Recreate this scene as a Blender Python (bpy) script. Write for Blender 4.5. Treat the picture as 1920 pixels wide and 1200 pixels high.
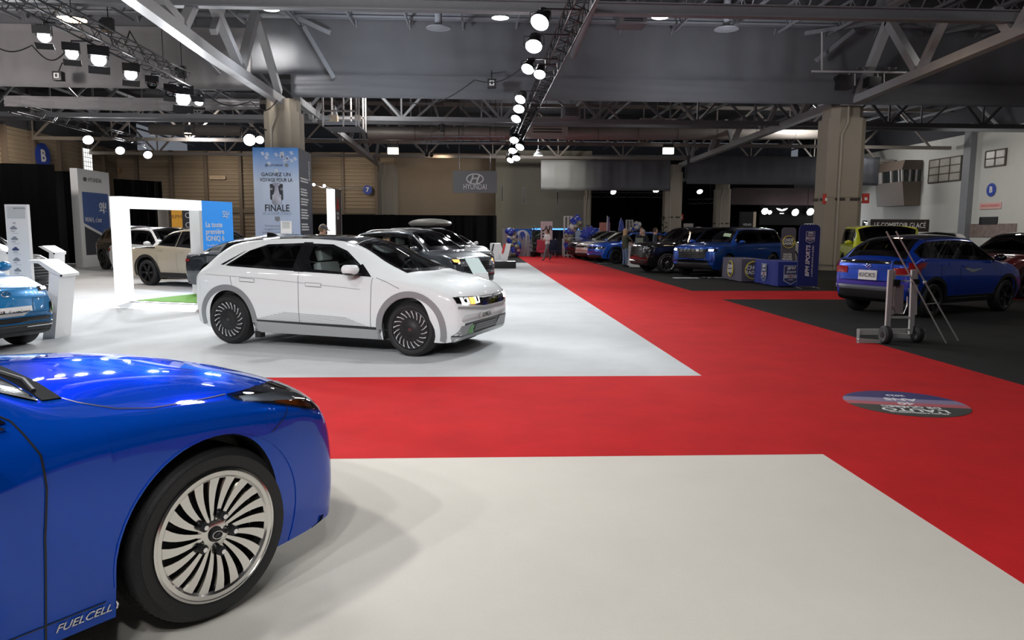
import bpy, bmesh, math, random
from mathutils import Vector, Matrix
from mathutils.bvhtree import BVHTree
for _o in list(bpy.data.objects): bpy.data.objects.remove(_o, do_unlink=True)
S = bpy.context.scene
COL = S.collection
PI = math.pi
random.seed(7)

# ---------------------------------------------------------------- camera
H = 1.68; F = 1400.0
YAW, PITCH, ROLL = math.radians(2.8), math.radians(6.9), math.radians(0.3)
_f = Vector((math.sin(YAW)*math.cos(PITCH), math.cos(YAW)*math.cos(PITCH), -math.sin(PITCH)))
_r = Vector((math.cos(YAW), -math.sin(YAW), 0)); _u = _r.cross(_f)
CR = _r*math.cos(ROLL)+_u*math.sin(ROLL); CU = -_r*math.sin(ROLL)+_u*math.cos(ROLL); CF = _f
CAM0 = Vector((0, 0, H))
cd = bpy.data.cameras.new('camera'); cam = bpy.data.objects.new('camera', cd); COL.objects.link(cam)
cam.matrix_world = Matrix(((CR.x, CU.x, -CF.x, 0), (CR.y, CU.y, -CF.y, 0), (CR.z, CU.z, -CF.z, H), (0, 0, 0, 1)))
cd.sensor_width = 36; cd.lens = 36*F/1920; cd.clip_start = 0.05; cd.clip_end = 400
S.camera = cam
S.view_settings.view_transform = 'Standard'; S.view_settings.look = 'None'
S.view_settings.gamma = 1; S.view_settings.exposure = 0.78; S.view_settings.use_curve_mapping = False

def ray(x, y): return CF+CR*((x-960)/F)+CU*((600-y)/F)
def gp(x, y, z=0.0):            # point on the horizontal plane z seen at a pixel
    d = ray(x, y); return CAM0+d*((z-H)/d.z)
def atY(x, y, Y): d = ray(x, y); return CAM0+d*(Y/d.y)
def atX(x, y, X): d = ray(x, y); return CAM0+d*(X/d.x)

# ---------------------------------------------------------------- world and light
w = bpy.data.worlds.new('hall_air'); S.world = w; w.use_nodes = True
w.node_tree.nodes['Background'].inputs[0].default_value = (0.80, 0.86, 1.0, 1)
w.node_tree.nodes['Background'].inputs[1].default_value = 0.10
def lamp(kind, loc, energy, color=(1, 1, 1), aim=None, size=0.3, size_y=None, angle=70, blend=0.6, name=None):
    l = bpy.data.lights.new(name or kind.lower()+'_light', kind); l.energy = energy; l.color = color
    o = bpy.data.objects.new(name or kind.lower()+'_light', l); COL.objects.link(o); o.location = loc
    d = Vector(aim)-Vector(loc) if aim is not None else Vector((0, 0, -1))
    o.rotation_euler = d.to_track_quat('-Z', 'Y').to_euler()
    if kind == 'AREA':
        l.shape = 'RECTANGLE'; l.size = size; l.size_y = size_y or size
    elif kind == 'SPOT':
        l.spot_size = math.radians(angle); l.spot_blend = blend; l.shadow_soft_size = size
    else: l.shadow_soft_size = size
    return o

# ---------------------------------------------------------------- materials
def mat(name, col, rough=0.5, metal=0.0, coat=0.0, emit=0.0, ecol=None, spec=0.5, noise=0, nscale=20, bump=0, bscale=60, nmap=None):
    m = bpy.data.materials.get(name)
    if m: return m
    m = bpy.data.materials.new(name); m.use_nodes = True; nt = m.node_tree; b = nt.nodes['Principled BSDF']
    b.inputs['Base Color'].default_value = (*col, 1); b.inputs['Roughness'].default_value = rough
    b.inputs['Metallic'].default_value = metal; b.inputs['Coat Weight'].default_value = coat
    b.inputs['Coat Roughness'].default_value = 0.03; b.inputs['Specular IOR Level'].default_value = spec
    if emit:
        b.inputs['Emission Color'].default_value = (*(ecol or col), 1); b.inputs['Emission Strength'].default_value = emit
    tc = nt.nodes.new('ShaderNodeTexCoord') if (noise or bump) else None
    if noise:
        n = nt.nodes.new('ShaderNodeTexNoise'); n.inputs['Scale'].default_value = nscale; n.inputs['Detail'].default_value = 4
        r = nt.nodes.new('ShaderNodeMixRGB'); r.blend_type = 'MIX'
        r.inputs[1].default_value = (*[c*(1-noise) for c in col], 1); r.inputs[2].default_value = (*[min(1, c*(1+noise)) for c in col], 1)
        nt.links.new(tc.outputs['Object'], n.inputs['Vector']); nt.links.new(n.outputs['Fac'], r.inputs[0]); nt.links.new(r.outputs[0], b.inputs['Base Color'])
    if bump:
        n2 = nt.nodes.new('ShaderNodeTexNoise'); n2.inputs['Scale'].default_value = bscale; n2.inputs['Detail'].default_value = 3
        bp = nt.nodes.new('ShaderNodeBump'); bp.inputs['Strength'].default_value = bump; bp.inputs['Distance'].default_value = 0.01
        nt.links.new(tc.outputs['Object'], n2.inputs['Vector']); nt.links.new(n2.outputs['Fac'], bp.inputs['Height']); nt.links.new(bp.outputs[0], b.inputs['Normal'])
    return m
def paint(name, col, metal=0.0, rough=0.35): return mat(name, col, rough, metal, coat=1.0)
def glassmat(name, tint, op=0.0):
    m = bpy.data.materials.get(name)
    if m: return m
    m = bpy.data.materials.new(name); m.use_nodes = True; nt = m.node_tree; nt.nodes.clear()
    o = nt.nodes.new('ShaderNodeOutputMaterial'); t = nt.nodes.new('ShaderNodeBsdfTransparent'); t.inputs[0].default_value = (*tint, 1)
    g = nt.nodes.new('ShaderNodeBsdfGlossy'); g.inputs['Roughness'].default_value = 0.02
    f = nt.nodes.new('ShaderNodeFresnel'); f.inputs[0].default_value = 1.5; mx = nt.nodes.new('ShaderNodeMixShader')
    nt.links.new(f.outputs[0], mx.inputs[0]); nt.links.new(t.outputs[0], mx.inputs[1]); nt.links.new(g.outputs[0], mx.inputs[2]); nt.links.new(mx.outputs[0], o.inputs[0])
    return m
M_BLACK = mat('black_plastic', (0.012, 0.012, 0.013), 0.45)
M_GLOSSB = mat('gloss_black', (0.006, 0.006, 0.007), 0.08, coat=1)
M_RUB = mat('tyre_rubber', (0.014, 0.014, 0.015), 0.62, bump=0.2, bscale=90)
M_CHR = mat('chrome', (0.75, 0.75, 0.76), 0.12, 1.0)
M_ALU = mat('aluminium', (0.62, 0.63, 0.65), 0.32, 1.0)
M_DKMET = mat('dark_metal', (0.03, 0.03, 0.033), 0.35, 0.7)
M_WHITE = mat('white_gloss', (0.82, 0.83, 0.84), 0.4)
M_GLASS = glassmat('clear_window_glass', (0.78, 0.85, 0.83))
M_TINT = glassmat('tinted_window_glass', (0.04, 0.045, 0.05))
M_LAMPG = glassmat('lamp_lens_glass', (0.85, 0.88, 0.9))
M_INT = mat('car_interior_trim', (0.05, 0.052, 0.055), 0.7)
M_SEAT = mat('grey_seat_leather', (0.42, 0.42, 0.41), 0.5)
M_SEATD = mat('dark_seat_leather', (0.03, 0.03, 0.032), 0.5)
M_RED = mat('red_lamp_lens', (0.35, 0.01, 0.015), 0.1, coat=1)
M_AMB = mat('amber_lamp_lens', (0.9, 0.25, 0.03), 0.15, coat=1)
M_PLATE = mat('white_plate', (0.80, 0.80, 0.78), 0.4)
M_INK = mat('dark_print', (0.02, 0.02, 0.022), 0.5)
M_STEEL = mat('grey_painted_steel', (0.22, 0.23, 0.25), 0.55, 0.0, noise=0.12, nscale=3)

# ---------------------------------------------------------------- mesh helpers
def new_obj(name, me, parent=None):
    o = bpy.data.objects.new(name, me); COL.objects.link(o)
    if parent is not None: o.parent = parent
    return o
def smooth(bm, ang=35):
    a = math.radians(ang)
    for f in bm.faces: f.smooth = True
    for e in bm.edges:
        if len(e.link_faces) == 2 and e.calc_face_angle(0) > a: e.smooth = False
def obj(name, bm, m, parent=None, sm=35, recalc=True):
    if recalc: bmesh.ops.recalc_face_normals(bm, faces=bm.faces)
    if sm: smooth(bm, sm)
    me = bpy.data.meshes.new(name); bm.to_mesh(me); bm.free()
    for x in (m if isinstance(m, (list, tuple)) else [m]): me.materials.append(x)
    return new_obj(name, me, parent)
def tag(o, label=None, cat=None, group=None, kind=None):
    if label: o['label'] = label
    if cat: o['category'] = cat
    if group: o['group'] = group
    if kind: o['kind'] = kind
    return o
def struct(name, bm, m, parent=None, sm=35):
    o = obj(name, bm, m, parent, sm)
    if parent is None: o['kind'] = 'structure'
    return o
def thing(name, label, cat, loc=(0, 0, 0), rz=0, group=None, scale=1):
    o = bpy.data.objects.new(name, None); COL.objects.link(o); o.empty_display_size = 0.2
    o.location = loc; o.rotation_euler = (0, 0, rz); o.scale = (scale,)*3
    return tag(o, label, cat, group)
def copy_tree(o, parent=None):
    c = o.copy(); COL.objects.link(c)
    if parent is not None: c.parent = parent
    for ch in list(o.children): copy_tree(ch, c)
    return c
def B(): return bmesh.new()
def box(bm, c, s, rz=0, M=None, bev=0):
    """box centred at c with full sizes s"""
    r = bmesh.ops.create_cube(bm, size=1.0)
    T = Matrix.Translation(c) @ Matrix.Rotation(rz, 4, 'Z') @ Matrix.Diagonal((*s, 1))
    if M: T = M @ T
    bmesh.ops.transform(bm, matrix=T, verts=r['verts'])
    if bev:
        es = list({e for v in r['verts'] for e in v.link_edges})
        bmesh.ops.bevel(bm, geom=es, offset=bev, segments=2, affect='EDGES', profile=0.7)
    return bm
def bar(bm, a, b, w, h=None, up=(0, 0, 1)):
    """rectangular bar from a to b"""
    a, b = Vector(a), Vector(b); h = h or w; d = (b-a); L = d.length
    if L < 1e-6: return bm
    d.normalize(); u = Vector(up)
    if abs(d.dot(u)) > 0.99: u = Vector((1, 0, 0))
    s = d.cross(u).normalized(); u = s.cross(d)
    vs = [bm.verts.new(p+s*i*w/2+u*j*h/2) for p in (a, b) for i, j in ((-1, -1), (1, -1), (1, 1), (-1, 1))]
    for q in ((0, 1, 2, 3), (7, 6, 5, 4), (0, 4, 5, 1), (1, 5, 6, 2), (2, 6, 7, 3), (3, 7, 4, 0)): bm.faces.new([vs[i] for i in q])
    return bm
def tube(bm, pts, r, n=8, cap=True, closed=False):
    pts = [Vector(p) for p in pts]; rr = r if isinstance(r, (list, tuple)) else [r]*len(pts)
    rings = []; ref = None; N = len(pts)
    for i, p in enumerate(pts):
        if closed: d = (pts[(i+1) % N]-pts[i-1])
        else: d = (pts[min(i+1, N-1)]-pts[max(i-1, 0)])
        d.normalize()
        if ref is None:
            ref = Vector((0, 0, 1)) if abs(d.z) < 0.9 else Vector((1, 0, 0))
        s = d.cross(ref).normalized(); ref = s.cross(d).normalized()
        rings.append([bm.verts.new(p+(s*math.cos(2*PI*k/n)+ref*math.sin(2*PI*k/n))*rr[i]) for k in range(n)])
    for i in range(N if closed else N-1):
        A, C = rings[i], rings[(i+1) % N]
        for k in range(n): bm.faces.new((A[k], A[(k+1) % n], C[(k+1) % n], C[k]))
    if cap and not closed:
        bm.faces.new(rings[0][::-1]); bm.faces.new(rings[-1])
    return bm
def cyl(bm, c, r, h, axis='z', n=24, r2=None):
    """cylinder centred at c"""
    c = Vector(c); A = {'x': Vector((1, 0, 0)), 'y': Vector((0, 1, 0)), 'z': Vector((0, 0, 1))}[axis] if isinstance(axis, str) else Vector(axis).normalized()
    tube(bm, [c-A*h/2, c+A*h/2], [r, r if r2 is None else r2], n); return bm
def lathe(bm, prof, n=32, M=None, closed=False, a0=0, a1=2*PI):
    """revolve (radius, height) profile round z"""
    full = abs(a1-a0-2*PI) < 1e-6; cols = []
    for k in range(n if full else n+1):
        a = a0+(a1-a0)*k/n; ca, sa = math.cos(a), math.sin(a)
        cols.append([bm.verts.new((M @ Vector((r*ca, r*sa, z))) if M else (r*ca, r*sa, z)) for r, z in prof])
    m = len(prof)
    for k in range(n):
        A, C = cols[k], cols[(k+1) % len(cols)]
        for j in range(m if closed else m-1): 
            q = (A[j], C[j], C[(j+1) % m], A[(j+1) % m])
            bm.faces.new(q)
    return bm
def ball(bm, c, r, s=(1, 1, 1), seg=16, rings=10):
    q = bmesh.ops.create_uvsphere(bm, u_segments=seg, v_segments=rings, radius=r)
    bmesh.ops.transform(bm, matrix=Matrix.Translation(c) @ Matrix.Diagonal((*s, 1)), verts=q['verts']); return bm
def prism(bm, pts, vec):
    """extrude a planar polygon (3-D points) by vec"""
    vec = Vector(vec); a = [bm.verts.new(p) for p in pts]; b = [bm.verts.new(Vector(p)+vec) for p in pts]
    n = len(pts); bm.faces.new(a[::-1]); bm.faces.new(b)
    for i in range(n): bm.faces.new((a[i], a[(i+1) % n], b[(i+1) % n], b[i]))
    return bm
def setmat(bm, f0, i):
    for k, f in enumerate(bm.faces):
        if k >= f0: f.material_index = i
_font = {}
def text_mesh(s, size=1.0, ext=0.0, bold=0.0, align='CENTER', shear=0.0, width=None, sx=1.0):
    """text as plain geometry in the xy plane (x right, y up), centred"""
    cu = bpy.data.curves.new('t', 'FONT'); cu.body = s; cu.size = size; cu.extrude = ext; cu.offset = bold*size
    cu.align_x = align; cu.align_y = 'CENTER'; cu.shear = shear; cu.resolution_u = 3; cu.space_line = 0.95
    o = bpy.data.objects.new('t', cu); COL.objects.link(o)
    bpy.context.view_layer.update(); dg = bpy.context.evaluated_depsgraph_get()
    me = bpy.data.meshes.new_from_object(o.evaluated_get(dg)); bpy.data.objects.remove(o, do_unlink=True)
    bm = bmesh.new(); bm.from_mesh(me); bpy.data.meshes.remove(me)
    if len(bm.verts):
        xs = [v.co.x for v in bm.verts]
        if width: sx = width/max(1e-6, (max(xs)-min(xs)))
        for v in bm.verts: v.co.x *= sx
    return bm
def text(s, name, M, m, parent, size=1.0, ext=0.002, **k):
    """M maps text xy plane to parent space"""
    bm = text_mesh(s, size, ext, **k)
    for v in bm.verts: v.co = M @ v.co
    return obj(name, bm, m, parent, sm=0, recalc=False)
def frameM(o, x, y):
    """matrix with origin o, x axis x, y axis y"""
    x = Vector(x).normalized(); y = Vector(y).normalized(); z = x.cross(y)
    return Matrix(((x.x, y.x, z.x, o[0]), (x.y, y.y, z.y, o[1]), (x.z, y.z, z.z, o[2]), (0, 0, 0, 1)))
# ---------------------------------------------------------------- car generator
def pchip(xs, ys):
    n = len(xs); h = [xs[i+1]-xs[i] for i in range(n-1)]; d = [(ys[i+1]-ys[i])/h[i] for i in range(n-1)]
    m = [0]*n; m[0] = d[0]; m[-1] = d[-1]
    for i in range(1, n-1):
        if d[i-1]*d[i] <= 0: m[i] = 0
        else:
            w1 = 2*h[i]+h[i-1]; w2 = h[i]+2*h[i-1]; m[i] = (w1+w2)/(w1/d[i-1]+w2/d[i])
    def f(x):
        if x <= xs[0]: return ys[0]
        if x >= xs[-1]: return ys[-1]
        i = 0
        while x > xs[i+1]: i += 1
        t = (x-xs[i])/h[i]; t2 = t*t; t3 = t2*t
        return (2*t3-3*t2+1)*ys[i]+(t3-2*t2+t)*h[i]*m[i]+(-2*t3+3*t2)*ys[i+1]+(t3-t2)*h[i]*m[i+1]
    return f
def trimpoly(P, trims, nseg, narc):
    """polyline with rounded corners, fixed sample counts"""
    out = []; n = len(P); cur = P[0]
    for i in range(n-1):
        a = cur; b = P[i+1]
        if i+1 < n-1:
            t = min(trims[i], 0.48*(P[i+1]-P[i]).length, 0.48*(P[i+2]-P[i+1]).length)
            e = b+(P[i]-b).normalized()*t if (P[i]-b).length > 1e-6 else b
        else: e = b; t = 0
        for k in range(nseg[i]): out.append(a+(e-a)*(k/nseg[i]))
        if i+1 < n-1:
            s = b+(P[i+2]-b).normalized()*t if (P[i+2]-b).length > 1e-6 else b
            for k in range(narc): 
                q = k/narc; out.append(e*(1-q)**2+b*2*q*(1-q)+s*q*q)
            cur = s
    out.append(P[-1]); return out
class Car:
    def __init__(c, name, label, loc, rz, scale, sp, m_body, cat='car', res=0.07):
        c.root = thing(name, label, cat, loc, rz, None, scale); c.sp = sp; c.mb = m_body; c.res = res
        c.holes = []; c.shell()
    def shell(c):
        sp = c.sp; st = sp['st']; xs = [s[0] for s in st]
        fn = [pchip(xs, [s[j] for s in st]) for j in range(1, 7)]
        zbF, wsF, zsF, wrF, zrF, ztF = fn; c.fn = fn
        X = set(round(x, 4) for x in xs); x0, x1 = xs[0], xs[-1]
        n = int((x1-x0)/c.res)
        for i in range(n+1): X.add(round(x0+(x1-x0)*i/n, 4))
        for xa, xb in ((x0, xs[3]), (xs[-4], x1)):
            for i in range(9): X.add(round(xa+(xb-xa)*i/8, 4))
        Ra = sp['ra']; zw = sp['rt']; 
        for xw in sp['xw']:
            for i in range(25):
                X.add(round(xw-Ra*math.cos(PI*i/24), 4))
            for s in (-1, 1): X.add(round(xw+s*(Ra+0.0015), 4)); X.add(round(xw+s*(Ra-0.0015), 4))
        X = sorted(X); X2 = [X[0]]
        for x in X[1:]:
            if x-X2[-1] > 0.0012: X2.append(x)
        X = X2; bm = B(); rows = []
        tuck = sp.get('tuck', 0.08); tumb = sp.get('belly', 0.45); rS = sp.get('rS', 0.05); rR = sp.get('rR', 0.07)
        nl = 14; fw, rw = sp.get('warp', (0.2, 0.12)); Wm = sp['W']/2
        flat = sp.get('flat', 2.0)
        for x in X:
            zb, ws, zs, wr, zr, zt = [f(x) for f in fn]
            zm = zb+(zs-zb)*tumb; tk = min(tuck, ws*0.5)
            Bp = Vector((ws-tk, zb)); Mp = Vector((ws+sp.get('bulge', 0.012), zm)); Sp = Vector((ws, zs)); Rp = Vector((wr, zr)); Tp = Vector((0, zt))
            Q1 = Vector((wr*0.55, zr+(zt-zr)*(1-0.55**flat)))
            Q2 = Vector((wr*0.8, zr+(zt-zr)*(1-0.8**flat)))
            P = [Bp, Mp, Sp, Rp, Q2, Q1, Tp]
            pl = trimpoly(P, [0.15, rS, rR, 0.1, 0.15], [3, 4, 5, 2, 2, 3], 3)
            # lower part = indices up to the end of the Sp arc
            iS = 3+3+4+3
            low, up = pl[:iS+1], pl[iS+1:]
            za = None
            for xw in sp['xw']:
                dx = abs(x-xw)
                if dx < Ra: za = zw+math.sqrt(max(0, Ra*Ra-dx*dx))*sp.get('ay', 1.0)
            if za is not None and za > low[0].y and za < low[-1].y-0.01:
                k = 0
                while low[k+1].y < za: k += 1
                t = (za-low[k].y)/(low[k+1].y-low[k].y); s0 = low[k]+(low[k+1]-low[k])*t
                rest = [s0]+low[k+1:]
                L = [0]
                for a, b in zip(rest, rest[1:]): L.append(L[-1]+(b-a).length)
                low2 = []
                for i in range(len(low)):
                    s = L[-1]*i/(len(low)-1); j = 0
                    while j < len(L)-2 and L[j+1] < s: j += 1
                    q = (s-L[j])/max(1e-9, (L[j+1]-L[j])); low2.append(rest[j]+(rest[j+1]-rest[j])*q)
                low = low2
            sec = low+up
            row = []
            def wx(y):
                a = (abs(y)/Wm)**2.6; tf = max(0, min(1, (x-(x1-0.9))/0.9)); tr = max(0, min(1, ((x0+0.8)-x)/0.8))
                return x-fw*a*tf*tf*(3-2*tf)+rw*a*tr*tr*(3-2*tr)
            row = [bm.verts.new((wx(p.x), p.x, p.y)) for p in sec]+[bm.verts.new((wx(p.x), -p.x, p.y)) for p in sec[-2::-1]]
            rows.append(row)
        mcount = len(rows[0])
        for A, C in zip(rows, rows[1:]):
            for k in range(mcount-1):
                bm.faces.new((A[k], C[k], C[k+1], A[k+1]))
            f = bm.faces.new((A[mcount-1], C[mcount-1], C[0], A[0])); f.material_index = 1
        for R_ in (rows[0], rows[-1]):
            half = (mcount-1)//2
            for k in range(half): 
                if k+1 <= mcount-2-k:
                    vs = [R_[k], R_[k+1], R_[mcount-2-k], R_[mcount-1-k]]
                    vs = list(dict.fromkeys(vs))
                    if len(vs) > 2: bm.faces.new(vs)
        bmesh.ops.recalc_face_normals(bm, faces=bm.faces)
        c.bm = bm; c.bvh = BVHTree.FromBMesh(bm)
    def hit(c, a, b, ax, sgn=1):
        if ax == 'y': o = Vector((a, sgn*3, b)); d = Vector((0, -sgn, 0))
        elif ax == 'x': o = Vector((sgn*6, a, b)); d = Vector((-sgn, 0, 0))
        else: o = Vector((a, b, 4)); d = Vector((0, 0, -1))
        return c.bvh.ray_cast(o, d)
    def surf(c, a, b, ax, sgn, off):
        p, n, i, dd = c.hit(a, b, ax, sgn)
        if p is None:
            q = {'y': Vector((a, sgn*0.6, b)), 'x': Vector((sgn*2.2, a, b)), 'z': Vector((a, b, 1))}[ax]
            p, n, i, dd = c.bvh.find_nearest(q)
        return p+n*off, n
    def patch(c, name, e0, e1, ax, sgn, m, off=0.006, nu=12, nv=6, parent=None, hole=False, th=0.012, frame=None, frame_m=None, fw=0.035):
        """surface patch between two edge polylines in the projection plane"""
        def samp(e, t):
            L = [0]
            for p, q in zip(e, e[1:]): L.append(L[-1]+math.hypot(q[0]-p[0], q[1]-p[1]))
            s = t*L[-1]; j = 0
            while j < len(L)-2 and L[j+1] < s: j += 1
            k = (s-L[j])/max(1e-9, L[j+1]-L[j]); return (e[j][0]+(e[j+1][0]-e[j][0])*k, e[j][1]+(e[j+1][1]-e[j][1])*k)
        G = [[None]*(nv+1) for _ in range(nu+1)]
        for i in range(nu+1):
            p, q = samp(e0, i/nu), samp(e1, i/nu)
            for j in range(nv+1): G[i][j] = (p[0]+(q[0]-p[0])*j/nv, p[1]+(q[1]-p[1])*j/nv)
        if hole: c.holes.append((e0+e1[::-1], ax, sgn))
        bm = B(); V = [[None]*(nv+1) for _ in range(nu+1)]; Nn = {}
        for i in range(nu+1):
            for j in range(nv+1):
                p, n = c.surf(*G[i][j], ax, sgn, off); V[i][j] = bm.verts.new(p); Nn[(i, j)] = n
        fr = frame
        for i in range(nu):
            for j in range(nv):
                f = bm.faces.new((V[i][j], V[i+1][j], V[i+1][j+1], V[i][j+1]))
                if fr and (i < fr or i >= nu-fr or j < 1 or j >= nv-1): f.material_index = 1
        # skirt
        ring = [(i, 0) for i in range(nu+1)]+[(nu, j) for j in range(1, nv+1)]+[(i, nv) for i in range(nu-1, -1, -1)]+[(0, j) for j in range(nv-1, 0, -1)]
        if not hole:
            low = [bm.verts.new(V[i][j].co-Nn[(i, j)]*(off+th)) for i, j in ring]
            for k in range(len(ring)):
                i, j = ring[k]; i2, j2 = ring[(k+1) % len(ring)]; k2 = (k+1) % len(ring)
                bm.faces.new((V[i][j], low[k], low[k2], V[i2][j2]))
        bmesh.ops.recalc_face_normals(bm, faces=bm.faces)
        # make the normals point outwards
        f0 = bm.faces[:][0] if False else None
        bm.faces.ensure_lookup_table()
        if bm.faces[nu*nv//2].normal.dot(Nn[(nu//2, nv//2)]) < 0: bmesh.ops.reverse_faces(bm, faces=bm.faces)
        return obj(name, bm, [m, frame_m or M_GLOSSB], parent or c.root, recalc=False)
    def line(c, name, pts, ax, sgn, wdt=0.006, m=None, off=0.003, parent=None, step=0.04):
        """thin raised or printed strip following the body"""
        P = []
        for a, b in zip(pts, pts[1:]):
            n = max(1, int(math.hypot(b[0]-a[0], b[1]-a[1])/step))
            for k in range(n): P.append((a[0]+(b[0]-a[0])*k/n, a[1]+(b[1]-a[1])*k/n))
        P.append(pts[-1]); bm = B(); prev = None; Q = [c.surf(*p, ax, sgn, off) for p in P]
        for i, (p, n) in enumerate(Q):
            d = (Q[min(i+1, len(Q)-1)][0]-Q[max(0, i-1)][0])
            if d.length < 1e-6: continue
            s = d.normalized().cross(n).normalized()*wdt/2
            a, b_ = bm.verts.new(p-s), bm.verts.new(p+s); 
            if prev: bm.faces.new((prev[0], a, b_, prev[1]))
            prev = (a, b_)
        bm.normal_update(); bm.faces.ensure_lookup_table()
        if len(bm.faces) and bm.faces[0].normal.dot(Q[0][1]) < 0: bmesh.ops.reverse_faces(bm, faces=bm.faces)
        return obj(name, bm, m or M_BLACK, parent or c.root, recalc=False)
    def print_on(c, txt, y, z, h, sg, parent, off=.024, width=None):
        bm = text_mesh(txt, h, .001, width=width)
        for v in bm.verts:
            d = .002 if v.co.z > 0 else 0; yy = y+v.co.x*sg; zz = z+v.co.y
            p, n = c.surf(yy, zz, 'x', sg, 0); v.co = Vector((p.x+sg*(off+d), yy, zz))
        return obj('plate_lettering', bm, M_INK, parent, sm=0)
    def arch(c, idx, sgn, w_, m, off=0.012, a0=-18, a1=198, name='wheel_arch_trim', drop=True):
        xw = c.sp['xw'][idx]; Ra = c.sp['ra']; zw = c.sp['rt']; ay = c.sp.get('ay', 1)
        e0, e1 = [], []
        for k in range(29):
            a = math.radians(a0+(a1-a0)*k/28); ca, sa = math.cos(a), math.sin(a)
            e0.append((xw+(Ra+0.004)*ca, zw+(Ra+0.004)*sa*ay)); e1.append((xw+(Ra+w_)*ca, zw+(Ra+w_)*sa*ay))
        return c.patch(name, e0, e1, 'y', sgn, m, off, 28, 2, th=0.03)
    def finish(c, interior=True, seat=None, seats=True):
        # cut window openings
        def inside(p, poly):
            r = False; n = len(poly); j = n-1
            for i in range(n):
                xi, yi = poly[i]; xj, yj = poly[j]
                if (yi > p[1]) != (yj > p[1]) and p[0] < (xj-xi)*(p[1]-yi)/(yj-yi)+xi: r = not r
                j = i
            return r
        bm = c.bm; dead = []
        key = {'y': lambda v: (v.x, v.z), 'x': lambda v: (v.y, v.z), 'z': lambda v: (v.x, v.y)}
        def okn(f, ax, sgn): return f.normal.z > 0.1 if ax == 'z' else (f.normal.y if ax == 'y' else f.normal.x)*sgn > 0.25
        for poly, ax, sgn in c.holes:
            K = key[ax]; x0 = min(p[0] for p in poly); x1 = max(p[0] for p in poly); z0 = min(p[1] for p in poly); z1 = max(p[1] for p in poly)
            for a, b in zip(poly, poly[1:]+poly[:1]):
                if math.hypot(b[0]-a[0], b[1]-a[1]) < 1e-4: continue
                xa, xb = sorted((a[0], b[0])); za, zb = sorted((a[1], b[1]))
                fs = []
                for f in bm.faces:
                    if f.material_index == 1 or not okn(f, ax, sgn): continue
                    q = [K(v.co) for v in f.verts]
                    if max(p[0] for p in q) < xa-.02 or min(p[0] for p in q) > xb+.02 or max(p[1] for p in q) < za-.02 or min(p[1] for p in q) > zb+.02: continue
                    fs.append(f)
                d = (b[0]-a[0], b[1]-a[1]); nn = (-d[1], d[0])
                no = {'y': Vector((nn[0], 0, nn[1])), 'x': Vector((0, nn[0], nn[1])), 'z': Vector((nn[0], nn[1], 0))}[ax]
                co = {'y': Vector((a[0], 0, a[1])), 'x': Vector((0, a[0], a[1])), 'z': Vector((a[0], a[1], 0))}[ax]
                g = list({e for f in fs for e in f.edges})+fs+list({v for f in fs for v in f.verts})
                bmesh.ops.bisect_plane(bm, geom=g, plane_co=co, plane_no=no, dist=1e-5)
        bm.normal_update()
        for f in bm.faces:
            if f.material_index == 1: continue
            ce = f.calc_center_median()
            for poly, ax, sgn in c.holes:
                if okn(f, ax, sgn) and inside(key[ax](ce), poly): dead.append(f); break
        bmesh.ops.delete(bm, geom=dead, context='FACES')
        if interior and c.holes:
            b2 = bm.copy(); b2.normal_update()
            vn = {v: v.normal.copy() for v in b2.verts}
            for v in b2.verts: v.co -= vn[v]*0.03
            bmesh.ops.reverse_faces(b2, faces=b2.faces)
            obj('interior_lining', b2, [M_INT, M_INT], c.root, recalc=False)
        body = obj('body', bm, [c.mb, M_BLACK], c.root, sm=40, recalc=False); c.body = body
        if interior and c.holes:
            b3 = B(); sp = c.sp; zc = sp.get('cowl', (1.2, 1.0)); 
            box(b3, (zc[0]-0.2, 0, zc[1]-0.16), (0.5, sp['W']*0.74, 0.22), bev=0.05)
            obj('dashboard', b3, M_INT, c.root)
            st = B(); hx = sp.get('steer', (zc[0]-0.55, 0.37, zc[1]-0.05))
            pts = [Vector((hx[0]+0.08*math.sin(a), hx[1]+0.18*math.cos(a), hx[2]+0.17*math.sin(a))) for a in [2*PI*k/20 for k in range(20)]]
            tube(st, pts, 0.015, 6, closed=True); obj('steering_wheel', st, M_BLACK, c.root)
            if seats:
                for (sx, sy) in sp.get('seats', ((0.15, 0.38), (0.15, -0.38), (-0.8, 0.38), (-0.8, -0.38))):
                    s = B(); zc_ = sp.get('seatz', 0.62)
                    box(s, (sx+0.1, sy, zc_), (0.5, 0.5, 0.16), bev=0.05)
                    Mx = Matrix.Translation((sx-0.2, sy, zc_+0.30)) @ Matrix.Rotation(math.radians(-14), 4, 'Y')
                    box(s, (0, 0, 0), (0.14, 0.48, 0.6), M=Mx, bev=0.05); box(s, (0.0, 0, 0.42), (0.11, 0.27, 0.2), M=Mx, bev=0.045)
                    obj('seat', s, seat or M_SEATD, c.root)
    def wheels(c, kind, m=None, tm=None, n=32, detail=True, only=None):
        sp = c.sp; first = None
        for i, xw in enumerate(sp['xw']):
            for sg in (-1, 1):
                y = sg*(sp['W']/2-sp.get('inset', 0.02))
                if first is None:
                    first = wheel(kind, sp['rt'], sp.get('tw', 0.235), sp.get('rim', 0.265), m or M_ALU, c.root, n, detail); o = first
                else: o = copy_tree(first, c.root)
                o.location = (xw, y, sp['rt']); o.rotation_euler = (0, 0, 0 if sg < 0 else PI)
                o.rotation_euler[1] = 0.2*i
        return first
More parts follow.
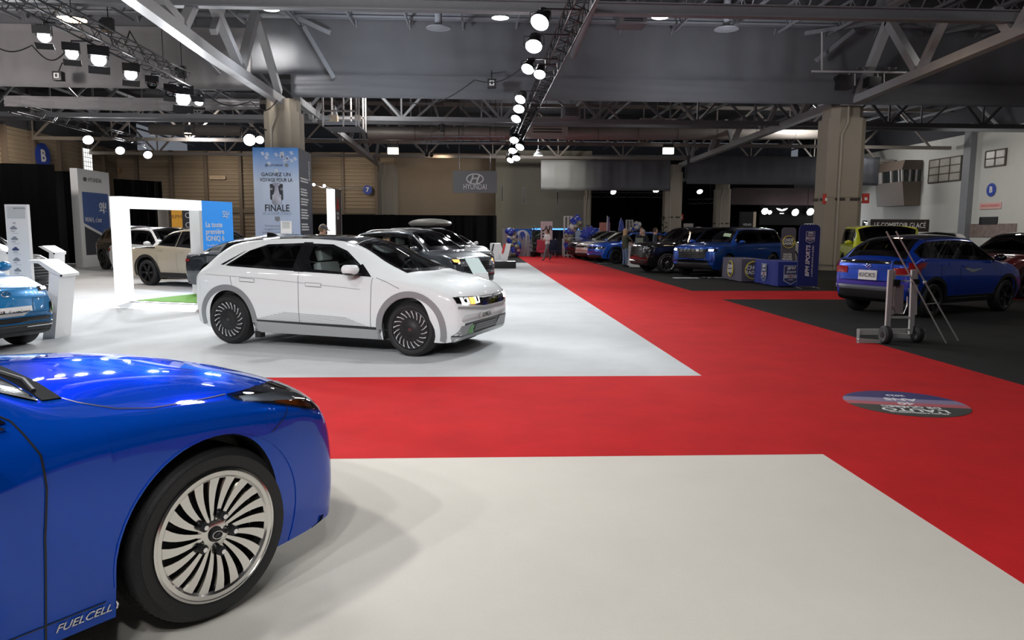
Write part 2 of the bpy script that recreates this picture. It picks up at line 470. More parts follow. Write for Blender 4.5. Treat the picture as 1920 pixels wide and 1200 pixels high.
def wheel(kind, rt, tw, rr, m, parent, n=40, detail=True):
    """wheel at the origin, outer face towards -y, centre of outer tyre plane at y=0"""
    R = Matrix.Rotation(PI/2, 4, 'X')   # z -> -y
    bm = B(); sh = 0.035
    prof = [(rr-0.004, -0.012), (rr+0.008, -0.002), (rr+0.03, 0.004), ((rt+rr)/2+0.01, 0.004), (rt-0.035, -0.006), (rt-0.012, -0.022), (rt-0.002, -0.045), (rt, -0.08),
            (rt, -tw+0.08), (rt-0.002, -tw+0.045), (rt-0.012, -tw+0.02), (rt-0.05, -tw), (rr, -tw+0.01), (rr-0.012, -tw+0.03), (rr-0.012, -0.03)]
    lathe(bm, prof, n, R, closed=True)
    if detail:
        for f in [rt-0.001]:
            for zz in (-tw*0.35, -tw*0.5, -tw*0.65): pass
    t = obj('wheel', bm, M_RUB, parent, sm=50)
    if detail == 2:
        g = B()
        for k in range(72):
            a = 2*PI*k/72
            for s in (0, 1):
                z = -0.035 if s == 0 else -tw+0.035
                bar(g, R @ Vector((math.cos(a)*rt, math.sin(a)*rt, z-(.012 if s == 0 else -.04))), R @ Vector((math.cos(a+0.03)*rt, math.sin(a+0.03)*rt, z-(.05 if s == 0 else -.01))), 0.005, 0.001)
        for z in (-tw*0.33, -tw*0.5, -tw*0.67): lathe(g, [(rt+0.0008, z-0.004), (rt+0.0008, z+0.004)], n, R)
        obj('tread_grooves', g, M_BLACK, t)
    # barrel
    bm = B(); lathe(bm, [(rr+0.004, 0.002), (rr-0.006, 0.006), (rr-0.014, -0.002), (rr-0.02, -0.03), (rr-0.035, -tw+0.05), (rr-0.02, -tw+0.01)], n, R)
    obj('rim_barrel', bm, M_DKMET if kind == 'turbine' else m, t)
    bm = B(); lathe(bm, [(0.001, -0.09), (rr-0.05, -0.095), (rr-0.03, -0.12), (0.001, -0.12)], n, R); obj('brake_disc', bm, M_DKMET, t)
    def spoke(bm, prof3, a):
        """prof3: list of (r, ang, halfwidth angle-distance, z)"""
        prev = None
        for (r, da, hw, z, th) in prof3:
            aa = a+da; c_, s_ = math.cos(aa), math.sin(aa); pt = Vector((r*c_, r*s_, 0)); tg = Vector((-s_, c_, 0))
            vs = [bm.verts.new(R @ (pt-tg*hw+Vector((0, 0, z-th)))), bm.verts.new(R @ (pt-tg*hw*0.8+Vector((0, 0, z)))), bm.verts.new(R @ (pt+tg*hw*0.8+Vector((0, 0, z)))), bm.verts.new(R @ (pt+tg*hw+Vector((0, 0, z-th))))]
            if prev:
                for k in range(3): bm.faces.new((prev[k], prev[k+1], vs[k+1], vs[k]))
                bm.faces.new((prev[3], prev[0], vs[0], vs[3]))
            prev = vs
    bm = B(); q = rr-0.008
    if kind == 'blades':
        for k in range(20):
            a = 2*PI*k/20
            pr = []
            for j in range(8):
                t_ = j/7; r = 0.06+(q-0.06)*t_
                pr.append((r, -0.16*t_*t_, 0.0075+0.023*t_**1.15, -0.022+0.026*t_*(1-0.25*t_), 0.02))
            spoke(bm, pr, a)
        lathe(bm, [(0.0, -0.02), (0.05, -0.018), (0.075, -0.03), (0.08, -0.06)], 30, R)
        lathe(bm, [(q-0.030, -0.008), (q-0.018, 0.003), (q+0.006, 0.003), (q+0.006, -0.03), (q-0.02, -0.03)], 60, R)
    elif kind == 'turbine':
        for k in range(20):
            a = 2*PI*k/20
            spoke(bm, [(q*0.62, -0.12, 0.004, -0.012, 0.01), (q*0.8, 0.0, 0.0065, -0.008, 0.01), (q, 0.15, 0.013, -0.004, 0.01)], a)
        lathe(bm, [(q-0.008, -0.008), (q+0.004, 0.0), (q+0.004, -0.02)], 48, R)
    elif kind in ('five', 'six', 'petal'):
        nn = 6 if kind == 'six' else 5
        for k in range(nn):
            a = 2*PI*k/nn
            if kind == 'petal':
                for s in (-1, 1): spoke(bm, [(0.05, 0.12*s, 0.016, -0.02, 0.02), (q*0.6, 0.34*s, 0.014, -0.01, 0.02), (q, 0.18*s, 0.018, -0.005, 0.02)], a)
            else: spoke(bm, [(0.04, 0, 0.035, -0.03, 0.03), (q*0.5, 0, 0.034, -0.018, 0.03), (q, 0, 0.05, -0.006, 0.03)], a)
        lathe(bm, [(0.0, -0.018), (0.05, -0.018), (0.075, -0.03), (0.08, -0.06)], 24, R)
    else:   # multi: paired thin spokes
        nn = 10 if kind == 'multi' else 14
        for k in range(nn):
            a = 2*PI*k/nn
            spoke(bm, [(0.05, 0, 0.012, -0.02, 0.02), (q*0.55, 0.06, 0.010, -0.01, 0.02), (q, 0.0, 0.014, -0.004, 0.02)], a)
        lathe(bm, [(0.0, -0.016), (0.05, -0.016), (0.07, -0.03), (0.075, -0.06)], 24, R)
    obj('wheel_rim', bm, m, t, sm=40)
    if kind == 'turbine':
        bm = B(); lathe(bm, [(0.0, -0.006), (q*0.3, -0.006), (q*0.34, -0.013), (q*0.6, -0.014), (q*0.64, -0.03)], 40, R)
        for k in range(20):
            a = 2*PI*(k+0.5)/20; spoke(bm, [(q*0.55, -0.12, 0.03, -0.02, 0.01), (q*0.78, 0.0, 0.026, -0.022, 0.01), (q*0.97, 0.13, 0.02, -0.025, 0.01)], a)
        obj('wheel_cover', bm, M_BLACK, t)
    bm = B(); lathe(bm, [(0.0, -0.004), (0.03, -0.006), (0.034, -0.02)], 20, R); obj('centre_cap', bm, M_BLACK, t)
    if detail:
        bm = B(); tube(bm, [R @ Vector((0.024*math.cos(a), 0.016*math.sin(a), 0.0)) for a in [2*PI*k/16 for k in range(16)]], 0.002, 5, closed=True)
        tube(bm, [R @ Vector((-0.01, -0.008, 0.0)), R @ Vector((0, 0.002, 0.001)), R @ Vector((0.01, 0.009, 0.0))], 0.002, 5)
        obj('centre_badge', bm, M_CHR, t)
        for k in range(5):
            if kind == 'blades':
                a = 2*PI*k/5+0.1; nb = B(); ctr = R @ Vector((0.078*math.cos(a), 0.078*math.sin(a), -0.012))
                cyl(nb, ctr, 0.02, 0.03, 'y', 16); obj('lug_recess', nb, M_DKMET, t)
                nb = B(); cyl(nb, ctr+Vector((0, -0.016, 0)), 0.011, 0.02, 'y', 6); obj('lug_nut', nb, M_CHR, t)
    return t
# ---------------------------------------------------------------- family of show cars, shaped by their main measures
M_CHRD = mat('dark_chrome', (0.25, 0.26, 0.28), 0.2, 1.0)
M_LAMP = mat('headlamp_reflector', (0.55, 0.57, 0.6), 0.15, 0.8)
M_GRILLE = mat('grille_mesh', (0.015, 0.015, 0.017), 0.3, 0.3)
def make_sp(L=4.6, W=1.86, H_=1.66, wb=2.7, fo=0.9, rt=0.36, hood=0.95, nose=0.75, cowl=(1.25, 1.12), roof=(0.35, -1.55), rz=None, tail=(-2.1, 1.12), belt=(1.0, 1.05), zb=0.22, ra=None, rr=0.70, warp=(0.2, 0.14), deck=None, **k):
    xf = wb/2; xr = -wb/2; x1 = xf+fo; x0 = x1-L; w = W/2; rz = rz or H_-0.06
    bel = lambda x: belt[0]+(belt[1]-belt[0])*max(0, min(1, (cowl[0]-x)/(cowl[0]-tail[0])))
    st = []
    tz = deck[1] if deck else tail[1]
    st.append((x0, zb+.30, w*.84, zb+.36, w*.80, zb+.44, zb+.46))
    st.append((x0+.015, zb+.14, w*.90, min(.8, tz-.25), w*.86, tz-.16, tz-.14))
    st.append((x0+.05, zb+.08, w*.94, tz-.16, w*.84, tz-.06, tz-.03))
    if deck:   # pickup or saloon: flat rear deck
        st.append((x0+.14, zb+.03, w*.97, tz-.09, w*.87, tz-.02, tz+.0))
        st.append((deck[0]-.02, zb, w, tz-.05, w*.86, tz+.01, tz+.035))
        st.append((tail[0]+.02, zb, w, bel(tail[0])-.0, w*.84, tz+.04, tz+.07))
    else:
        st.append((max(x0+.09, tail[0]), zb+.04, w*.975, bel(tail[0])-.04, w*.80, tail[1]-.02, tail[1]+.02))
    xa, xb = roof[1], roof[0]; xt = st[-1][0]
    zt0 = st[-1][6]
    for t in (.35, .7):
        x = xt+(xa-xt)*t; q = 1-(1-t)**1.7; st.append((x, zb, w, bel(x), w*(.80+(rr-.80)*q), (zt0-.04)+(rz-.07-zt0+.04)*q, zt0+(rz-zt0)*q))
    st.append((xa+.02, zb, w, bel(xa), w*rr, rz-.065, rz))
    xm = xa+(xb-xa)*.62; st.append((xm, zb, w, bel(xm), w*rr*.985, H_-.07, H_))
    st.append((xb-.02, zb, w, bel(xb), w*rr, H_-.10, H_-.025))
    cx, cz = cowl
    for t in (.35, .7):
        x = xb+(cx-xb)*t; q = t**1.12; st.append((x, zb, w, bel(x), w*(rr+(.83-rr)*q), (H_-.10)+(cz-.04-H_+.10)*q, (H_-.02)+(cz-H_+.02)*q))
    st.append((cx, zb, w*.998, belt[0]-.01, w*.85, cz-.05, cz+.0))
    st.append((cx+.12, zb, w*.995, belt[0]-.04, w*.86, cz-.07, cz-.02))
    xh = x1-.25; xm = (cx+.12+xh)/2
    st.append((xm, zb, w*.99, hood-.05, w*.87, (cz+hood)/2-.02, (cz+hood)/2+.02))
    st.append((xh, zb+.0, w*.96, hood-.10, w*.85, hood-.035, hood+.0))
    st.append((x1-.09, zb+.02, w*.93, nose, w*.83, nose+(hood-nose)*.55, nose+(hood-nose)*.72))
    st.append((x1-.02, zb+.08, w*.90, nose-.12, w*.80, nose-.03, nose))
    st.append((x1, zb+.18, w*.86, zb+.26, w*.78, zb+.33, zb+.36))
    for i in range(1, len(st)):
        if st[i][0]-st[i-1][0] < 0.004: st[i] = (st[i-1][0]+.006,)+st[i][1:]
    d = dict(W=W, xw=(xr, xf), rt=rt, ra=ra or rt+.06, tw=.235, rim=rt*.70, inset=0.01, warp=warp, st=st, cowl=cowl, x0=x0, x1=x1, roof=roof, tail=tail, belt=belt, hood=hood, nose=nose, zb=zb, deck=deck, H=H_, cz=cz, rr=rr,
             seatz=cz-.50, seats=((cowl[0]-1.15, .37), (cowl[0]-1.15, -.37), (cowl[0]-2.1, .37), (cowl[0]-2.1, -.37)) if tail[0] < cowl[0]-2.2 else ((cowl[0]-1.2, .37), (cowl[0]-1.2, -.37)))
    d.update(k); return d
def gen_car(name, label, loc, rz, sc, sp, pm, rim='five', rimm=None, pillars=None, roofm=None, clad=None, glass=None, fglass=None, grille='bar', lamp=None, rearlamp=None, res=0.12, seat=None, rails=False, plate=None, sides=(-1, 1), face=None, interior=True, mirror_m=None, badge=True, detail=False, rear_face=None, glass_all=True):
    c = Car(name, label, loc, rz, sc, sp, pm, res=res); r = c.root; st = sp['st']; xs = [s[0] for s in st]
    fzs, fzr, fzt, fwr = c.fn[2], c.fn[4], c.fn[5], c.fn[3]
    glass = glass or M_TINT; fglass = fglass or glass; w = sp['W']/2
    cx = sp['cowl'][0]; tx = sp['tail'][0]
    pil = pillars or [(tx+.25, tx+.75), (tx+.83, (tx+cx)/2-.08), ((tx+cx)/2+.0, cx-.05)]
    bot = lambda x: fzs(x)+.045
    top = lambda x: fzr(x)-.045
    for s in sides:
        for k, (xa, xb) in enumerate(pil):
            X = [xa+(xb-xa)*i/10 for i in range(11)]; X = [x for x in X if top(x)-bot(x) > .05]
            if len(X) < 3: continue
            g = fglass if k == len(pil)-1 else glass
            c.patch('door_glass' if k else 'rear_side_glass', [(x, bot(x)) for x in X], [(x, top(x)) for x in X], 'y', s, g, .004, 10, 5, hole=interior, frame=1)
            if k: c.patch('door_pillar', [(xa-.075, bot(xa)), (xa+.005, bot(xa))], [(xa-.075, top(xa)), (xa+.005, top(xa))], 'y', s, M_GLOSSB, .003, 2, 4)
        for i in (0, 1):
            if clad: c.arch(i, s, .07, clad, .014)
        xr_, xf_ = sp['xw']; ra = sp['ra']; zb = sp['zb']
        if clad: c.patch('sill_cladding', [(xr_+ra+.02, zb+.01), (xf_-ra-.02, zb+.01)], [(xr_+ra, zb+.15), (xf_-ra, zb+.15)], 'y', s, clad, .012, 12, 2, th=.03)
        xm = pil[-1][0]-.035; c.line('door_seam', [(xm, zb+.05), (xm, fzs(xm)+.02)], 'y', s, .008, step=.15)
        xm2 = cx-.12; c.line('door_seam', [(xm2, zb+.05), (xm2+.04, zb+.4), (xm2, fzs(xm2)-.01)], 'y', s, .008, step=.15)
        xm3 = max(pil[-2][0]-.03 if len(pil) > 1 else -9, xr_+ra*.45) if len(pil) > 1 else None
        if xm3 is not None: c.line('door_seam', [(xr_+ra+.05, zb+.05), (xr_+ra+.05, sp['rt']+.12), (xm3, sp['rt']+ra+.02), (xm3, fzs(xm3)+.02)], 'y', s, .008, step=.15)
        for k, x in enumerate([xm+.07] + ([pil[-2][0]+.02] if len(pil) > 1 else [])):
            z = fzs(x)-.09; c.patch('door_handle', [(x, z-.018), (x+.2, z-.022)], [(x, z+.018), (x+.2, z+.012)], 'y', s, pm, .02, 4, 2)
        bm = B(); mx = cx-.32; mz = fzs(mx)+.11
        ball(bm, (mx, s*(w+.09), mz), 1, (.09, .12, .075), 14, 8); bar(bm, (mx, s*(w-.10), mz-.06), (mx, s*(w+.03), mz-.04), .08, .03)
        obj('wing_mirror', bm, mirror_m or pm, r)
        # lamps
        hz = sp['nose']; hh = sp['hood']; Lp = lamp or {}
        y0, y1, z0, z1 = Lp.get('y0', .93), Lp.get('y1', .52), Lp.get('z0', hz-.06), Lp.get('z1', hz+.05)
        hl = c.patch('headlamp', [(s*w*y0, z0+.01), (s*w*y1, z0)], [(s*w*y0, z1+.01), (s*w*y1, z1)], 'x', 1, Lp.get('m', M_GLOSSB), .008, 8, 3)
        c.patch('lamp_unit', [(s*w*(y0*.75+y1*.25), z0+.02), (s*w*(y0*.25+y1*.75), z0+.02)], [(s*w*(y0*.75+y1*.25), z1-.01), (s*w*(y0*.25+y1*.75), z1-.01)], 'x', 1, Lp.get('em', M_LAMP), .014, 4, 2, parent=hl)
        Rp = rearlamp or {}; tz = (sp['deck'] or sp['tail'])[1]
        c.patch('rear_lamp', [(s*w*.90, tz+Rp.get('z0', -.30)), (s*w*Rp.get('y1', .55), tz+Rp.get('z0', -.30))], [(s*w*.90, tz+Rp.get('z1', -.16)), (s*w*Rp.get('y1', .55), tz+Rp.get('z1', -.17))], 'x', -1, M_RED, .012, 6, 3)
        x0 = sp['x0']; c.patch('rear_side_lamp', [(x0+.12, tz+Rp.get('z0', -.30)), (x0+.34, tz+Rp.get('z0', -.30)+.03)], [(x0+.12, tz+Rp.get('z1', -.16)), (x0+.34, tz+Rp.get('z1', -.16))], 'y', s, M_RED, .008, 3, 2)
    gw = sp.get('gw', .50)*w; nz = sp['nose']; zb = sp['zb']
    if grille == 'bar': c.patch('front_grille', [(-gw, nz-.05), (gw, nz-.05)], [(-gw, nz+.04), (gw, nz+.04)], 'x', 1, M_GLOSSB, .008, 8, 2)
    elif grille:
        gr = c.patch('front_grille', [(-gw*.9, nz-.30), (gw*.9, nz-.30)], [(-gw, nz+.03), (gw, nz+.03)], 'x', 1, M_GRILLE, .008, 10, 4)
        for k in range(5): c.line('grille_slat', [(-gw*.93, nz-.26+k*.06), (gw*.93, nz-.26+k*.06)], 'x', 1, .014, M_CHRD, .016, parent=gr, step=.15)
    c.patch('lower_intake', [(-w*.62, zb+.10), (w*.62, zb+.10)], [(-w*.55, zb+.20), (w*.55, zb+.20)], 'x', 1, M_BLACK, .008, 8, 2)
    c.patch('front_skid_plate', [(-w*.8, zb+.01), (w*.8, zb+.01)], [(-w*.82, zb+.07), (w*.82, zb+.07)], 'x', 1, clad or M_BLACK, .012, 10, 2)
    c.patch('rear_bumper_trim', [(-w*.88, zb+.10), (w*.88, zb+.10)], [(-w*.88, zb+.26), (w*.88, zb+.26)], 'x', -1, clad or M_BLACK, .010, 10, 2)
    # windscreen, back glass
    xb, xa = sp['roof']; rr = fwr(xb)-.05
    c.patch('windscreen', [(cx-.05, -w*.78), (cx+.0, 0), (cx-.05, w*.78)], [(xb+.02, -rr), (xb-.03, 0), (xb+.02, rr)], 'z', 1, sp.get('ws', fglass), .004, 12, 6, hole=interior, frame=1)
    tx2 = tx
    if sp.get('vrear'):   # upright tailgate glass
        z0_, z1_ = sp['vrear']; c.patch('rear_screen', [(-w*.74, z0_), (w*.74, z0_)], [(-w*.62, z1_), (w*.62, z1_)], 'x', -1, sp.get('rs', glass), .005, 10, 4, hole=interior, frame=1)
    else: c.patch('rear_screen', [(tx2+.07, -w*.72), (tx2+.04, 0), (tx2+.07, w*.72)], [(xa-.04, -fwr(xa)+.06), (xa-.06, 0), (xa-.04, fwr(xa)-.06)], 'z', 1, sp.get('rs', glass), .004, 10, 5, hole=interior, frame=1)
    if roofm: c.patch('roof_panel', [(xb-.02, -fwr(xb)+.01), (xb-.05, 0), (xb-.02, fwr(xb)-.01)], [(xa+.02, -fwr(xa)+.01), (xa+.0, 0), (xa+.02, fwr(xa)-.01)], 'z', 1, roofm, .006, 10, 10, th=.004)
    if rails:
        for s in (-1, 1):
            bm = B(); pts = []
            for k in range(9):
                x = xb-.15+(xa+.15-xb+.15)*k/8; p, n = c.surf(x, s*(fwr(x)-.06), 'z', 1, .0); pts.append(p+Vector((0, 0, .045 if 0 < k < 8 else 0)))
            tube(bm, pts, .015, 6); obj('roof_rail', bm, rails if rails is not True else M_ALU, r)
    if plate:
        side, txt, (py, pz, pw, ph) = plate; sg = 1 if side == 'front' else -1
        p = c.patch('name_plate', [(py-pw/2, pz), (py+pw/2, pz)], [(py-pw/2, pz+ph), (py+pw/2, pz+ph)], 'x', sg, M_PLATE, .02, 10, 4)
        if txt:
            c.print_on(txt, py, pz+ph/2, ph*.62, sg, p, .036, min(pw*.85, ph*.42*len(txt)))
    if badge:
        for sg in ((1, -1) if rear_face else (1,)):
            bm = B(); q, n = c.surf(0, (nz+.06 if sg > 0 else (sp['deck'] or sp['tail'])[1]-.14), 'x', sg, .012); Mx = frameM(q, (0, 1, 0), n.cross(Vector((0, 1, 0))))
            tube(bm, [Mx @ Vector((.06*math.cos(a), .035*math.sin(a), 0)) for a in [2*PI*k/14 for k in range(14)]], .006, 5, closed=True); tube(bm, [Mx @ Vector((-.035, -.02, 0)), Mx @ Vector((0, 0, .004)), Mx @ Vector((.035, .02, 0))], .006, 5)
            obj('front_badge' if sg > 0 else 'rear_badge', bm, M_CHR, r)
    if face: face(c)
    c.finish(seat=seat, interior=interior); c.wheels(rim, rimm or M_DKMET, n=28 if not detail else 44, detail=detail)
    return c
# ---------------------------------------------------------------- white electric crossover, centre of the picture
M_PWHITE = paint('white_car_paint', (0.80, 0.84, 0.84), 0.0, 0.6)
M_CLAD = mat('grey_satin_cladding', (0.30, 0.31, 0.32), 0.4, 0.3)
M_CLAD2 = mat('light_grey_sill', (0.42, 0.44, 0.44), 0.4, 0.3)
M_WRIM = mat('silver_rim', (0.66, 0.67, 0.69), 0.35, 0.35)
SP_CUV = dict(W=1.89, xw=(-1.5, 1.5), rt=0.365, ra=0.43, tw=0.25, rim=0.268, inset=0.005, warp=(0.22, 0.14), tuck=0.05, belly=0.35, rS=0.06, rR=0.09, cowl=(1.3, 1.12), bulge=0.01,
 seats=((0.1, 0.38), (0.1, -0.38), (-0.95, 0.38), (-0.95, -0.38)), seatz=0.62,
 st=[(-2.27, .55, .78, .62, .74, .72, .74), (-2.255, .38, .84, .86, .78, .98, 1.0), (-2.22, .30, .88, .99, .74, 1.06, 1.09), (-2.10, .26, .915, 1.04, .70, 1.16, 1.20), (-1.9, .22, .935, 1.06, .665, 1.31, 1.36),
  (-1.6, .20, .945, 1.07, .64, 1.45, 1.52), (-1.1, .20, .945, 1.06, .625, 1.52, 1.58), (-0.4, .20, .945, 1.045, .62, 1.54, 1.605), (0.2, .20, .945, 1.03, .62, 1.51, 1.59),
  (0.6, .20, .945, 1.02, .64, 1.41, 1.50), (1.0, .20, .945, 1.00, .70, 1.22, 1.31), (1.3, .20, .945, 0.99, .76, 1.11, 1.165), (1.45, .20, .942, .98, .79, 1.06, 1.10), (1.8, .20, .935, .93, .80, 1.0, 1.05),
  (2.08, .20, .915, .86, .79, .93, .98), (2.24, .22, .885, .79, .77, .85, .90), (2.325, .30, .84, .67, .76, .73, .76), (2.345, .46, .80, .54, .75, .57, .59)])
def build_ioniq(loc, rz, sc):
    c = Car('electric_crossover', 'white electric crossover with black roof, alone in the middle of the pale carpet', loc, rz, sc, SP_CUV, M_PWHITE, res=0.05)
    r = c.root
    for s in (-1, 1):
        c.patch('rear_door_glass', [(-1.56, 1.155), (-1.46, 1.145), (-0.33, 1.10)], [(-1.24, 1.37), (-0.95, 1.465), (-0.33, 1.49)], 'y', s, M_TINT, 0.004, 24, 10, hole=True, frame=1)
        c.patch('front_door_glass', [(-0.20, 1.095), (0.70, 1.065)], [(-0.20, 1.485), (0.15, 1.475), (0.40, 1.39), (0.68, 1.20)], 'y', s, M_GLASS, 0.004, 24, 10, hole=True, frame=1)
        c.patch('quarter_glass', [(-1.66, 1.165), (-1.60, 1.16)], [(-1.34, 1.35), (-1.30, 1.37)], 'y', s, M_GLOSSB, 0.004, 8, 6)
        c.patch('door_pillar_cover', [(-0.34, 1.095), (-0.19, 1.09)], [(-0.34, 1.50), (-0.19, 1.50)], 'y', s, M_GLOSSB, 0.006, 3, 8)
        c.patch('mirror_triangle', [(0.70, 1.06), (0.90, 1.05)], [(0.68, 1.205), (0.70, 1.215)], 'y', s, M_GLOSSB, 0.006, 5, 6)
        for i in (0, 1): c.arch(i, s, 0.085, M_CLAD, 0.012)
        c.patch('sill_cladding', [(-1.06, .205), (1.06, .205)], [(-1.10, .365), (1.09, .335)], 'y', s, M_CLAD2, 0.012, 30, 3, th=0.03)
        c.line('sill_strip', [(-1.08, .375), (1.03, .355)], 'y', s, 0.035, M_GLOSSB, 0.006)
        # ribbed flash low on the doors
        for k in range(7):
            z = .395+k*.018; c.line('door_rib', [(-0.98+k*0.075, z+.01), (0.86-k*0.055, z-.02)], 'y', s, 0.006, M_CLAD, 0.002)
        c.line('door_seam', [(-0.25, .22), (-0.25, .60), (-0.25, 1.09)], 'y', s, 0.006)
        c.line('door_seam', [(-1.03, .42), (-1.15, .62), (-1.40, .86), (-1.43, 1.0)], 'y', s, 0.006)
        c.line('door_seam', [(0.89, .22), (0.91, .60), (0.93, 1.04)], 'y', s, 0.006)
        c.line('door_seam', [(0.98, 1.04), (1.15, .99), (1.35, .91)], 'y', s, 0.006)
        c.line('body_crease', [(-1.9, 1.02), (-0.9, .985), (0.0, .93), (0.75, .88)], 'y', s, 0.005, M_CLAD)
        for x in (-1.25, -0.12):
            h = c.patch('door_handle', [(x, .90-x*.03), (x+0.24, .893-x*.03)], [(x, .94-x*.03), (x+0.24, .933-x*.03)], 'y', s, M_PWHITE, 0.012, 8, 3)
            c.line('handle_gap', [(x-.01, .893-x*.03), (x+.25, .885-x*.03), (x+.255, .937-x*.03), (x-.01, .947-x*.03), (x-.01, .893-x*.03)], 'y', s, 0.004, parent=h)
        # mirror
        bm = B(); ball(bm, (0.66, s*1.04, 1.15), 1, (0.12, 0.125, 0.085), 20, 12)
        for v in bm.verts: v.co.z = min(v.co.z, 1.215) if v.co.z > 1.15 else max(v.co.z, 1.09)
        mo = obj('wing_mirror', bm, M_PWHITE, r)
        bm = B(); bar(bm, (0.70, s*0.86, 1.08), (0.68, s*1.0, 1.09), 0.12, 0.035); ball(bm, (0.66, s*1.04, 1.10), 1, (0.09, 0.115, 0.03), 16, 6); obj('mirror_foot', bm, M_BLACK, mo)
        # head lamp
        hl = c.patch('headlamp', [(s*.84, .73), (s*.36, .675)], [(s*.845, .81), (s*.36, .78)], 'x', 1, M_GLOSSB, 0.008, 14, 4)
        for y0, y1, mm, nm in ((.78, .66, None, 'lamp_unit'), (.45, .54, None, 'lamp_unit')):
            c.patch(nm, [(s*y0, .72), (s*y1, .71)], [(s*y0, .8), (s*y1, .793)], 'x', 1, M_DRL, 0.012, 3, 3, parent=hl)
            c.patch('lamp_centre', [(s*(y0*.7+y1*.3), .74), (s*(y0*.3+y1*.7), .73)], [(s*(y0*.7+y1*.3), .8), (s*(y0*.3+y1*.7), .793)], 'x', 1, M_GLOSSB, 0.014, 3, 3, parent=hl)
        if s < 0: 
            c.patch('indicator', [(s*.64, .71), (s*.555, .705)], [(s*.64, .795), (s*.555, .79)], 'x', 1, M_AMBL, 0.013, 4, 4, parent=hl)
        c.patch('rear_lamp', [(s*.80, .84), (s*.3, .84)], [(s*.80, .93), (s*.3, .93)], 'x', -1, M_RED, 0.008, 10, 3)
        c.patch('side_reflector', [(-2.23, .42), (-2.12, .42)], [(-2.23, .48), (-2.12, .48)], 'y', s, M_RED, 0.006, 3, 2)
        c.patch('lower_fog_panel', [(s*.86, .30), (s*.40, .30)], [(s*.80, .43), (s*.50, .44)], 'x', 1, M_CLAD, 0.006, 10, 4)
        for k in range(5): c.line('panel_rib', [(s*.82, .32+k*.022), (s*.45, .32+k*.022)], 'x', 1, 0.006, M_CLAD2, 0.009)
    c.patch('front_panel', [(-.35, .675), (.35, .675)], [(-.35, .775), (.35, .775)], 'x', 1, M_GLOSSB, 0.008, 12, 4)
    c.patch('front_spoiler', [(-.84, .22), (.84, .22)], [(-.86, .285), (.86, .285)], 'x', 1, M_CLAD2, 0.015, 30, 3, th=0.03)
    c.patch('lower_grille', [(-.42, .31), (.42, .31)], [(-.36, .42), (.36, .42)], 'x', 1, M_BLACK, 0.008, 12, 4)
    for z in (.34, .37, .40): c.line('grille_bar', [(-.40, z), (.40, z)], 'x', 1, 0.008, M_CLAD, 0.011)
    c.line('lower_lip', [(-.86, .295), (0, .295), (.86, .295)], 'x', 1, 0.015, M_GLOSSB, 0.012)
    c.line('bonnet_edge', [(-.80, .815), (-.4, .80), (.4, .80), (.80, .815)], 'x', 1, 0.006)
    c.line('grille_edge', [(-.84, .675), (-.35, .635), (.35, .635), (.84, .675)], 'x', 1, 0.035, M_CLAD2, 0.006)
    # decal, plate, badge, windscreen
    c.patch('green_sticker', [(-.62, .31), (-.47, .31)], [(-.56, .41), (-.43, .41)], 'x', 1, mat('green_sticker', (0.12, 0.38, 0.10), 0.5), 0.012, 3, 3)
    pl = c.patch('name_plate', [(-.24, .46), (.24, .46)], [(-.24, .57), (.24, .57)], 'x', 1, M_PLATE, 0.02, 10, 4)
    c.print_on('IONIQ 5', 0, .515, .085, 1, pl)
    c.patch('windscreen', [(1.34, -.70), (1.42, 0), (1.34, .70)], [(0.47, -.53), (0.42, 0), (0.47, .53)], 'z', 1, M_GLASS, 0.004, 24, 12, hole=True, frame=1)
    c.patch('black_roof_panel', [(0.46, -.545), (0.40, 0), (0.46, .545)], [(-1.55, -.55), (-1.62, 0), (-1.55, .55)], 'z', 1, M_GLOSSB, 0.006, 14, 24, th=0.004)
    c.patch('rear_screen', [(-1.66, -.55), (-1.70, 0), (-1.66, .55)], [(-2.0, -.62), (-2.06, 0), (-2.0, .62)], 'z', 1, M_TINT, 0.004, 14, 6, hole=True, frame=1)
    bm = B(); prism(bm, [(-1.50, -.012, 1.56), (-1.28, -.012, 1.585), (-1.38, -.012, 1.625), (-1.48, -.012, 1.635)], (0, .024, 0)); obj('roof_antenna', bm, M_GLOSSB, r)
    bm = B(); p, n = c.surf(0, .775, 'x', 1, 0.01)
    Mx = frameM(p, (0, 1, 0), n.cross(Vector((0, 1, 0))))
    tube(bm, [Mx @ Vector((.055*math.cos(a), .03*math.sin(a), 0)) for a in [2*PI*k/20 for k in range(20)]], .004, 5, closed=True)
    tube(bm, [Mx @ Vector(q) for q in ((-.03, -.018, 0), (-.018, .015, 0), (0, 0, 0.003), (.018, -.015, 0), (.03, .018, 0))], .005, 5); obj('front_badge', bm, M_CHR, r)
    bm = B(); box(bm, (0.9, -0.1, 1.12), (0.3, 0.22, 0.008)); obj('dashboard_card', bm, M_PLATE, r)
    c.finish(seat=M_SEAT); c.wheels('turbine', M_WRIM, n=48)
    bm = B(); box(bm, (-1.0, -0.86, 0.19), (0.1, 0.1, 0.14)); obj('mud_flap', bm, M_BLACK, r)
    return c
M_DRL = mat('daytime_running_lamp', (1, 1, 1), 0.3, emit=2.0)
M_AMBL = mat('amber_indicator_lit', (1, 0.3, 0.05), 0.3, emit=2.5)
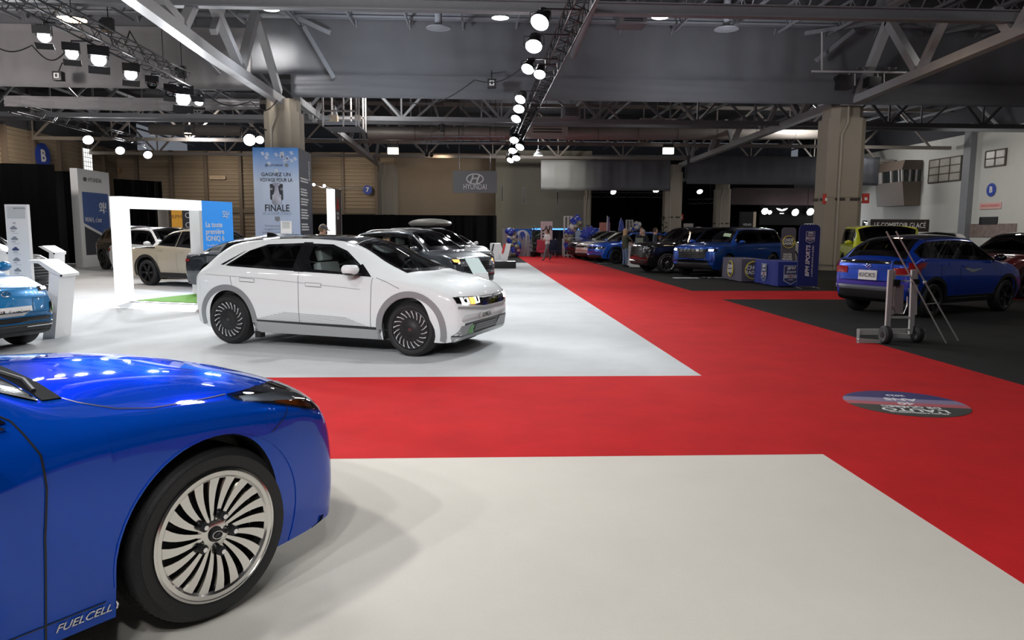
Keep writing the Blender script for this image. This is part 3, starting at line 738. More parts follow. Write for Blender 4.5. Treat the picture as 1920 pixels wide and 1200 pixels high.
# ---------------------------------------------------------------- blue saloon in the near left corner
def flake_paint(name, col, rough=.32):
    m = paint(name, col, 0.35, rough); nt = m.node_tree; b = nt.nodes['Principled BSDF']; b.inputs['Coat Weight'].default_value = 1.0; b.inputs['Specular IOR Level'].default_value = 0; b.inputs['Specular Tint'].default_value = (.0, .22, .9, 1)
    tc = nt.nodes.new('ShaderNodeTexCoord'); n = nt.nodes.new('ShaderNodeTexNoise'); n.inputs['Scale'].default_value = 900
    bp = nt.nodes.new('ShaderNodeBump'); bp.inputs['Strength'].default_value = .03; bp.inputs['Distance'].default_value = .001
    nt.links.new(tc.outputs['Object'], n.inputs['Vector']); nt.links.new(n.outputs['Fac'], bp.inputs['Height']); nt.links.new(bp.outputs[0], b.inputs['Normal']); return m
M_PBLUE = flake_paint('deep_blue_pearl_paint', (0.0, 0.062, 0.47), .25)
SP_SALOON = dict(W=1.885, xw=(-1.46, 1.46), rt=.368, ra=.425, tw=.245, rim=.276, inset=0.012, warp=(.24, .18), tuck=.035, belly=.55, bulge=.012, rS=.16, rR=.20, cowl=(.95, 1.03), flat=2.2,
 seats=((-.2, .37), (-.2, -.37), (-1.1, .37), (-1.1, -.37)), seatz=.5,
 st=[(-2.53, .45, .74, .50, .70, .56, .58), (-2.51, .34, .80, .70, .74, .84, .87), (-2.45, .28, .85, .84, .74, .94, .97), (-2.25, .22, .90, .90, .76, .99, 1.04), (-1.95, .19, .925, .92, .72, 1.05, 1.13), (-1.5, .19, .942, .93, .66, 1.20, 1.28), (-.9, .19, .942, .94, .61, 1.34, 1.43), (-.2, .19, .942, .935, .60, 1.38, 1.47), (.15, .19, .942, .93, .61, 1.34, 1.43),
  (.4, .19, .942, .93, .64, 1.25, 1.34), (.7, .19, .942, .93, .71, 1.10, 1.19), (.93, .19, .943, .925, .78, 1.00, 1.06), (1.1, .19, .945, .92, .795, .975, 1.055), (1.46, .19, .945, .90, .795, .945, 1.025), (1.8, .19, .935, .875, .785, .915, .97),
  (2.02, .19, .915, .85, .775, .88, .915), (2.15, .19, .895, .825, .765, .845, .87), (2.25, .20, .875, .775, .755, .795, .82), (2.315, .20, .85, .70, .745, .715, .735), (2.345, .215, .82, .56, .73, .58, .59), (2.355, .27, .79, .42, .70, .45, .46)])
def build_saloon(loc, rz, sc):
    c = Car('blue_saloon', 'deep blue saloon with bright many-spoked wheel, its front end filling the near left corner', loc, rz, sc, SP_SALOON, M_PBLUE, res=.04); r = c.root
    for s in (-1, 1):
        c.line('door_seam', [(.70, 1.03), (.757, .989), (.806, .876), (.812, .762), (.796, .591), (.791, .21)], 'y', s, .0075, off=.004, step=.02)
        c.line('sill_edge', [(.62, .268), (1.04, .268)], 'y', s, .005)
        c.line('bonnet_seam', [(1.60, .9245), (1.40, .932), (1.24, .940), (1.12, .958), (1.02, .99), (.97, 1.015)], 'y', s, .008, step=.02)
        c.line('bumper_seam', [(1.86, .845), (1.83, .80), (1.74, .745)], 'y', s, .004, step=.02)
        c.line('door_seam', [(-.42, .21), (-.42, .93)], 'y', s, .007)
        hl = c.patch('headlamp', [(1.60, .908), (1.80, .852), (1.96, .800), (2.10, .760)], [(1.60, .922), (1.80, .912), (1.96, .893), (2.09, .864)], 'y', s, M_LAMPG, .008, 24, 6, frame=0, th=.02)
        c.patch('lamp_housing', [(1.62, .906), (1.80, .856), (1.96, .804), (2.09, .766)], [(1.62, .918), (1.80, .908), (1.96, .889), (2.085, .860)], 'y', s, mat('smoke_lamp_inner', (.10, .105, .115), .25, .6), .002, 20, 5, parent=hl)
        c.patch('indicator_lens', [(1.80, .862), (1.92, .824), (2.03, .790)], [(1.80, .880), (1.92, .864), (2.0, .838)], 'y', s, mat('amber_reflector', (.55, .12, .01), .2, coat=1), .005, 14, 4, parent=hl)
        c.patch('lamp_strip', [(1.64, .896), (1.82, .864), (2.03, .826)], [(1.64, .910), (1.82, .890), (2.03, .858)], 'y', s, mat('bright_lamp_strip', (.75, .78, .82), .3, .1), .0065, 14, 3, parent=hl)
        c.patch('lamp_tip', [(2.045, .780), (2.09, .768)], [(2.045, .868), (2.088, .856)], 'y', s, M_CHRD, .0055, 4, 4, parent=hl)
        c.patch('front_door_glass', [(-.34, .975), (.62, .965)], [(-.34, 1.31), (.10, 1.30), (.58, 1.09)], 'y', s, M_TINT, .004, 14, 6, hole=True, frame=1)
        c.patch('rear_door_glass', [(-1.25, .975), (-.42, .975)], [(-1.15, 1.22), (-.42, 1.32)], 'y', s, M_TINT, .004, 14, 6, hole=True, frame=1)
        mi = c.patch('window_strip', [(.05, .955), (.73, .965)], [(.05, .968), (.71, .978)], 'y', s, M_CHR, .012, 12, 2)
        c.patch('mirror_triangle', [(.62, .975), (.74, .985)], [(.60, 1.08), (.68, 1.045)], 'y', s, M_GLOSSB, .008, 4, 4)
        bm = B(); ball(bm, (.42, s*1.02, 1.06), 1, (.10, .12, .07), 18, 10); mo = obj('wing_mirror', bm, M_PBLUE, r)
        bm = B(); bar(bm, (.45, s*.90, 1.0), (.43, s*1.0, 1.03), .1, .03); obj('mirror_foot', bm, M_BLACK, mo)
        # lower front corner intake, side of the grille
        c.patch('corner_intake', [(s*.70, .36), (s*.52, .33)], [(s*.70, .44), (s*.54, .50)], 'x', 1, M_GLOSSB, .006, 6, 6)
        c.patch('rear_lamp', [(s*.80, .80), (s*.2, .82)], [(s*.80, .88), (s*.2, .87)], 'x', -1, M_RED, .008, 10, 3)
        for i in (0, 1): c.arch(i, s, .010, M_PBLUE, .004, a0=-24, a1=204, name='wheel_arch_lip')
    bm = text_mesh('FUELCELL', .040, .003, bold=.012, shear=.35, width=.195)
    for v in bm.verts: v.co = Vector((.918+v.co.x, -.9375-v.co.z, .238+v.co.y+.0))
    q = []
    for v in bm.verts:
        p, n = c.surf(v.co.x, v.co.z, 'y', -1, .0); v.co.y = p.y-(.006 if v.co.y < -.9375 else .0)
    obj('badge_lettering', bm, M_CHR, r, sm=0)
    bm = B()
    for k in range(2):
        p, n = c.surf(1.035+k*.014, .243, 'y', -1, .004); tube(bm, [p+Vector((0, 0, -.016+k*.006)), p+Vector((.004, 0, .0)), p+Vector((0, 0, .014+k*.006))], [.003, .0055, .002], 8)
    obj('badge_drop', bm, M_CHR, r)
    c.patch('front_grille', [(-.62, .26), (.62, .26)], [(-.50, .62), (.50, .62)], 'x', 1, M_GRILLE, .006, 20, 8)
    c.patch('front_lip', [(-.84, .195), (.84, .195)], [(-.84, .225), (.84, .225)], 'x', 1, M_GLOSSB, .012, 20, 2, th=.03)
    c.patch('windscreen', [(.90, -.73), (.96, 0), (.90, .73)], [(.10, -.53), (.02, 0), (.10, .53)], 'z', 1, M_TINT, .004, 16, 8, hole=True, frame=1)
    c.patch('rear_screen', [(-1.75, -.6), (-1.8, 0), (-1.75, .6)], [(-1.0, -.53), (-.95, 0), (-1.0, .53)], 'z', 1, M_TINT, .004, 16, 8, hole=True, frame=1)
    bm = B(); tube(bm, [c.surf(x, y, 'z', 1, .012)[0] for x, y in ((.93, -.62), (.97, -.45), (.96, -.2), (.90, -.05))], .009, 6); obj('wiper', bm, M_BLACK, r)
    c.patch('cowl_cover', [(.99, -.70), (1.04, 0), (.99, .70)], [(.915, -.72), (.975, 0), (.915, .72)], 'z', 1, mat('matt_black_cowl', (.006, .006, .007), .9, spec=.1), .005, 20, 3)
    c.finish(); c.wheels('blades', mat('bright_machined_rim', (.66, .65, .62), .16, 1.0), n=72, detail=2)
    return c
# ---------------------------------------------------------------- the hall
XL, XR, YB, YN, ZC = -29.0, 33.0, 63.0, -9.0, 10.6
def carpetmat(name, col, amt=.06, sc=3, fib=350, bump=.25):
    m = mat(name, col, .95, spec=.15); nt = m.node_tree; b = nt.nodes['Principled BSDF']
    tc = nt.nodes.new('ShaderNodeTexCoord'); L = nt.links.new
    n1 = nt.nodes.new('ShaderNodeTexNoise'); n1.inputs['Scale'].default_value = sc*.25; n1.inputs['Detail'].default_value = 6; n1.inputs['Roughness'].default_value = .65
    n2 = nt.nodes.new('ShaderNodeTexNoise'); n2.inputs['Scale'].default_value = fib*.4; n2.inputs['Detail'].default_value = 2
    r = nt.nodes.new('ShaderNodeMapRange'); r.inputs[1].default_value = .3; r.inputs[2].default_value = .7; r.inputs[3].default_value = 1-amt; r.inputs[4].default_value = 1+amt
    r2 = nt.nodes.new('ShaderNodeMapRange'); r2.inputs[1].default_value = .3; r2.inputs[2].default_value = .7; r2.inputs[3].default_value = 1-amt*.8; r2.inputs[4].default_value = 1+amt*.8
    mu = nt.nodes.new('ShaderNodeMath'); mu.operation = 'MULTIPLY'; v = nt.nodes.new('ShaderNodeVectorMath'); v.operation = 'SCALE'; v.inputs[0].default_value = col
    L(tc.outputs['Object'], n1.inputs['Vector']); L(tc.outputs['Object'], n2.inputs['Vector']); L(n1.outputs['Fac'], r.inputs[0]); L(n2.outputs['Fac'], r2.inputs[0])
    L(r.outputs[0], mu.inputs[0]); L(r2.outputs[0], mu.inputs[1]); L(mu.outputs[0], v.inputs['Scale']); L(v.outputs[0], b.inputs['Base Color'])
    bp = nt.nodes.new('ShaderNodeBump'); bp.inputs['Strength'].default_value = bump; bp.inputs['Distance'].default_value = .004
    L(n2.outputs['Fac'], bp.inputs['Height']); L(bp.outputs[0], b.inputs['Normal']); return m
M_FLOOR = mat('concrete_floor', (.10, .10, .10), .6, noise=.2, nscale=2)
M_CREAM = carpetmat('cream_carpet', (.64, .605, .54), .035, 4)
M_GREYC = carpetmat('pale_grey_carpet', (.53, .545, .55), .07, 5)
M_REDC = carpetmat('red_carpet_pile', (.50, .012, .014), .12, 6)
M_BLKC = carpetmat('black_carpet_pile', (.022, .022, .021), .10, 6)
bm = B(); box(bm, (2, 27, -.1), (XR-XL+.6, YB+16-YN+12, .2)); struct('floor', bm, M_FLOOR)
bm = B(); box(bm, (2, 27, ZC+.1), (XR-XL+.6, YB+16-YN+12, .2)); struct('ceiling', bm, mat('dark_ceiling_deck', (.055, .058, .068), .85, noise=.15, nscale=2))
def carpet(name, label, pts, m, z=.008, holes=None):
    bm = B(); prism(bm, [(x, y, 0) for x, y in pts], (0, 0, z)); return tag(obj(name, bm, m, sm=0), label, 'carpet')
AX0, AX1 = 2.62, 6.02    # main aisle
CY0, CY1 = 5.36, 8.41    # cross aisle
g = lambda x, y: tuple(gp(x, y)[:2])
ty0, ty1 = gp(1400, 562).y, gp(1400, 546).y
carpet('red_carpet', 'long red aisle carpet running straight from the near right corner to the far end', [(AX0, YN+.5), (AX1, YN+.5), (AX1, 47.5), (AX0, 47.5)], M_REDC, .010)
carpet('red_carpet', 'red cross carpet between the cream and the pale grey carpets on the left', [(-28, CY0), (AX0, CY0), (AX0, CY1), (-28, CY1)], M_REDC, .009)
carpet('red_carpet', 'red cross carpet between the black carpets on the right, in front of the banners', [(AX1, ty0), (32, ty0), (32, ty1), (AX1, ty1)], M_REDC, .009)
carpet('red_carpet', 'red crosswise carpet at the far end in front of the balloon stand', [(-3, 47.5), (12, 47.5), (12, 51), (-3, 51)], M_REDC, .009)
carpet('cream_carpet', 'cream carpet in the foreground under the deep blue saloon', [(-28, YN+.5), (AX0, YN+.5), (AX0, CY0), (-28, CY0)], M_CREAM)
gy = gp(975, 493).y
carpet('grey_carpet', 'pale grey carpet under the white crossover and the cars behind it', [(-28, CY1), (AX0, CY1), (AX0, gy), (-28, gy)], M_GREYC)
carpet('black_carpet', 'black carpet strip under the far left wall curtain beyond the letter display', [(-28, gy), (AX0, gy), (AX0, 47.5), (-28, 47.5)], M_BLKC)
carpet('black_carpet', 'black carpet at the right under the blue hatchback and the lift trolley', [(AX1, YN+.5), (32, YN+.5), (32, ty0), (AX1, ty0)], M_BLKC)
carpet('black_carpet', 'black carpet beyond the right cross aisle under the row of parked vehicles', [(AX1, ty1), (32, ty1), (32, 46.3), (AX1, 46.3)], M_BLKC)

def corrugated(p0, p1, z0, z1, name, m, pitch=.30, depth=.05):
    """wall of horizontal ribs from p0 to p1"""
    bm = B(); a, b = Vector((*p0, 0)), Vector((*p1, 0)); d = (b-a).normalized(); n = Vector((-d.y, d.x, 0))
    k = int((z1-z0)/pitch); prev = None
    for i in range(k):
        z = z0+i*pitch
        for dz, of in ((0, 0), (.06, depth), (pitch*.6, depth), (pitch*.6+.06, 0)):
            r = [bm.verts.new(p+n*of+Vector((0, 0, z+dz))) for p in (a, b)]
            if prev: bm.faces.new((prev[0], prev[1], r[1], r[0]))
            prev = r
    r = [bm.verts.new(p+Vector((0, 0, z1))) for p in (a, b)]; bm.faces.new((prev[0], prev[1], r[1], r[0]))
    r2 = [bm.verts.new(p-n*.25+Vector((0, 0, z1))) for p in (a, b)]; bm.faces.new((r[0], r[1], r2[1], r2[0]))
    r3 = [bm.verts.new(p-n*.25+Vector((0, 0, z0))) for p in (a, b)]; bm.faces.new((r2[0], r2[1], r3[1], r3[0]))
    return struct(name, bm, m, sm=0)
M_CORR = mat('beige_metal_cladding', (.30, .24, .175), .55, noise=.08, nscale=1)
M_CORRD = mat('brown_metal_post', (.16, .125, .10), .6)
M_TAUPE = mat('taupe_block_wall', (.21, .175, .14), .8, noise=.08, nscale=3, bump=.3, bscale=4)
M_OLIVE = mat('olive_block_wall', (.20, .19, .155), .8, noise=.08, nscale=3, bump=.3, bscale=4)
M_WWALL = mat('white_block_wall', (.62, .62, .58), .8, noise=.04, nscale=2)
zl = atX(0, 222, XL+.2).z
corrugated((XL, YB), (XL, YN), 0, 7.9, 'wall_left', M_CORR)
xs0, xs1 = atY(745, 400, YB).x, atY(929, 400, YB-3).x
corrugated((xs0, YB), (XL, YB), 0, 7.9, 'wall_back', M_CORR)
bm = B(); box(bm, ((xs0+xs1)/2, YB+.1, 3.95), (xs1-xs0+.4, .3, 7.9)); struct('wall_back_middle', bm, M_TAUPE)
xe = atY(1108, 400, YB-3).x
bm = B(); box(bm, ((xs1+xe)/2, YB-1.2, 3.95), (xe-xs1, 3.6, 7.9)); struct('wall_back_block', bm, M_OLIVE)
bm = B(); box(bm, ((xe+XR)/2, YB+15, 4.5), (XR-xe+2, .3, 9)); struct('wall_back_far', bm, mat('black_far_wall', (.012, .012, .014), .9))
bm = B(); box(bm, (XR+.15, 34, 4.1), (.3, 86, 8.2)); struct('wall_right', bm, M_WWALL)
bm = B(); box(bm, (2, YN-.1, 5.3), (XR-XL, .2, 10.6)); struct('wall_front', bm, mat('grey_rear_wall', (.12, .12, .125), .8))
bm = B(); box(bm, (XL-.15, 27, 9.3), (.2, 80, 2.8)); box(bm, (XR+.3, 34, 9.4), (.2, 86, 2.6)); box(bm, (2, YB+15.3, 9.6), (62, .2, 2.2)); struct('wall_upper', bm, mat('dark_ceiling_deck', (.07, .075, .085)))
# vertical posts on the cladding
bm = B()
for k in range(14): box(bm, (XL+.16, 60.5-k*3.1, 3.95), (.28, .30, 7.9))
for k in range(8): box(bm, (XL+1.6+k*2.75, YB-.16, 3.95), (.26, .28, 7.9))
struct('trim_1', bm, M_CORRD, sm=0)
# horizontal rail near the foot of the back cladding
bm = B(); box(bm, ((xs0+XL)/2, YB-.14, 3.1), (xs0-XL, .12, .35)); box(bm, (XL+.14, 44, 3.1), (.12, 36, .35)); struct('trim_2', bm, mat('brown_kick_rail', (.20, .16, .12), .6), sm=0)
# slit windows in the block wall, small window high on the left
for k, (px, py0, py1) in enumerate(((942, 348, 378), (982, 353, 381), (1045, 360, 385))):
    a = atY(px, (py0+py1)/2, YB-3.02); h = abs(atY(px, py0, YB-3).z-atY(px, py1, YB-3).z)
    bm = B(); box(bm, a, (.16, .05, h+.1)); o = struct('window_%d' % (k+1), bm, mat('dull_frame', (.30, .30, .25), .6))
    bm = B(); box(bm, a+Vector((0, -.03, 0)), (.09, .02, h)); obj('pane', bm, mat('dark_pane', (.03, .03, .03), .2), o)
a, b_ = atX(156, 300, XL+.32), atX(172, 300, XL+.32)
z0, z1 = atX(164, 320, XL+.32).z, atX(164, 279, XL+.32).z
bm = B(); box(bm, (XL+.3, (a.y+b_.y)/2, (z0+z1)/2), (.06, b_.y-a.y+.1, z1-z0+.1)); o = struct('window_4', bm, M_CORRD)
bm = B(); box(bm, (XL+.34, (a.y+b_.y)/2, (z0+z1)/2), (.02, b_.y-a.y, z1-z0)); pn = obj('pane', bm, mat('bright_daylit_pane', (.8, .82, .8), .4, emit=1.0), o)
bm = B()
for k in range(5): box(bm, (XL+.36, a.y+(b_.y-a.y)*k/4, (z0+z1)/2), (.02, .04, z1-z0))
for k in range(6): box(bm, (XL+.36, (a.y+b_.y)/2, z0+(z1-z0)*k/5), (.02, b_.y-a.y, .04))
obj('glazing_bars', bm, mat('grey_bars', (.35, .35, .33)), o)
# right wall: pillar, windows, booth
def on_r(x, y, off=0.0): return atX(x, y, XR-off)
def rwin(n, x0, y0, x1, y1, nx, ny):
    p = on_r(x0, (y0+y1)/2); q = on_r(x1, (y0+y1)/2); ya, yb = q.y, p.y; zm = (on_r((x0+x1)/2, y0).z, on_r((x0+x1)/2, y1).z)
    c = Vector((XR-.02, (ya+yb)/2, (zm[0]+zm[1])/2)); sy, sz = yb-ya, zm[0]-zm[1]
    bm = B(); box(bm, c, (.08, sy+.12, sz+.12)); o = struct('window_%d' % n, bm, mat('brown_frame', (.10, .085, .07), .6))
    bm = B(); box(bm, c+Vector((-.05, 0, 0)), (.02, sy, sz)); obj('pane', bm, mat('window_with_blind', (.42, .40, .36), .35, noise=.5, nscale=1.2), o)
    bm = B()
    for k in range(nx+1): box(bm, c+Vector((-.07, -sy/2+sy*k/nx, 0)), (.03, .10, sz))
    for k in range(ny+1): box(bm, c+Vector((-.07, 0, -sz/2+sz*k/ny)), (.03, sy, .08))
    obj('window_frame', bm, mat('brown_frame', (.10, .085, .07), .6), o)
rwin(5, 1744, 297, 1803, 340, 3, 3); rwin(6, 1850, 282, 1887, 311, 2, 2)
p = on_r(1811, 330, .35); bm = B(); box(bm, (XR-.2, p.y, 4.4), (.4, .75, 8.8)); struct('trim_3', bm, M_STEEL)
# black curtains
M_CURT = mat('black_velvet_curtain', (.004, .004, .005), .85, spec=.2)
def curtain(label, a, b, z1, grp=None, m=None, n=None, amp=.07, z0=.02, name='stage_curtain', cat='curtain'):
    bm = B(); a, b = Vector((*a, 0)), Vector((*b, 0)); L_ = (b-a).length; d = (b-a)/L_; nn = Vector((-d.y, d.x, 0)); n = n or int(L_*7)
    R0 = [];
    for i in range(n+1):
        t = i/n; s = t*L_; o_ = amp*(math.sin(s*6.3+math.sin(s*1.7)*1.5)+.4*math.sin(s*15)); p = a+d*s+nn*o_
        R0.append((bm.verts.new(p+Vector((0, 0, z0))), bm.verts.new(p*1+nn*o_*-.4+Vector((0, 0, z1)))))
    for i in range(n): bm.faces.new((R0[i][0], R0[i+1][0], R0[i+1][1], R0[i][1]))
    bmesh.ops.solidify(bm, geom=bm.faces[:], thickness=.012)
    o = tag(obj(name, bm, m or M_CURT, sm=60), label, cat, grp)
    return o
zt = lambda x, y, Y: atY(x, y, Y).z
Y1 = gp(140, 501).y
curtain('tall black curtain at the left edge, behind the pale blue car', (atY(-120, 400, Y1-3).x, Y1-3.5), (atY(108, 400, Y1-2.5).x, Y1-2.5), zt(60, 306, Y1-3))
curtain('flat black curtain between the left corner curtain and the tall white display totem', (atY(86, 400, Y1+3).x, Y1+3), (atY(177, 400, Y1+3).x, Y1+3), zt(140, 321, Y1+3))
Y2 = 44; curtain('black curtain seen through the white arch, right of the tall totem', (atY(235, 400, Y2).x, Y2-1.2), (atY(292, 400, Y2).x, Y2+1), zt(260, 338, Y2))
Y3 = 54; curtain('low wide black curtain along the back wall behind the grey cars', (atY(578, 430, Y3).x, Y3), (atY(931, 430, Y3).x, Y3), zt(760, 403, Y3))
Y4 = YB+8; curtain('wide black curtain across the far hall behind the parked trucks', (atY(1108, 400, Y4).x, Y4), (32.0, Y4), zt(1300, 372, Y4), amp=.12)
# concrete pillars
M_CONC = mat('beige_concrete_pillar', (.36, .315, .25), .8, noise=.07, nscale=2)
def pillar(label, x, y, w_, zt_, band=2.6, rz=0, grp=None):
    t = thing('concrete_pillar', label, 'pillar', (x, y, 0), rz, grp)
    bm = B(); h = w_/2; c = w_*.20
    P = [(-h+c, -h), (h-c, -h), (h, -h+c), (h, h-c), (h-c, h), (-h+c, h), (-h, h-c), (-h, -h+c)]
    prism(bm, [(a*1.0, b*1.0, band+.12) for a, b in P], (0, 0, zt_-band-.12-.5))
    ring = [(a, b) for a, b in P]
    prism(bm, [(a*1.0, b*1.0, .25) for a, b in P], (0, 0, band-.28)); prism(bm, [(a*.93, b*.93, 0) for a, b in P], (0, 0, .25))
    prism(bm, [(a*.98, b*.98, band-.05) for a, b in P], (0, 0, .2)); prism(bm, [(a*.85, b*.85, zt_-.55) for a, b in P], (0, 0, .56))
    obj('pillar_shaft', bm, M_CONC, t, sm=20)
    bm = B()
    for sx in (-.18, .22): box(bm, (w_*sx, -h-.004, band+.035), (w_*.26, .04, .10)); box(bm, (-h-.004, w_*sx, band+.035), (.04, w_*.26, .10))
    obj('dark_band', bm, mat('dark_strap', (.05, .04, .03), .7), t)
    bm = B(); tube(bm, [(-w_*.24, -h-.05, .1), (-w_*.24, -h-.05, zt_-1.2), (-w_*.1, -h-.05, zt_-.7), (-w_*.1, -h-.05, zt_)], .045, 8); obj('drain_pipe', bm, mat('pale_pipe', (.42, .38, .32), .5), t)
    return t
YC = gp(1585, 508).y; wcol = 1.62
pr = atY(1592, 300, YC); plx = atY(524, 240, YC); ZB = atY(960, 191, YC).z
pillar('thick beige concrete pillar on the right, behind the dark blue upright banner', pr.x, YC+wcol/2, wcol, ZB+.05, 3.0)
pillar('beige concrete pillar on the left, rising behind the pale blue ice-hockey banner', plx.x, YC+wcol/2, wcol*.88, ZB+.05, 3.0)
YD = 59.0
pillar('beige pillar by the back wall, above the grey cars', atY(726, 400, YD-1).x, YD, 1.55, atY(726, 308, YD-1).z, 2.7)
pillar('beige pillar standing beyond the blue and black vehicles, with a pipe on its face', atY(1265, 400, 54).x, 54.8, 1.25, atY(1265, 308, 54).z, 2.6)
pillar('beige pillar between the far black curtains, right of the pillar with the pipe', atY(1357, 400, 58).x, 58.5, 1.15, atY(1357, 342, 58).z, 2.2)
pillar('slim beige pillar at the end of the olive block wall', atY(1101, 400, 60).x, 60.2, .62, atY(1101, 355, 60).z, 2.0)
# fabric wrapped beams
M_DRAPE = mat('grey_fire_cloth', (.225, .23, .25), .75, noise=.12, nscale=.9, bump=1.0, bscale=.9)
M_DRAPE2 = mat('pale_hanging_cloth', (.36, .35, .36), .8, noise=.10, nscale=1.2, bump=.5, bscale=1.5)
def cloth(label, x0, x1, y, z0, z1, n=220, m=None, amp=.05, sag=0, y1=None, name='hanging_cloth'):
    bm = B(); rows = []; nz = 8; rnd = random.Random(int(x0*7+y)); ph = [rnd.uniform(0, 6) for _ in range(4)]
    for i in range(n+1):
        x = x0+(x1-x0)*i/n; yy = y if y1 is None else y+(y1-y)*i/n; f = amp*(math.sin(x*2.3+ph[0])*.5+math.sin(x*5.1+ph[1]+math.sin(x))*.35+math.sin(x*11+ph[2])*.15)
        rows.append([bm.verts.new((x, yy+f*(.3+.7*math.sin(PI*j/nz)**.5)+(.03*math.sin(j*2.1+x*.7)), z0+(z1-z0)*j/nz-(sag*math.sin(PI*i/n)*(1-j/nz)))) for j in range(nz+1)])
    for A, C in zip(rows, rows[1:]):
        for j in range(nz): bm.faces.new((A[j], A[j+1], C[j+1], C[j]))
    bmesh.ops.solidify(bm, geom=bm.faces[:], thickness=.02)
    return tag(obj(name, bm, m or M_DRAPE, sm=80), label, 'cloth')
cloth('huge grey cloth hung from the roof across the whole hall above both near pillars', XL+.3, XR-.2, YC-.3, ZB+.9, ZC-.2, amp=.12)
cloth('narrow grey cloth band along the bottom edge of the huge hanging cloth', plx.x+.6, XR-.2, YC-.42, ZB, ZB+.92, amp=.03, n=160)
p0 = atY(8, 212, YC-.6); p1 = atY(488, 205, YC-.6)
cloth('gathered pale cloth roll sagging left of the left pillar', p0.x, p1.x, YC-.6, p1.z, atY(200, 182, YC-.6).z, m=M_DRAPE2, amp=.16, sag=.12)
cloth('warm pale wall cloth behind the left lighting truss', XL+.4, plx.x-.9, YC-.42, ZB+.25, ZB+2.6, m=M_DRAPE2, amp=.10)  # paler sheet over the huge cloth; warm lamplight put into its colour
Y5 = 55.0
cloth('grey cloth band hung in front of the far dark hall, beside the olive wall', atY(1014, 330, Y5).x, atY(1250, 330, Y5).x, Y5, zt(1014, 357, Y5), zt(1014, 300, Y5), amp=.08, y1=Y5-1)
cloth('second grey cloth band, right of the pillar with the pipe', atY(1283, 330, Y5).x, atY(1640, 330, Y5).x, Y5-.6, zt(1300, 346, Y5), zt(1300, 293, Y5), amp=.08)
Y6 = 66.0
cloth('pinkish grey cloth band deep in the far hall above the lit logo wall', atY(1372, 370, Y6).x, atY(1640, 370, Y6).x, Y6, zt(1372, 384, Y6), zt(1372, 352, Y6), m=mat('mauve_cloth', (.20, .16, .16), .8), amp=.06)
# steel: transverse beams, roof trusses, joists
def beamI(bm, a, b, w_, h):
    a, b = Vector(a), Vector(b); bar(bm, a+Vector((0, 0, h/2)), b+Vector((0, 0, h/2)), w_, h*.12); bar(bm, a-Vector((0, 0, h/2)), b-Vector((0, 0, h/2)), w_, h*.12); bar(bm, a, b, w_*.15, h)
bm = B(); YA = 22.0; zA = atY(1000, 14, YA).z; beamI(bm, (XL+.3, YA, zA), (XR-.2, YA, zA), .3, .30); struct('trim_4', bm, M_STEEL, sm=0)
bm = B(); beamI(bm, (XL+.3, YC-.9, ZC-.5), (XR-.2, YC-.9, ZC-.5), .35, .6)
for y in (10, 16): beamI(bm, (XL+.3, y, ZC-.4), (XR-.2, y, ZC-.4), .3, .5)
struct('trim_5', bm, M_STEEL, sm=0)
def roof_truss(label, y, zb, zt_, x0, x1, bay=5.0, m=None, w_=.22):
    t = thing('roof_truss', label, 'roof truss', (x0, y, 0))
    bm = B(); bar(bm, (0, 0, zb), (x1-x0, 0, zb), w_*.9, w_); bar(bm, (0, 0, zt_), (x1-x0, 0, zt_), w_, w_); obj('chord', bm, m or M_STEEL, t, sm=0)
    bm = B(); n = int((x1-x0)/bay)
    for k in range(n):
        xa = k*bay; bar(bm, (xa, 0, zb), (xa+bay/2, 0, zt_), .12); bar(bm, (xa+bay, 0, zb), (xa+bay/2, 0, zt_), .12); bar(bm, (xa, 0, zb), (xa, 0, zt_), .08)
    obj('web_members', bm, m or M_STEEL, t, sm=0); return t
M_STEELW = mat('warm_grey_steel', (.25, .22, .20), .55)
for (y, yy, lab, m_) in ((38.5, 225, 'roof truss just behind the huge grey hanging cloth', M_STEEL), (44, 232, 'second roof truss behind the grey hanging cloth', M_STEEL), (51, 268, 'roof truss crossing in front of the back wall above the grey logo panel', M_STEELW), (58, 294, 'rearmost roof truss against the back wall', M_STEELW)):
    roof_truss(lab, y, atY(900, yy, y).z, 9.9, XL+.3, XR-.3, m=m_)
roof_truss('roof truss in the dark far hall beyond the black curtain', 68, 6.2, 8.3, 9, XR-.3)
bm = B()
for k in range(29):
    x = XL+1.2+k*2.1
    bar(bm, (x, YN+1, ZC-1.05), (x, YC-.8, ZC-1.05), .07, .10); bar(bm, (x, YN+1, ZC-.25), (x, YC-.8, ZC-.25), .07, .10)
    for j in range(26): y = YN+1+j*1.5; bar(bm, (x, y, ZC-1.05), (x, y+.75, ZC-.25), .04); bar(bm, (x, y+1.5, ZC-1.05), (x, y+.75, ZC-.25), .04)
struct('trim_6', bm, M_STEEL, sm=0)
bm = B()
for k in range(20):
    x = XL+1.5+k*3.1; bar(bm, (x, YC+.5, ZC-.9), (x, YB+13, ZC-.9), .10, .14)
struct('trim_7', bm, M_STEEL, sm=0)
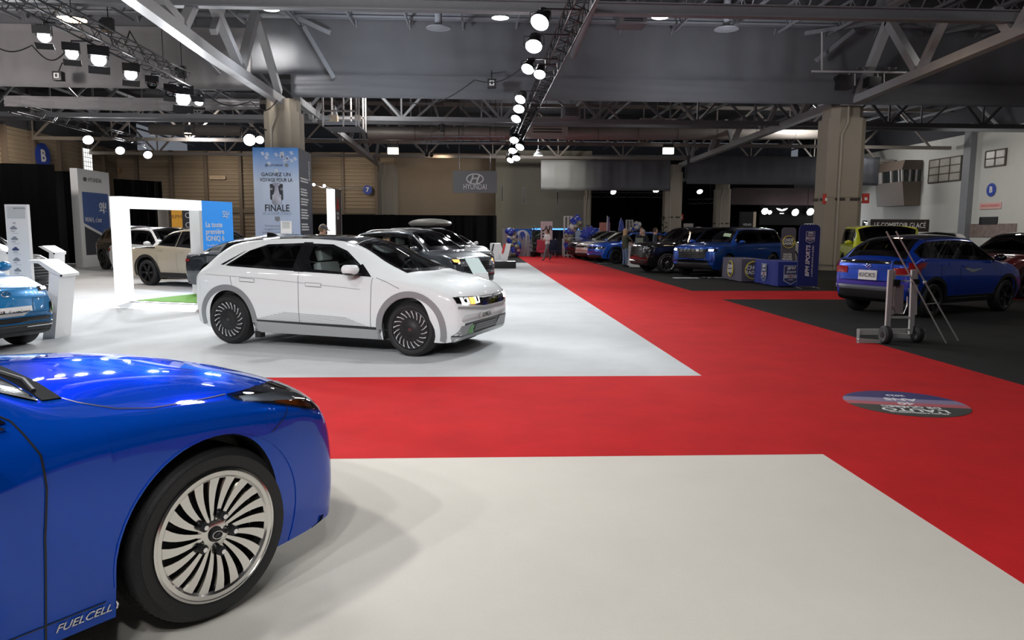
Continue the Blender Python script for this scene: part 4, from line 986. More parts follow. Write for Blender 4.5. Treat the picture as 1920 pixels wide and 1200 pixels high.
# big lengthwise trusses over the two pillar lines
def seg(bm, a, b, X, w_, h=None): bar(bm, atX(*a, X), atX(*b, X), w_, h)
def girder(label, X, chord, webs, wch=.34, ww=.22):
    t = thing('girder_truss', label, 'girder', (X, YC-3, 0))
    inv = Matrix.Translation((-X, -(YC-3), 0))
    bm = B()
    for a, b in chord: seg(bm, a, b, X, wch, wch*.9)
    a0, b0 = atX(*chord[0][0], X), atX(*chord[-1][1], X); bar(bm, (X, a0.y, ZC-.35), (X, b0.y, ZC-.35), .3, .35)
    for s in webs: seg(bm, s[0], s[1], X, s[2] if len(s) > 2 else ww)
    bmesh.ops.transform(bm, matrix=inv, verts=bm.verts); obj('girder_frame', bm, mat('light_grey_girder', (.40, .41, .42), .5, noise=.08, nscale=3), t, sm=0); return t
girder('pale steel girder sloping down to the top of the left pillar', plx.x, [((190, -50), (400, 105)), ((400, 105), (530, 192))],
 [((300, 0), (337, 43), .25), ((366, 0), (343, 50), .25), ((400, 10), (447, 117), .26), ((479, 25), (453, 125), .28), ((483, 35), (523, 173), .26), ((430, -30), (400, 60), .2)])
girder('pale steel girder running away from the left pillar towards the back wall', plx.x, [((556, 188), (728, 322))],
 [((578, 194), (584, 222), .2), ((600, 196), (589, 226), .2), ((625, 200), (640, 262), .22), ((668, 220), (655, 268), .22), ((676, 225), (690, 290), .22), ((712, 250), (704, 302), .2), ((730, 262), (722, 312), .2)])
girder('pale steel girder rising from the right pillar towards the near right corner', pr.x, [((1960, 40), (1820, 98)), ((1820, 98), (1600, 190))],
 [((1667, 40), (1720, 130), .30), ((1777, 22), (1727, 130), .24), ((1867, 20), (1900, 66), .28), ((1667, 37), (1611, 180), .3), ((1940, 0), (1905, 62), .25)])
girder('pale steel girder running from the right pillar towards the far hall', pr.x, [((1566, 197), (1276, 310))],
 [((1487, 197), (1500, 219), .25), ((1514, 192), (1502, 219), .25), ((1420, 222), (1431, 247), .2), ((1455, 197), (1433, 246), .2), ((1361, 226), (1373, 268), .2), ((1395, 222), (1375, 268), .25), ((1352, 230), (1331, 284), .25), ((1285, 262), (1295, 302), .25), ((1302, 262), (1297, 302), .2)])
# braces in front of the hanging cloth
bm = B()
for a, b in (((520, 17), (620, 63)), ((570, 50), (627, 147)), ((360, 87), (410, 140)), ((1530, 113), (1600, 57)), ((1510, 63), (1737, 27)), ((1770, 60), (1880, 40))):
    bar(bm, atY(*a, YC-1.2), atY(*b, YC-1.2), .16)
struct('trim_8', bm, M_STEEL, sm=0)
# ducts
M_DUCT = mat('galvanised_duct', (.46, .42, .38), .45, .35, noise=.06, nscale=2)
def duct(label, a, b, r, rings=True):
    t = thing('air_duct', label, 'duct', a); d = Vector(b)-Vector(a); bm = B(); tube(bm, [(0, 0, 0), d], r, 24); obj('duct_tube', bm, M_DUCT, t)
    bm = B(); n = int(d.length/2.4)
    for k in range(1, n): tube(bm, [d*(k/n)-d.normalized()*.03, d*(k/n)+d.normalized()*.03], r*1.03, 24)
    obj('duct_rings', bm, M_STEELW, t)
duct('round duct above the grey logo panel, from the left pillar girder to the middle', atY(690, 250, 48.6), atY(955, 250, 48.6), .42)
duct('round duct right of the middle light row', atY(1046, 250, 47), atY(1560, 249, 47), .42)
duct('round duct left of the left pillar, high above the white arch', atY(282, 243, 47), atY(452, 245, 47), .32)
for lab, px, py, Y, s in (('square air box beside the right round duct', 1024, 240, 45, (2.4, 1.6, 1.1)), ('pale square box near the ceiling, right of the middle', 1183, 38, 27, (.95, .9, .45)), ('small pale air box under the roof behind the hanging cloth', 1070, 212, 38, (.9, .8, .55)), ('wide air box left of the right pillar girder', 1232, 238, 50, (2.5, 1.5, .9))):
    t = thing('air_box', lab, 'air box', atY(px, py, Y)); bm = B(); box(bm, (0, 0, 0), s, bev=.03); obj('box_casing', bm, M_DUCT if s[0] > 1 else M_STEEL, t); bm = B(); tube(bm, [(0, 0, s[2]/2-.02), (0, 0, ZC-t.location.z-.01)], .02, 5); obj('hanger', bm, M_STEEL, t)
    bm = B(); 
    for k in range(5): box(bm, (0, -s[1]/2-.01, -s[2]*.3+s[2]*.15*k), (s[0]*.7, .03, s[2]*.05))
    obj('grille_slats', bm, M_DKMET, t)
for lab, px, py, Y in (('round ceiling diffuser left of the bright high lamp', 822, 52, 28), ('round ceiling diffuser right of the pale square box', 1362, 54, 28)):
    t = thing('ceiling_diffuser', lab, 'diffuser', atY(px, py, Y)); bm = B(); lathe(bm, [(.13, 1.2), (.13, .12), (.30, .05), (.44, 0), (.44, -.03), (.30, -.01), (.12, -.05), (0, -.05)], 28); obj('diffuser_cone', bm, M_STEEL, t)
bm = B(); tube(bm, [atY(1075, 104, 29), atY(1118, -10, 20)], .13, 12); tag(obj('roof_pipe', bm, M_STEEL), 'thick grey pipe slanting under the ceiling right of the middle light row', 'pipe')
bm = B(); tube(bm, [atY(1063, 85, 29), atY(1088, 20, 22)], .05, 8); tube(bm, [atY(1069, 85, 29), atY(1096, 20, 22)], .05, 8); tag(obj('roof_conduit', bm, M_STEEL), 'pair of thin conduits beside the thick slanting ceiling pipe', 'conduit')
# ---------------------------------------------------------------- lamps and lighting trusses
M_HB = mat('high_bay_lens', (1, 1, 1), .3, emit=14, ecol=(1, .97, .93))
M_HBW = mat('warm_high_bay_lens', (1, .8, .6), .3, emit=14, ecol=(1, .66, .38))
M_SPOT = mat('spot_lens', (1, 1, 1), .3, emit=40, ecol=(.93, .95, 1))
def high_bay(label, p, r=.30, m=None, col=(1, .97, .93), e=220):
    t = thing('high_bay_lamp', label, 'ceiling lamp', p)
    bm = B(); lathe(bm, [(.06, .45), (.12, .42), (.14, .28), (r*.8, .16), (r, 0), (r*.96, 0), (r*.75, .14), (.1, .22)], 28); obj('lamp_shade', bm, M_STEEL, t)
    bm = B(); lathe(bm, [(0, .0), (r*.93, .01), (r*.93, .03), (0, .03)], 28); obj('lamp_lens', bm, m or M_HB, t)
    bm = B(); tube(bm, [(0, 0, .44), (0, 0, ZC-p[2]-.01)], .012, 5); obj('hanger', bm, M_STEEL, t)
    l = lamp('SPOT', Vector(p)+Vector((0, 0, -.05)), e, col, size=.25, angle=150, blend=.9); l.name = 'high_bay_light'
    return t
high_bay('white round high bay lamp left of the middle light row', atY(938, 34, 26)); high_bay('cool round high bay lamp right of the middle light row', atY(1238, 33, 26), col=(.85, .93, 1))
high_bay('warm high bay lamp in front of the right girder', atY(1650, 26, 24), m=M_HBW, col=(1, .75, .5), e=320); high_bay('bluish high bay lamp above the left girder', atY(508, 18, 25), .28, col=(.85, .9, 1))
high_bay('warm orange high bay lamp behind the left lighting truss', atY(135, 37, 22), .40, M_HBW, (1, .62, .35), 160)
high_bay('small white lamp just left of the far cloth band', atY(1009, 292, 54), .35)
high_bay('small warm lamp by the duct left of the left pillar', atY(352, 250, 46), .22, M_HBW, (1, .7, .45), 120)
M_TRUSS = mat('black_truss_tube', (.05, .052, .056), .35, .8); M_TRUSSG = mat('grey_truss_tube', (.30, .31, .33), .3, .9)
def truss(label, a, b, s=.40, m=None, bay=.5, tilt=0):
    """square lattice truss from a to b"""
    a, b = Vector(a), Vector(b); d = b-a; L_ = d.length; d.normalize(); t = thing('lighting_truss', label, 'lighting truss', a)
    side = d.cross(Vector((0, 0, 1))).normalized(); up = side.cross(d); C4 = [side*i*s/2+up*j*s/2 for i, j in ((-1, -1), (1, -1), (1, 1), (-1, 1))]
    bm = B()
    for c in C4: tube(bm, [c, c+d*L_], .025, 6)
    obj('main_tube', bm, m or M_TRUSS, t)
    bm = B(); n = max(1, int(L_/bay))
    for k in range(n):
        s0, s1 = L_*k/n, L_*(k+1)/n
        for i in range(4):
            p, q = C4[i], C4[(i+1) % 4]
            if k % 2: p, q = q, p
            tube(bm, [p+d*s0, q+d*s1], .012, 4, cap=False)
    obj('lattice', bm, m or M_TRUSS, t, sm=0)
    for q in (.12, .5, .88): bm = B(); c = d*(L_*q); tube(bm, [c+up*s/2, Vector((c.x, c.y, ZC-a.z-.02))], .012, 5); obj('hanger', bm, M_TRUSS, t)
    return t
def fixture(label, p, aim, r=.15, kind='par', e=0, col=(.95, .97, 1), group=None, up=.3, ang=60, m=None, size=.12, att=None):
    """stage lamp: can, lens and yoke, hung from its clamp"""
    p = Vector(p); t = thing('stage_lamp', label, 'stage lamp', p, 0, group); d = (Vector(aim)-p).normalized(); R = d.to_track_quat('Z', 'Y').to_matrix().to_4x4()
    bm = B(); lathe(bm, [(0, -.32), (r*.7, -.30), (r*.85, -.1), (r, 0), (r, .05), (r*.93, .05), (r*.9, .0), (0, -.02)], 20, R); obj('lamp_can', bm, M_DKMET, t)
    bm = B(); lathe(bm, [(0, .035), (r*.6, .03), (r*.92, .012)], 20, R); obj('lamp_lens', bm, m or (M_SPOT if e != 'off' else M_GLOSSB), t)
    bm = B(); s = R @ Vector((r*1.15, 0, 0)); s.z = 0; uy = min(up*.8, .38); tube(bm, [s, s+Vector((0, 0, uy)), -s+Vector((0, 0, uy)), -s], .012, 5); tube(bm, [(0, 0, uy), (0, 0, up)], .02, 6); 
    if att is not None: tube(bm, [(0, 0, up-.01), (att[0]-p.x, att[1]-p.y, up-.01)], .02, 6)
    obj('yoke', bm, M_DKMET, t)
    if kind == 'wing':
        bm = B(); box(bm, (0, 0, 0), (r*2.6, .02, r*1.3), M=R @ Matrix.Translation((0, r*1.3, .12)) @ Matrix.Rotation(1.1, 4, 'X')); box(bm, (0, 0, 0), (r*2.6, .02, r*1.3), M=R @ Matrix.Translation((0, -r*1.3, .12)) @ Matrix.Rotation(-1.1, 4, 'X')); obj('barn_door', bm, M_DKMET, t)
    if isinstance(e, (int, float)) and e > 0:
        l = lamp('SPOT', p+d*.08, e, col, aim=p+d*3, size=size, angle=ang, blend=.8); l.name = 'stage_light'
    return t
ZT = 6.75
truss('black lighting truss running lengthwise over the aisle in the middle of the picture', (2.35, 11.8, ZT), (2.35, 54, ZT), .42)
truss('black lighting truss running lengthwise above the left stand', (-10.0, 12.5, ZT), (-10.0, 27.0, ZT), .42)
truss('black lighting truss above the tall white totem at the left', (-21.1, 36, 7.1), (-21.1, 49.3, 7.1), .42)
truss('grey lighting truss hanging crosswise behind the grey logo panel', atY(790, 262, 42), atY(948, 262, 42), .34, M_TRUSSG)
def at_z(px, py, z): return gp(px, py, z)
GM = 'lit stage lamps on the middle truss'
mids = [(1013, 40, .22), (1001, 85, .22), (990, 128, .19), (1012, 138, .18), (976, 185, .2), (973, 203, .22), (968, 222, .22), (964, 262, .24), (975, 275, .26), (961, 282, .24), (957, 300, .24), (968, 296, .26)]
labs = ['topmost and largest blazing stage lamp of the middle row', 'second blazing stage lamp from the top of the middle row', 'left lamp of the pair just above the hanging truss bend', 'right lamp of the pair just above the hanging truss bend', 'small lamp high on the middle row, just above the cloth edge', 'first lamp of the middle row below the cloth edge', 'second lamp of the middle row below the cloth edge', 'top lamp of the far cluster on the middle row', 'right lamp of the far cluster on the middle row', 'left lamp of the far cluster on the middle row', 'lowest left lamp at the far end of the middle row', 'lowest right lamp at the far end of the middle row']
for i, ((px, py, r), lab) in enumerate(zip(mids, labs)):
    p = at_z(px, py, ZT-.5)
    fixture(lab, p, (p.x+(-3 if i % 2 == 0 else -1.2), p.y-5.0, 0), r, 'par', 300 if i < 8 else 240, group=GM, ang=95, up=ZT-.225-p.z, att=(2.35, p.y))
G2 = 'lamps on the left truss'
for px, py, r, e, lab, aim in ((83, 68, .15, 60, 'small dim stage lamp near the upper left corner', (-8, 8, 0)), (135, 100, .16, 500, 'bluish stage lamp third from the left edge on the left truss', (-6, 9, 0)), (185, 111, .20, 900, 'brightest stage lamp on the near half of the left truss', (-4, 9, 0)),
   (245, 139, .18, 1100, 'white flood lamp in the middle of the left truss', (-4, 12, 0)), (285, 158, .15, 'off', 'unlit dark stage lamp on the left truss', (-4, 10, 0)), (318, 173, .15, 'off', 'unlit winged stage lamp next to the big lit one', (-2, 10, 0)),
   (343, 185, .26, 1900, 'largest white stage lamp at the far end of the left truss', (-3, 13, 0)), (373, 191, .15, 500, 'last small stage lamp at the far tip of the left truss', (-9, 22, 0))):
    p = at_z(px, py, ZT-.55); fixture(lab, p, aim, r, 'wing', e, ang=80, up=ZT-.225-p.z, att=(-10.0, min(max(p.y, 12.6), 26.9)))
for px, py, lab in ((165, 262, 'left bright lamp on the truss above the tall totem'), (225, 282, 'middle bright lamp on the truss above the tall totem'), (277, 290, 'right bright lamp on the truss above the tall totem')):
    p = at_z(px, py, 6.5); fixture(lab, p, (p.x+6, p.y-9, 0), .28, 'par', 800, ang=95, up=7.1-.225-p.z, att=(-21.1, min(max(p.y, 36.1), 49.2)))
for px, py, lab in ((468, 262, 'bright lamp mounted left of the left pillar'), (487, 262, 'smaller bright lamp touching the left edge of the left pillar')):
    p = atY(px, py, YC-1); fixture(lab, p, (-4, 16, 0), .24 if px < 480 else .16, 'par', 900 if px < 480 else 300, ang=80, up=.5, att=(plx.x-.5, YC-.06))
for px, py, lab in ((800, 290, 'left small white lamp above the grey logo panel'), (809, 291, 'right small white lamp above the grey logo panel')):
    p = atY(px, py, 50); fixture(lab, p, (p.x, 60, 4), .12, 'par', 60, up=ZC-p.z-.01)
# far lamps on the logo wall
for k, (px, py, r) in enumerate(((1434, 396, .32), (1443, 398, .2), (1491, 398, .34), (1519, 397, .36), (1529, 399, .2), (1548, 402, .18))):
    p = atY(px, py, 68); fixture(['big left lamp beside the winged logo', 'small lamp touching the big left one by the winged logo', 'big lamp right of the winged logo', 'brightest lamp of the far logo wall', 'small lamp beside the brightest far one', 'tiny lamp at the left edge of the thick right pillar'][k], p, (p.x, 58, 0), r, 'par', 120 if k in (0, 3) else 0, up=ZC-p.z-.01, ang=100)
# fill lamps added with their truss, unseen above and behind the camera
truss('black lighting truss over the cream carpet stand', (-9, -1.5, 6.6), (1.5, -1.5, 6.6), .42)
for k, (x, aim, e) in enumerate(((-8.2, (-5, 6, 0), 160), (-6.4, (-2.5, 4, .5), 260), (-4.6, (-2, 11, .8), 600), (-2.8, (-1.5, 4.0, .4), 220), (-1.0, (-2, 12, .8), 450), (.8, (1.5, 3.5, 0), 130))):
    fixture('stage lamp over the cream carpet stand', (x, -1.5, 6.1), aim, .18, 'par', e, ang=75, up=.275, group='stage lamps over the cream carpet stand')
fixture('small stage lamp at the near end of the middle truss', (3.0, 12.2, ZT-.55), (0, 9.5, .6), .16, 'par', 420, ang=55, up=.325, att=(2.35, 12.2))  # added lamp, kept out of view, brightening the white crossover's front
# wall washers
for x, y, z, e, c, aim in ((-26.5, 34, 6.5, 225, (1, .86, .68), (-29, 38, 5)), (-26.5, 46, 6.5, 225, (1, .86, .68), (-29, 52, 5)), (-20, 58, 6.8, 250, (1, .85, .66), (-20, 63, 4)), (-11, 58, 6.8, 210, (1, .84, .64), (-10, 63, 4)), (-2.5, 57, 6.8, 210, (1, .78, .52), (-3, 63, 5)), (6, 52, 6.2, 300, (1, .95, .75), (5, 60, 3)), (26, 40, 6.5, 500, (1, .95, .9), (33, 44, 4)), (-18, 24, 6.6, 800, (1, .92, .88), (-18, 31.5, 8.5)), (-4, 25, 7.0, 600, (.85, .9, 1), (-2, 31.5, 8.5)), (8, 25, 7, 450, (.9, .92, 1), (10, 31.5, 8.5))):
    l = lamp('SPOT', (x, y, z), e, c, aim=aim, size=.3, angle=120, blend=1); l.name = 'wall_wash_light'
# fills standing for the many house lamps of the roof, added without fittings
for x, y, z, e in ((-12, 6, 7.6, 260), (-3, 14, 8.2, 240), (-18, 20, 7.6, 300), (12, 10, 8.0, 130), (22, 20, 8, 130), (-5, 36, 8.2, 200), (-18, 50, 8, 260), (4, 54, 8, 190), (20, 45, 8, 240), (28, 55, 7.5, 220), (0, -4, 7.5, 300)):
    l = lamp('POINT', (x, y, z), e, (1, .97, .94), size=.3); l.name = 'house_fill_light'
for x, y, e in ((-18, 4, 420), (-6, 2, 520), (-14, 20, 460), (-3, 22, 380), (-20, 40, 360), (-6, 44, 330), (10, 40, 200), (22, 12, 170), (26, 48, 300), (18, 27, 150), (-8, 30, 300)):
    l = lamp('SPOT', (x, y, 9.4), e*1.6, (1, .97, .93), size=.35, angle=150, blend=.9); l.name = 'house_fill_light'
# ---------------------------------------------------------------- left side: displays and signs
M_DW = mat('display_white', (.80, .80, .80), .45); M_DB = mat('display_blue', (.015, .22, .72), .45); M_NAVY = mat('photo_blue', (.05, .11, .32), .45, noise=.35, nscale=1.5)
M_SLATE = mat('slate_print', (.03, .035, .05), .5); M_GRASS = mat('artificial_grass', (.09, .26, .02), .95, noise=.3, nscale=30, bump=.8, bscale=120)
M_PTXT = mat('white_print', (.85, .85, .85), .5); M_GTXT = mat('grey_print', (.25, .27, .30), .5); M_SIL = mat('silver_edge', (.55, .56, .58), .35, .8)
def glyph_wah(o, X, Y, s, m, parent, name='korean_lettering'):
    """round consonant, vowel strokes and exclamation mark"""
    Mx = frameM(o, X, Y); bm = B()
    P = lambda x, y: Mx @ Vector((x*s, y*s, .004))
    tube(bm, [P(-.28+.17*math.cos(a), .18+.17*math.sin(a)) for a in [2*PI*k/16 for k in range(16)]], .045*s, 5, closed=True)
    tube(bm, [P(-.28, .0), P(-.28, -.16)], .04*s, 5); tube(bm, [P(-.52, -.18), P(.02, -.14)], .045*s, 5); tube(bm, [P(.10, .42), P(.10, -.36)], .05*s, 5); tube(bm, [P(.10, .08), P(.26, .08)], .045*s, 5)
    tube(bm, [P(.40, .40), P(.40, -.02)], .05*s, 5); tube(bm, [P(.40, -.16), P(.40, -.22)], .055*s, 5)
    return obj(name, bm, m, parent)
def oval_h(o, X, Y, s, m, parent, name='oval_emblem'):
    Mx = frameM(o, X, Y); bm = B(); tube(bm, [Mx @ Vector((s*math.cos(a), s*.6*math.sin(a), .004)) for a in [2*PI*k/24 for k in range(24)]], s*.09, 5, closed=True)
    for pts in (((-.55, -.42), (-.35, .0), (-.22, .48)), ((.55, .42), (.35, .0), (.22, -.48)), ((-.40, -.02), (.0, .10), (.40, .02))): tube(bm, [Mx @ Vector((x*s, y*s, .006)) for x, y in pts], s*.10, 5)
    return obj(name, bm, m, parent)
def lines(o, X, Y, w_, n, pitch, m, parent, h=.012, name='small_print', fr=None, seed=1):
    """rows of small unreadable print"""
    Mx = frameM(o, X, Y); bm = B(); r = random.Random(seed)
    for k in range(n):
        x = 0
        L_ = w_*(fr[k] if fr else r.uniform(.75, 1))
        while x < L_-.02:
            d = min(r.uniform(.03, .09)*max(1, w_), L_-x); box(bm, (x+d/2, -k*pitch, .003), (d*.86, h, .004), M=Mx); x += d
    return obj(name, bm, m, parent, sm=0)
# tall totem facing the aisle
ya, yb = 32.3, 35.0; xt = -16.5; zt0 = atX(174, 320, xt).z
t = thing('display_totem', 'tall white display totem with a blue picture and black emblem, before the flat black curtain', 'display', (xt, (ya+yb)/2, .008)); tx = t
W_ = yb-ya; bm = B(); box(bm, (-.15, 0, zt0/2), (.3, W_, zt0)); obj('totem_body', bm, M_DW, t, sm=0)
X_, Y_ = (0, 1, 0), (0, 0, 1)
bm = B(); prism(bm, [(.004, -W_*.40, zt0-.95), (.004, W_*.42, zt0-.95), (.004, W_*.42, zt0-2.9), (.004, -W_*.40, zt0-2.25)], (.004, 0, 0)); obj('blue_picture', bm, M_NAVY, t, sm=0)
bm = B(); prism(bm, [(.004, -W_*.38, zt0-2.40), (.004, W_*.42, zt0-3.0), (.004, W_*.42, .5), (.004, -W_*.38, .5)], (.004, 0, 0)); obj('dark_picture', bm, M_SLATE, t, sm=0)
oval_h((.004, -W_*.29, zt0-.42), X_, Y_, .13, M_INK, t); text('HYUNDAI', 'lettering', frameM((.004, W_*.02, zt0-.42), X_, Y_), M_INK, t, .26)
glyph_wah((.012, W_*.22, zt0-1.6), X_, Y_, .62, M_PTXT, t); text("WAH, c'est", 'lettering', frameM((.012, -W_*.10, zt0-2.12), X_, Y_), M_PTXT, t, .30)
# small list totem
Y0 = 12.9; a, b_ = atY(8, 384, Y0), atY(50, 386, Y0); h = a.z; w_ = b_.x-a.x
t = thing('display_totem', 'small white totem listing five little cars, behind the pale blue car', 'display', ((a.x+b_.x)/2, Y0, .008)); bm = B(); box(bm, (0, .04, h/2), (w_, .08, h)); obj('totem_body', bm, M_DW, t, sm=0)
bm = B(); box(bm, (0, -.003, h-.13), (w_*.8, .004, .2)); obj('grey_header', bm, mat('pale_grey_print', (.55, .58, .58), .5), t, sm=0)
X_, Y_ = (1, 0, 0), (0, 0, 1)
oval_h((-w_*.05, -.006, h-.065), X_, Y_, .018, M_GTXT, t); text('HYUNDAI', 'lettering', frameM((w_*.22, -.006, h-.065), X_, Y_), M_GTXT, t, .035); text('VE', 'lettering', frameM((-w_*.12, -.002, h-.31), X_, Y_), M_GTXT, t, .05)
for k in range(5):
    z = h-.39-k*.175; bm = B(); x0 = -w_*.16+k*.004; prism(bm, [(x0+x*.055, -.001, z+y*.05) for x, y in ((-1, -.3), (-.95, .15), (-.5, .35), (-.2, .75), (.35, .7), (.7, .2), (1, .05), (1, -.35), (.7, -.45), (-.7, -.45))], (0, -.004, 0))
    obj('car_picture', bm, mat('navy_print', (.05, .06, .16), .5) if k == 2 else M_GTXT, t, sm=0); lines((x0-.05, -.002, z-.05), X_, Y_, .09, 1, .02, M_GTXT, t, .010, seed=k); lines((x0-.03, -.002, z-.085), X_, Y_, .13, 1, .02, mat('pale_print', (.5, .52, .55), .5), t, .007, seed=k+9)
# white arch frame with the blue panel, and the grass platform
P0 = Vector((-7.75, 16.6, 0)); U = Vector((.357, .934, 0)); V = Vector((.934, -.357, 0)); azU = math.atan2(U.y, U.x)
t = thing('arch_frame', 'bright white rectangular arch with a blue panel at its right end, over the grass platform', 'display arch', P0, azU)
Hf = 2.34; Lf = 3.44
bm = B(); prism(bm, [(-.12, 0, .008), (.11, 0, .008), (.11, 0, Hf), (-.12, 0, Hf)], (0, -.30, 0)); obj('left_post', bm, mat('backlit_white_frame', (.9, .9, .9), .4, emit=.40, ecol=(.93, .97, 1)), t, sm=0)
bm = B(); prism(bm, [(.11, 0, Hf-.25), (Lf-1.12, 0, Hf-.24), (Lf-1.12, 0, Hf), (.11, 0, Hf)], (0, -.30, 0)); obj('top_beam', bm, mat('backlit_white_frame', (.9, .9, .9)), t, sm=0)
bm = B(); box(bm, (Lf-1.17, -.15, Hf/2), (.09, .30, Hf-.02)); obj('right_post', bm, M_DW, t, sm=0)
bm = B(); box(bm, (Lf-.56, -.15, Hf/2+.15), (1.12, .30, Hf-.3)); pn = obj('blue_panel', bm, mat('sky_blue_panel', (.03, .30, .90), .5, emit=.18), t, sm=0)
X_, Y_ = (1, 0, 0), (0, 0, 1); yy = -.303; xl = Lf-1.02
glyph_wah((Lf-.26, yy, Hf-.33), X_, Y_, .26, M_PTXT, pn)
for k, s in enumerate(('La toute', 'première', 'IONIQ 6')): text(s, 'lettering', frameM((xl, yy, Hf-.58-k*.17), X_, Y_), M_PTXT, pn, .18, bold=.02, align='LEFT')
for k, s in enumerate(('La petite dernière issue', 'de notre gamme IONIQ est', 'matière de mobilité')): text(s, 'lettering', frameM((xl+.03, yy, Hf-1.08-k*.11), X_, Y_), M_PTXT, pn, .085, align='LEFT')
t = thing('display_platform', 'low green grass platform with silver edge, under the dark grey saloon', 'platform', P0+U*.05, azU)
bm = B(); box(bm, (2.35, -1.72, .055), (4.9, 2.8, .09)); obj('platform_base', bm, M_SIL, t, sm=0)
bm = B(); box(bm, (2.40, -1.72, .102), (4.7, 2.7, .02)); obj('grass_top', bm, M_GRASS, t, sm=0)
bm = B(); prism(bm, [(-.10, -.32, .01), (-.62, -.32, .01), (-.10, -.32, .085)], (0, -2.8, 0)); obj('ramp', bm, M_SIL, t, sm=0)
# kiosks
def kiosk(label, Y, post, board, deep=.45, grp=None):
    o = atY(*post[0], Y); t = thing('info_kiosk', label, 'kiosk', (o.x, Y, .008), 0, grp); q = lambda p: atY(p[0], p[1], Y)-Vector((o.x, Y, .008))
    bm = B(); P = [q(p) for p in post]; P[0].z = P[1].z = 0; prism(bm, P, (0, deep, 0)); obj('kiosk_post', bm, M_DW, t, sm=0)
    bm = B(); P = [q(p) for p in board]; prism(bm, [p+Vector((0, -.03, 0)) for p in P], (0, deep+.06, 0)); obj('reading_board', bm, M_DW, t, sm=0)
    m_ = (P[0]+P[-1])/2; bm = B(); box(bm, P[len(P)//2-1].lerp(P[len(P)//2], .3)+Vector((0, -.035, -.01)), (.03, .01, .03)); obj('lock', bm, M_DKMET, t); return t
kiosk('white slanted information kiosk right beside the pale blue car', 11.5, [(80, 636), (103, 638), (112, 518), (94, 508)], [(52, 488), (76, 488), (117, 514), (117, 519), (94, 509), (74, 494), (53, 492)])
kiosk('second white slanted kiosk farther back, near the left curtain', 16.0, [(88, 545), (99, 545), (102, 473), (92, 468)], [(73, 462), (81, 461), (103, 473), (103, 478), (92, 473), (80, 466)], .4)
kiosk('white kiosk half hidden behind the left totem', 14.0, [(-2, 590), (8, 590), (9, 473), (-3, 470)], [(-20, 470), (4, 469), (16, 472), (16, 476), (4, 475), (-20, 475)], .4)
o = atY(885, 520, 17.5); t = thing('info_kiosk', 'pale slanted information board standing before the grille of the dark grey crossover', 'kiosk', (o.x, 17.5, .008)); q = lambda x, y, Y=17.5: atY(x, y, Y)-Vector((o.x, 17.5, .008))
bm = B(); prism(bm, [q(888, 512), q(915, 512), q(917, 523, 17.4), q(890, 590)], (0, .25, 0)); obj('kiosk_post', bm, M_DW, t, sm=0)
bm = B(); prism(bm, [q(872, 486, 17.9), q(897, 486, 17.9), q(914, 514), q(887, 514)], (0, .03, .03)); obj('reading_board', bm, mat('pale_green_glass_board', (.60, .72, .70), .2), t, sm=0)
# hockey banner box round the left pillar
Yf = YC-.55; zb_ = atY(515, 277, Yf).z; xa, xb = atY(476, 360, Yf).x, atY(561, 360, Yf).x; D_ = 2.3; w_ = xb-xa
t = thing('pillar_banner', 'pale blue ice-hockey prize banner wrapped round the left pillar, dark side panel', 'banner', ((xa+xb)/2, Yf, .008))
def grad(name, c0, c1, c2):
    m = mat(name, c1, .5); nt = m.node_tree; tc = nt.nodes.new('ShaderNodeTexCoord'); s = nt.nodes.new('ShaderNodeSeparateXYZ'); r = nt.nodes.new('ShaderNodeValToRGB')
    r.color_ramp.elements[0].position = 0; r.color_ramp.elements[0].color = (*c0, 1); r.color_ramp.elements[1].position = 1; r.color_ramp.elements[1].color = (*c2, 1); e = r.color_ramp.elements.new(.72); e.color = (*c1, 1)
    nt.links.new(tc.outputs['Generated'], s.inputs[0]); nt.links.new(s.outputs[2], r.inputs[0]); nt.links.new(r.outputs[0], nt.nodes['Principled BSDF'].inputs['Base Color']); return m
bm = B(); box(bm, (0, .03, zb_/2), (w_, .05, zb_)); fp = obj('front_panel', bm, grad('ice_blue_banner_print', (.42, .52, .78), (.60, .70, .86), (.06, .25, .68)), t, sm=0)
bm = B(); box(bm, (w_/2-.025, D_/2+.06, zb_/2), (.05, D_, zb_)); box(bm, (-w_/2+.025, D_/2+.06, zb_/2), (.05, D_, zb_)); box(bm, (0, D_+.03, zb_/2), (w_-.12, .05, zb_)); sp_ = obj('side_panel', bm, mat('slate_banner', (.045, .05, .075), .5), t, sm=0)
X_, Y_ = (1, 0, 0), (0, 0, 1); F_ = lambda x, z: frameM((x*w_, -.003, zb_*z), X_, Y_)
oval_h((-w_*.20, -.003, zb_*.857), X_, Y_, .065, M_INK, fp); text('HYUNDAI', 'lettering', F_(.01, .857), M_INK, fp, .12, width=w_*.28)
def shield(c, s, m, parent, name='shield', w=1.0, pts=None):
    bm = B(); prism(bm, [(c[0]+x*s*w, c[1], c[2]+y*s) for x, y in (pts or ((-1, 1), (1, 1), (1, -.45), (0, -1), (-1, -.45)))], (0, -.004, 0)); return obj(name, bm, m, parent, sm=0)
shield((w_*.24, -.002, zb_*.857), .07, M_GTXT, fp); text('GAGNEZ UN', 'lettering', F_(0, .782), M_INK, fp, .20, bold=.012); text('VOYAGE POUR LA', 'lettering', F_(0, .738), M_INK, fp, .20, bold=.012, width=w_*.72)
sh = shield((0, -.002, zb_*.622), .41, mat('slate_print', (.03, .035, .05)), fp, 'cup_shield', .62)
bm = B(); lathe(bm, [(.12, .42), (.17, .46), (.13, .36), (.07, .33), (.09, .12), (.12, .0), (.18, -.02), (.19, -.36), (.15, -.40), (0, -.42)], 20, Matrix.Translation((0, -.01, zb_*.622)) @ Matrix.Diagonal((1, .12, 1, 1))); obj('silver_cup', bm, mat('cup_silver_print', (.45, .48, .58), .3, .4), sh)
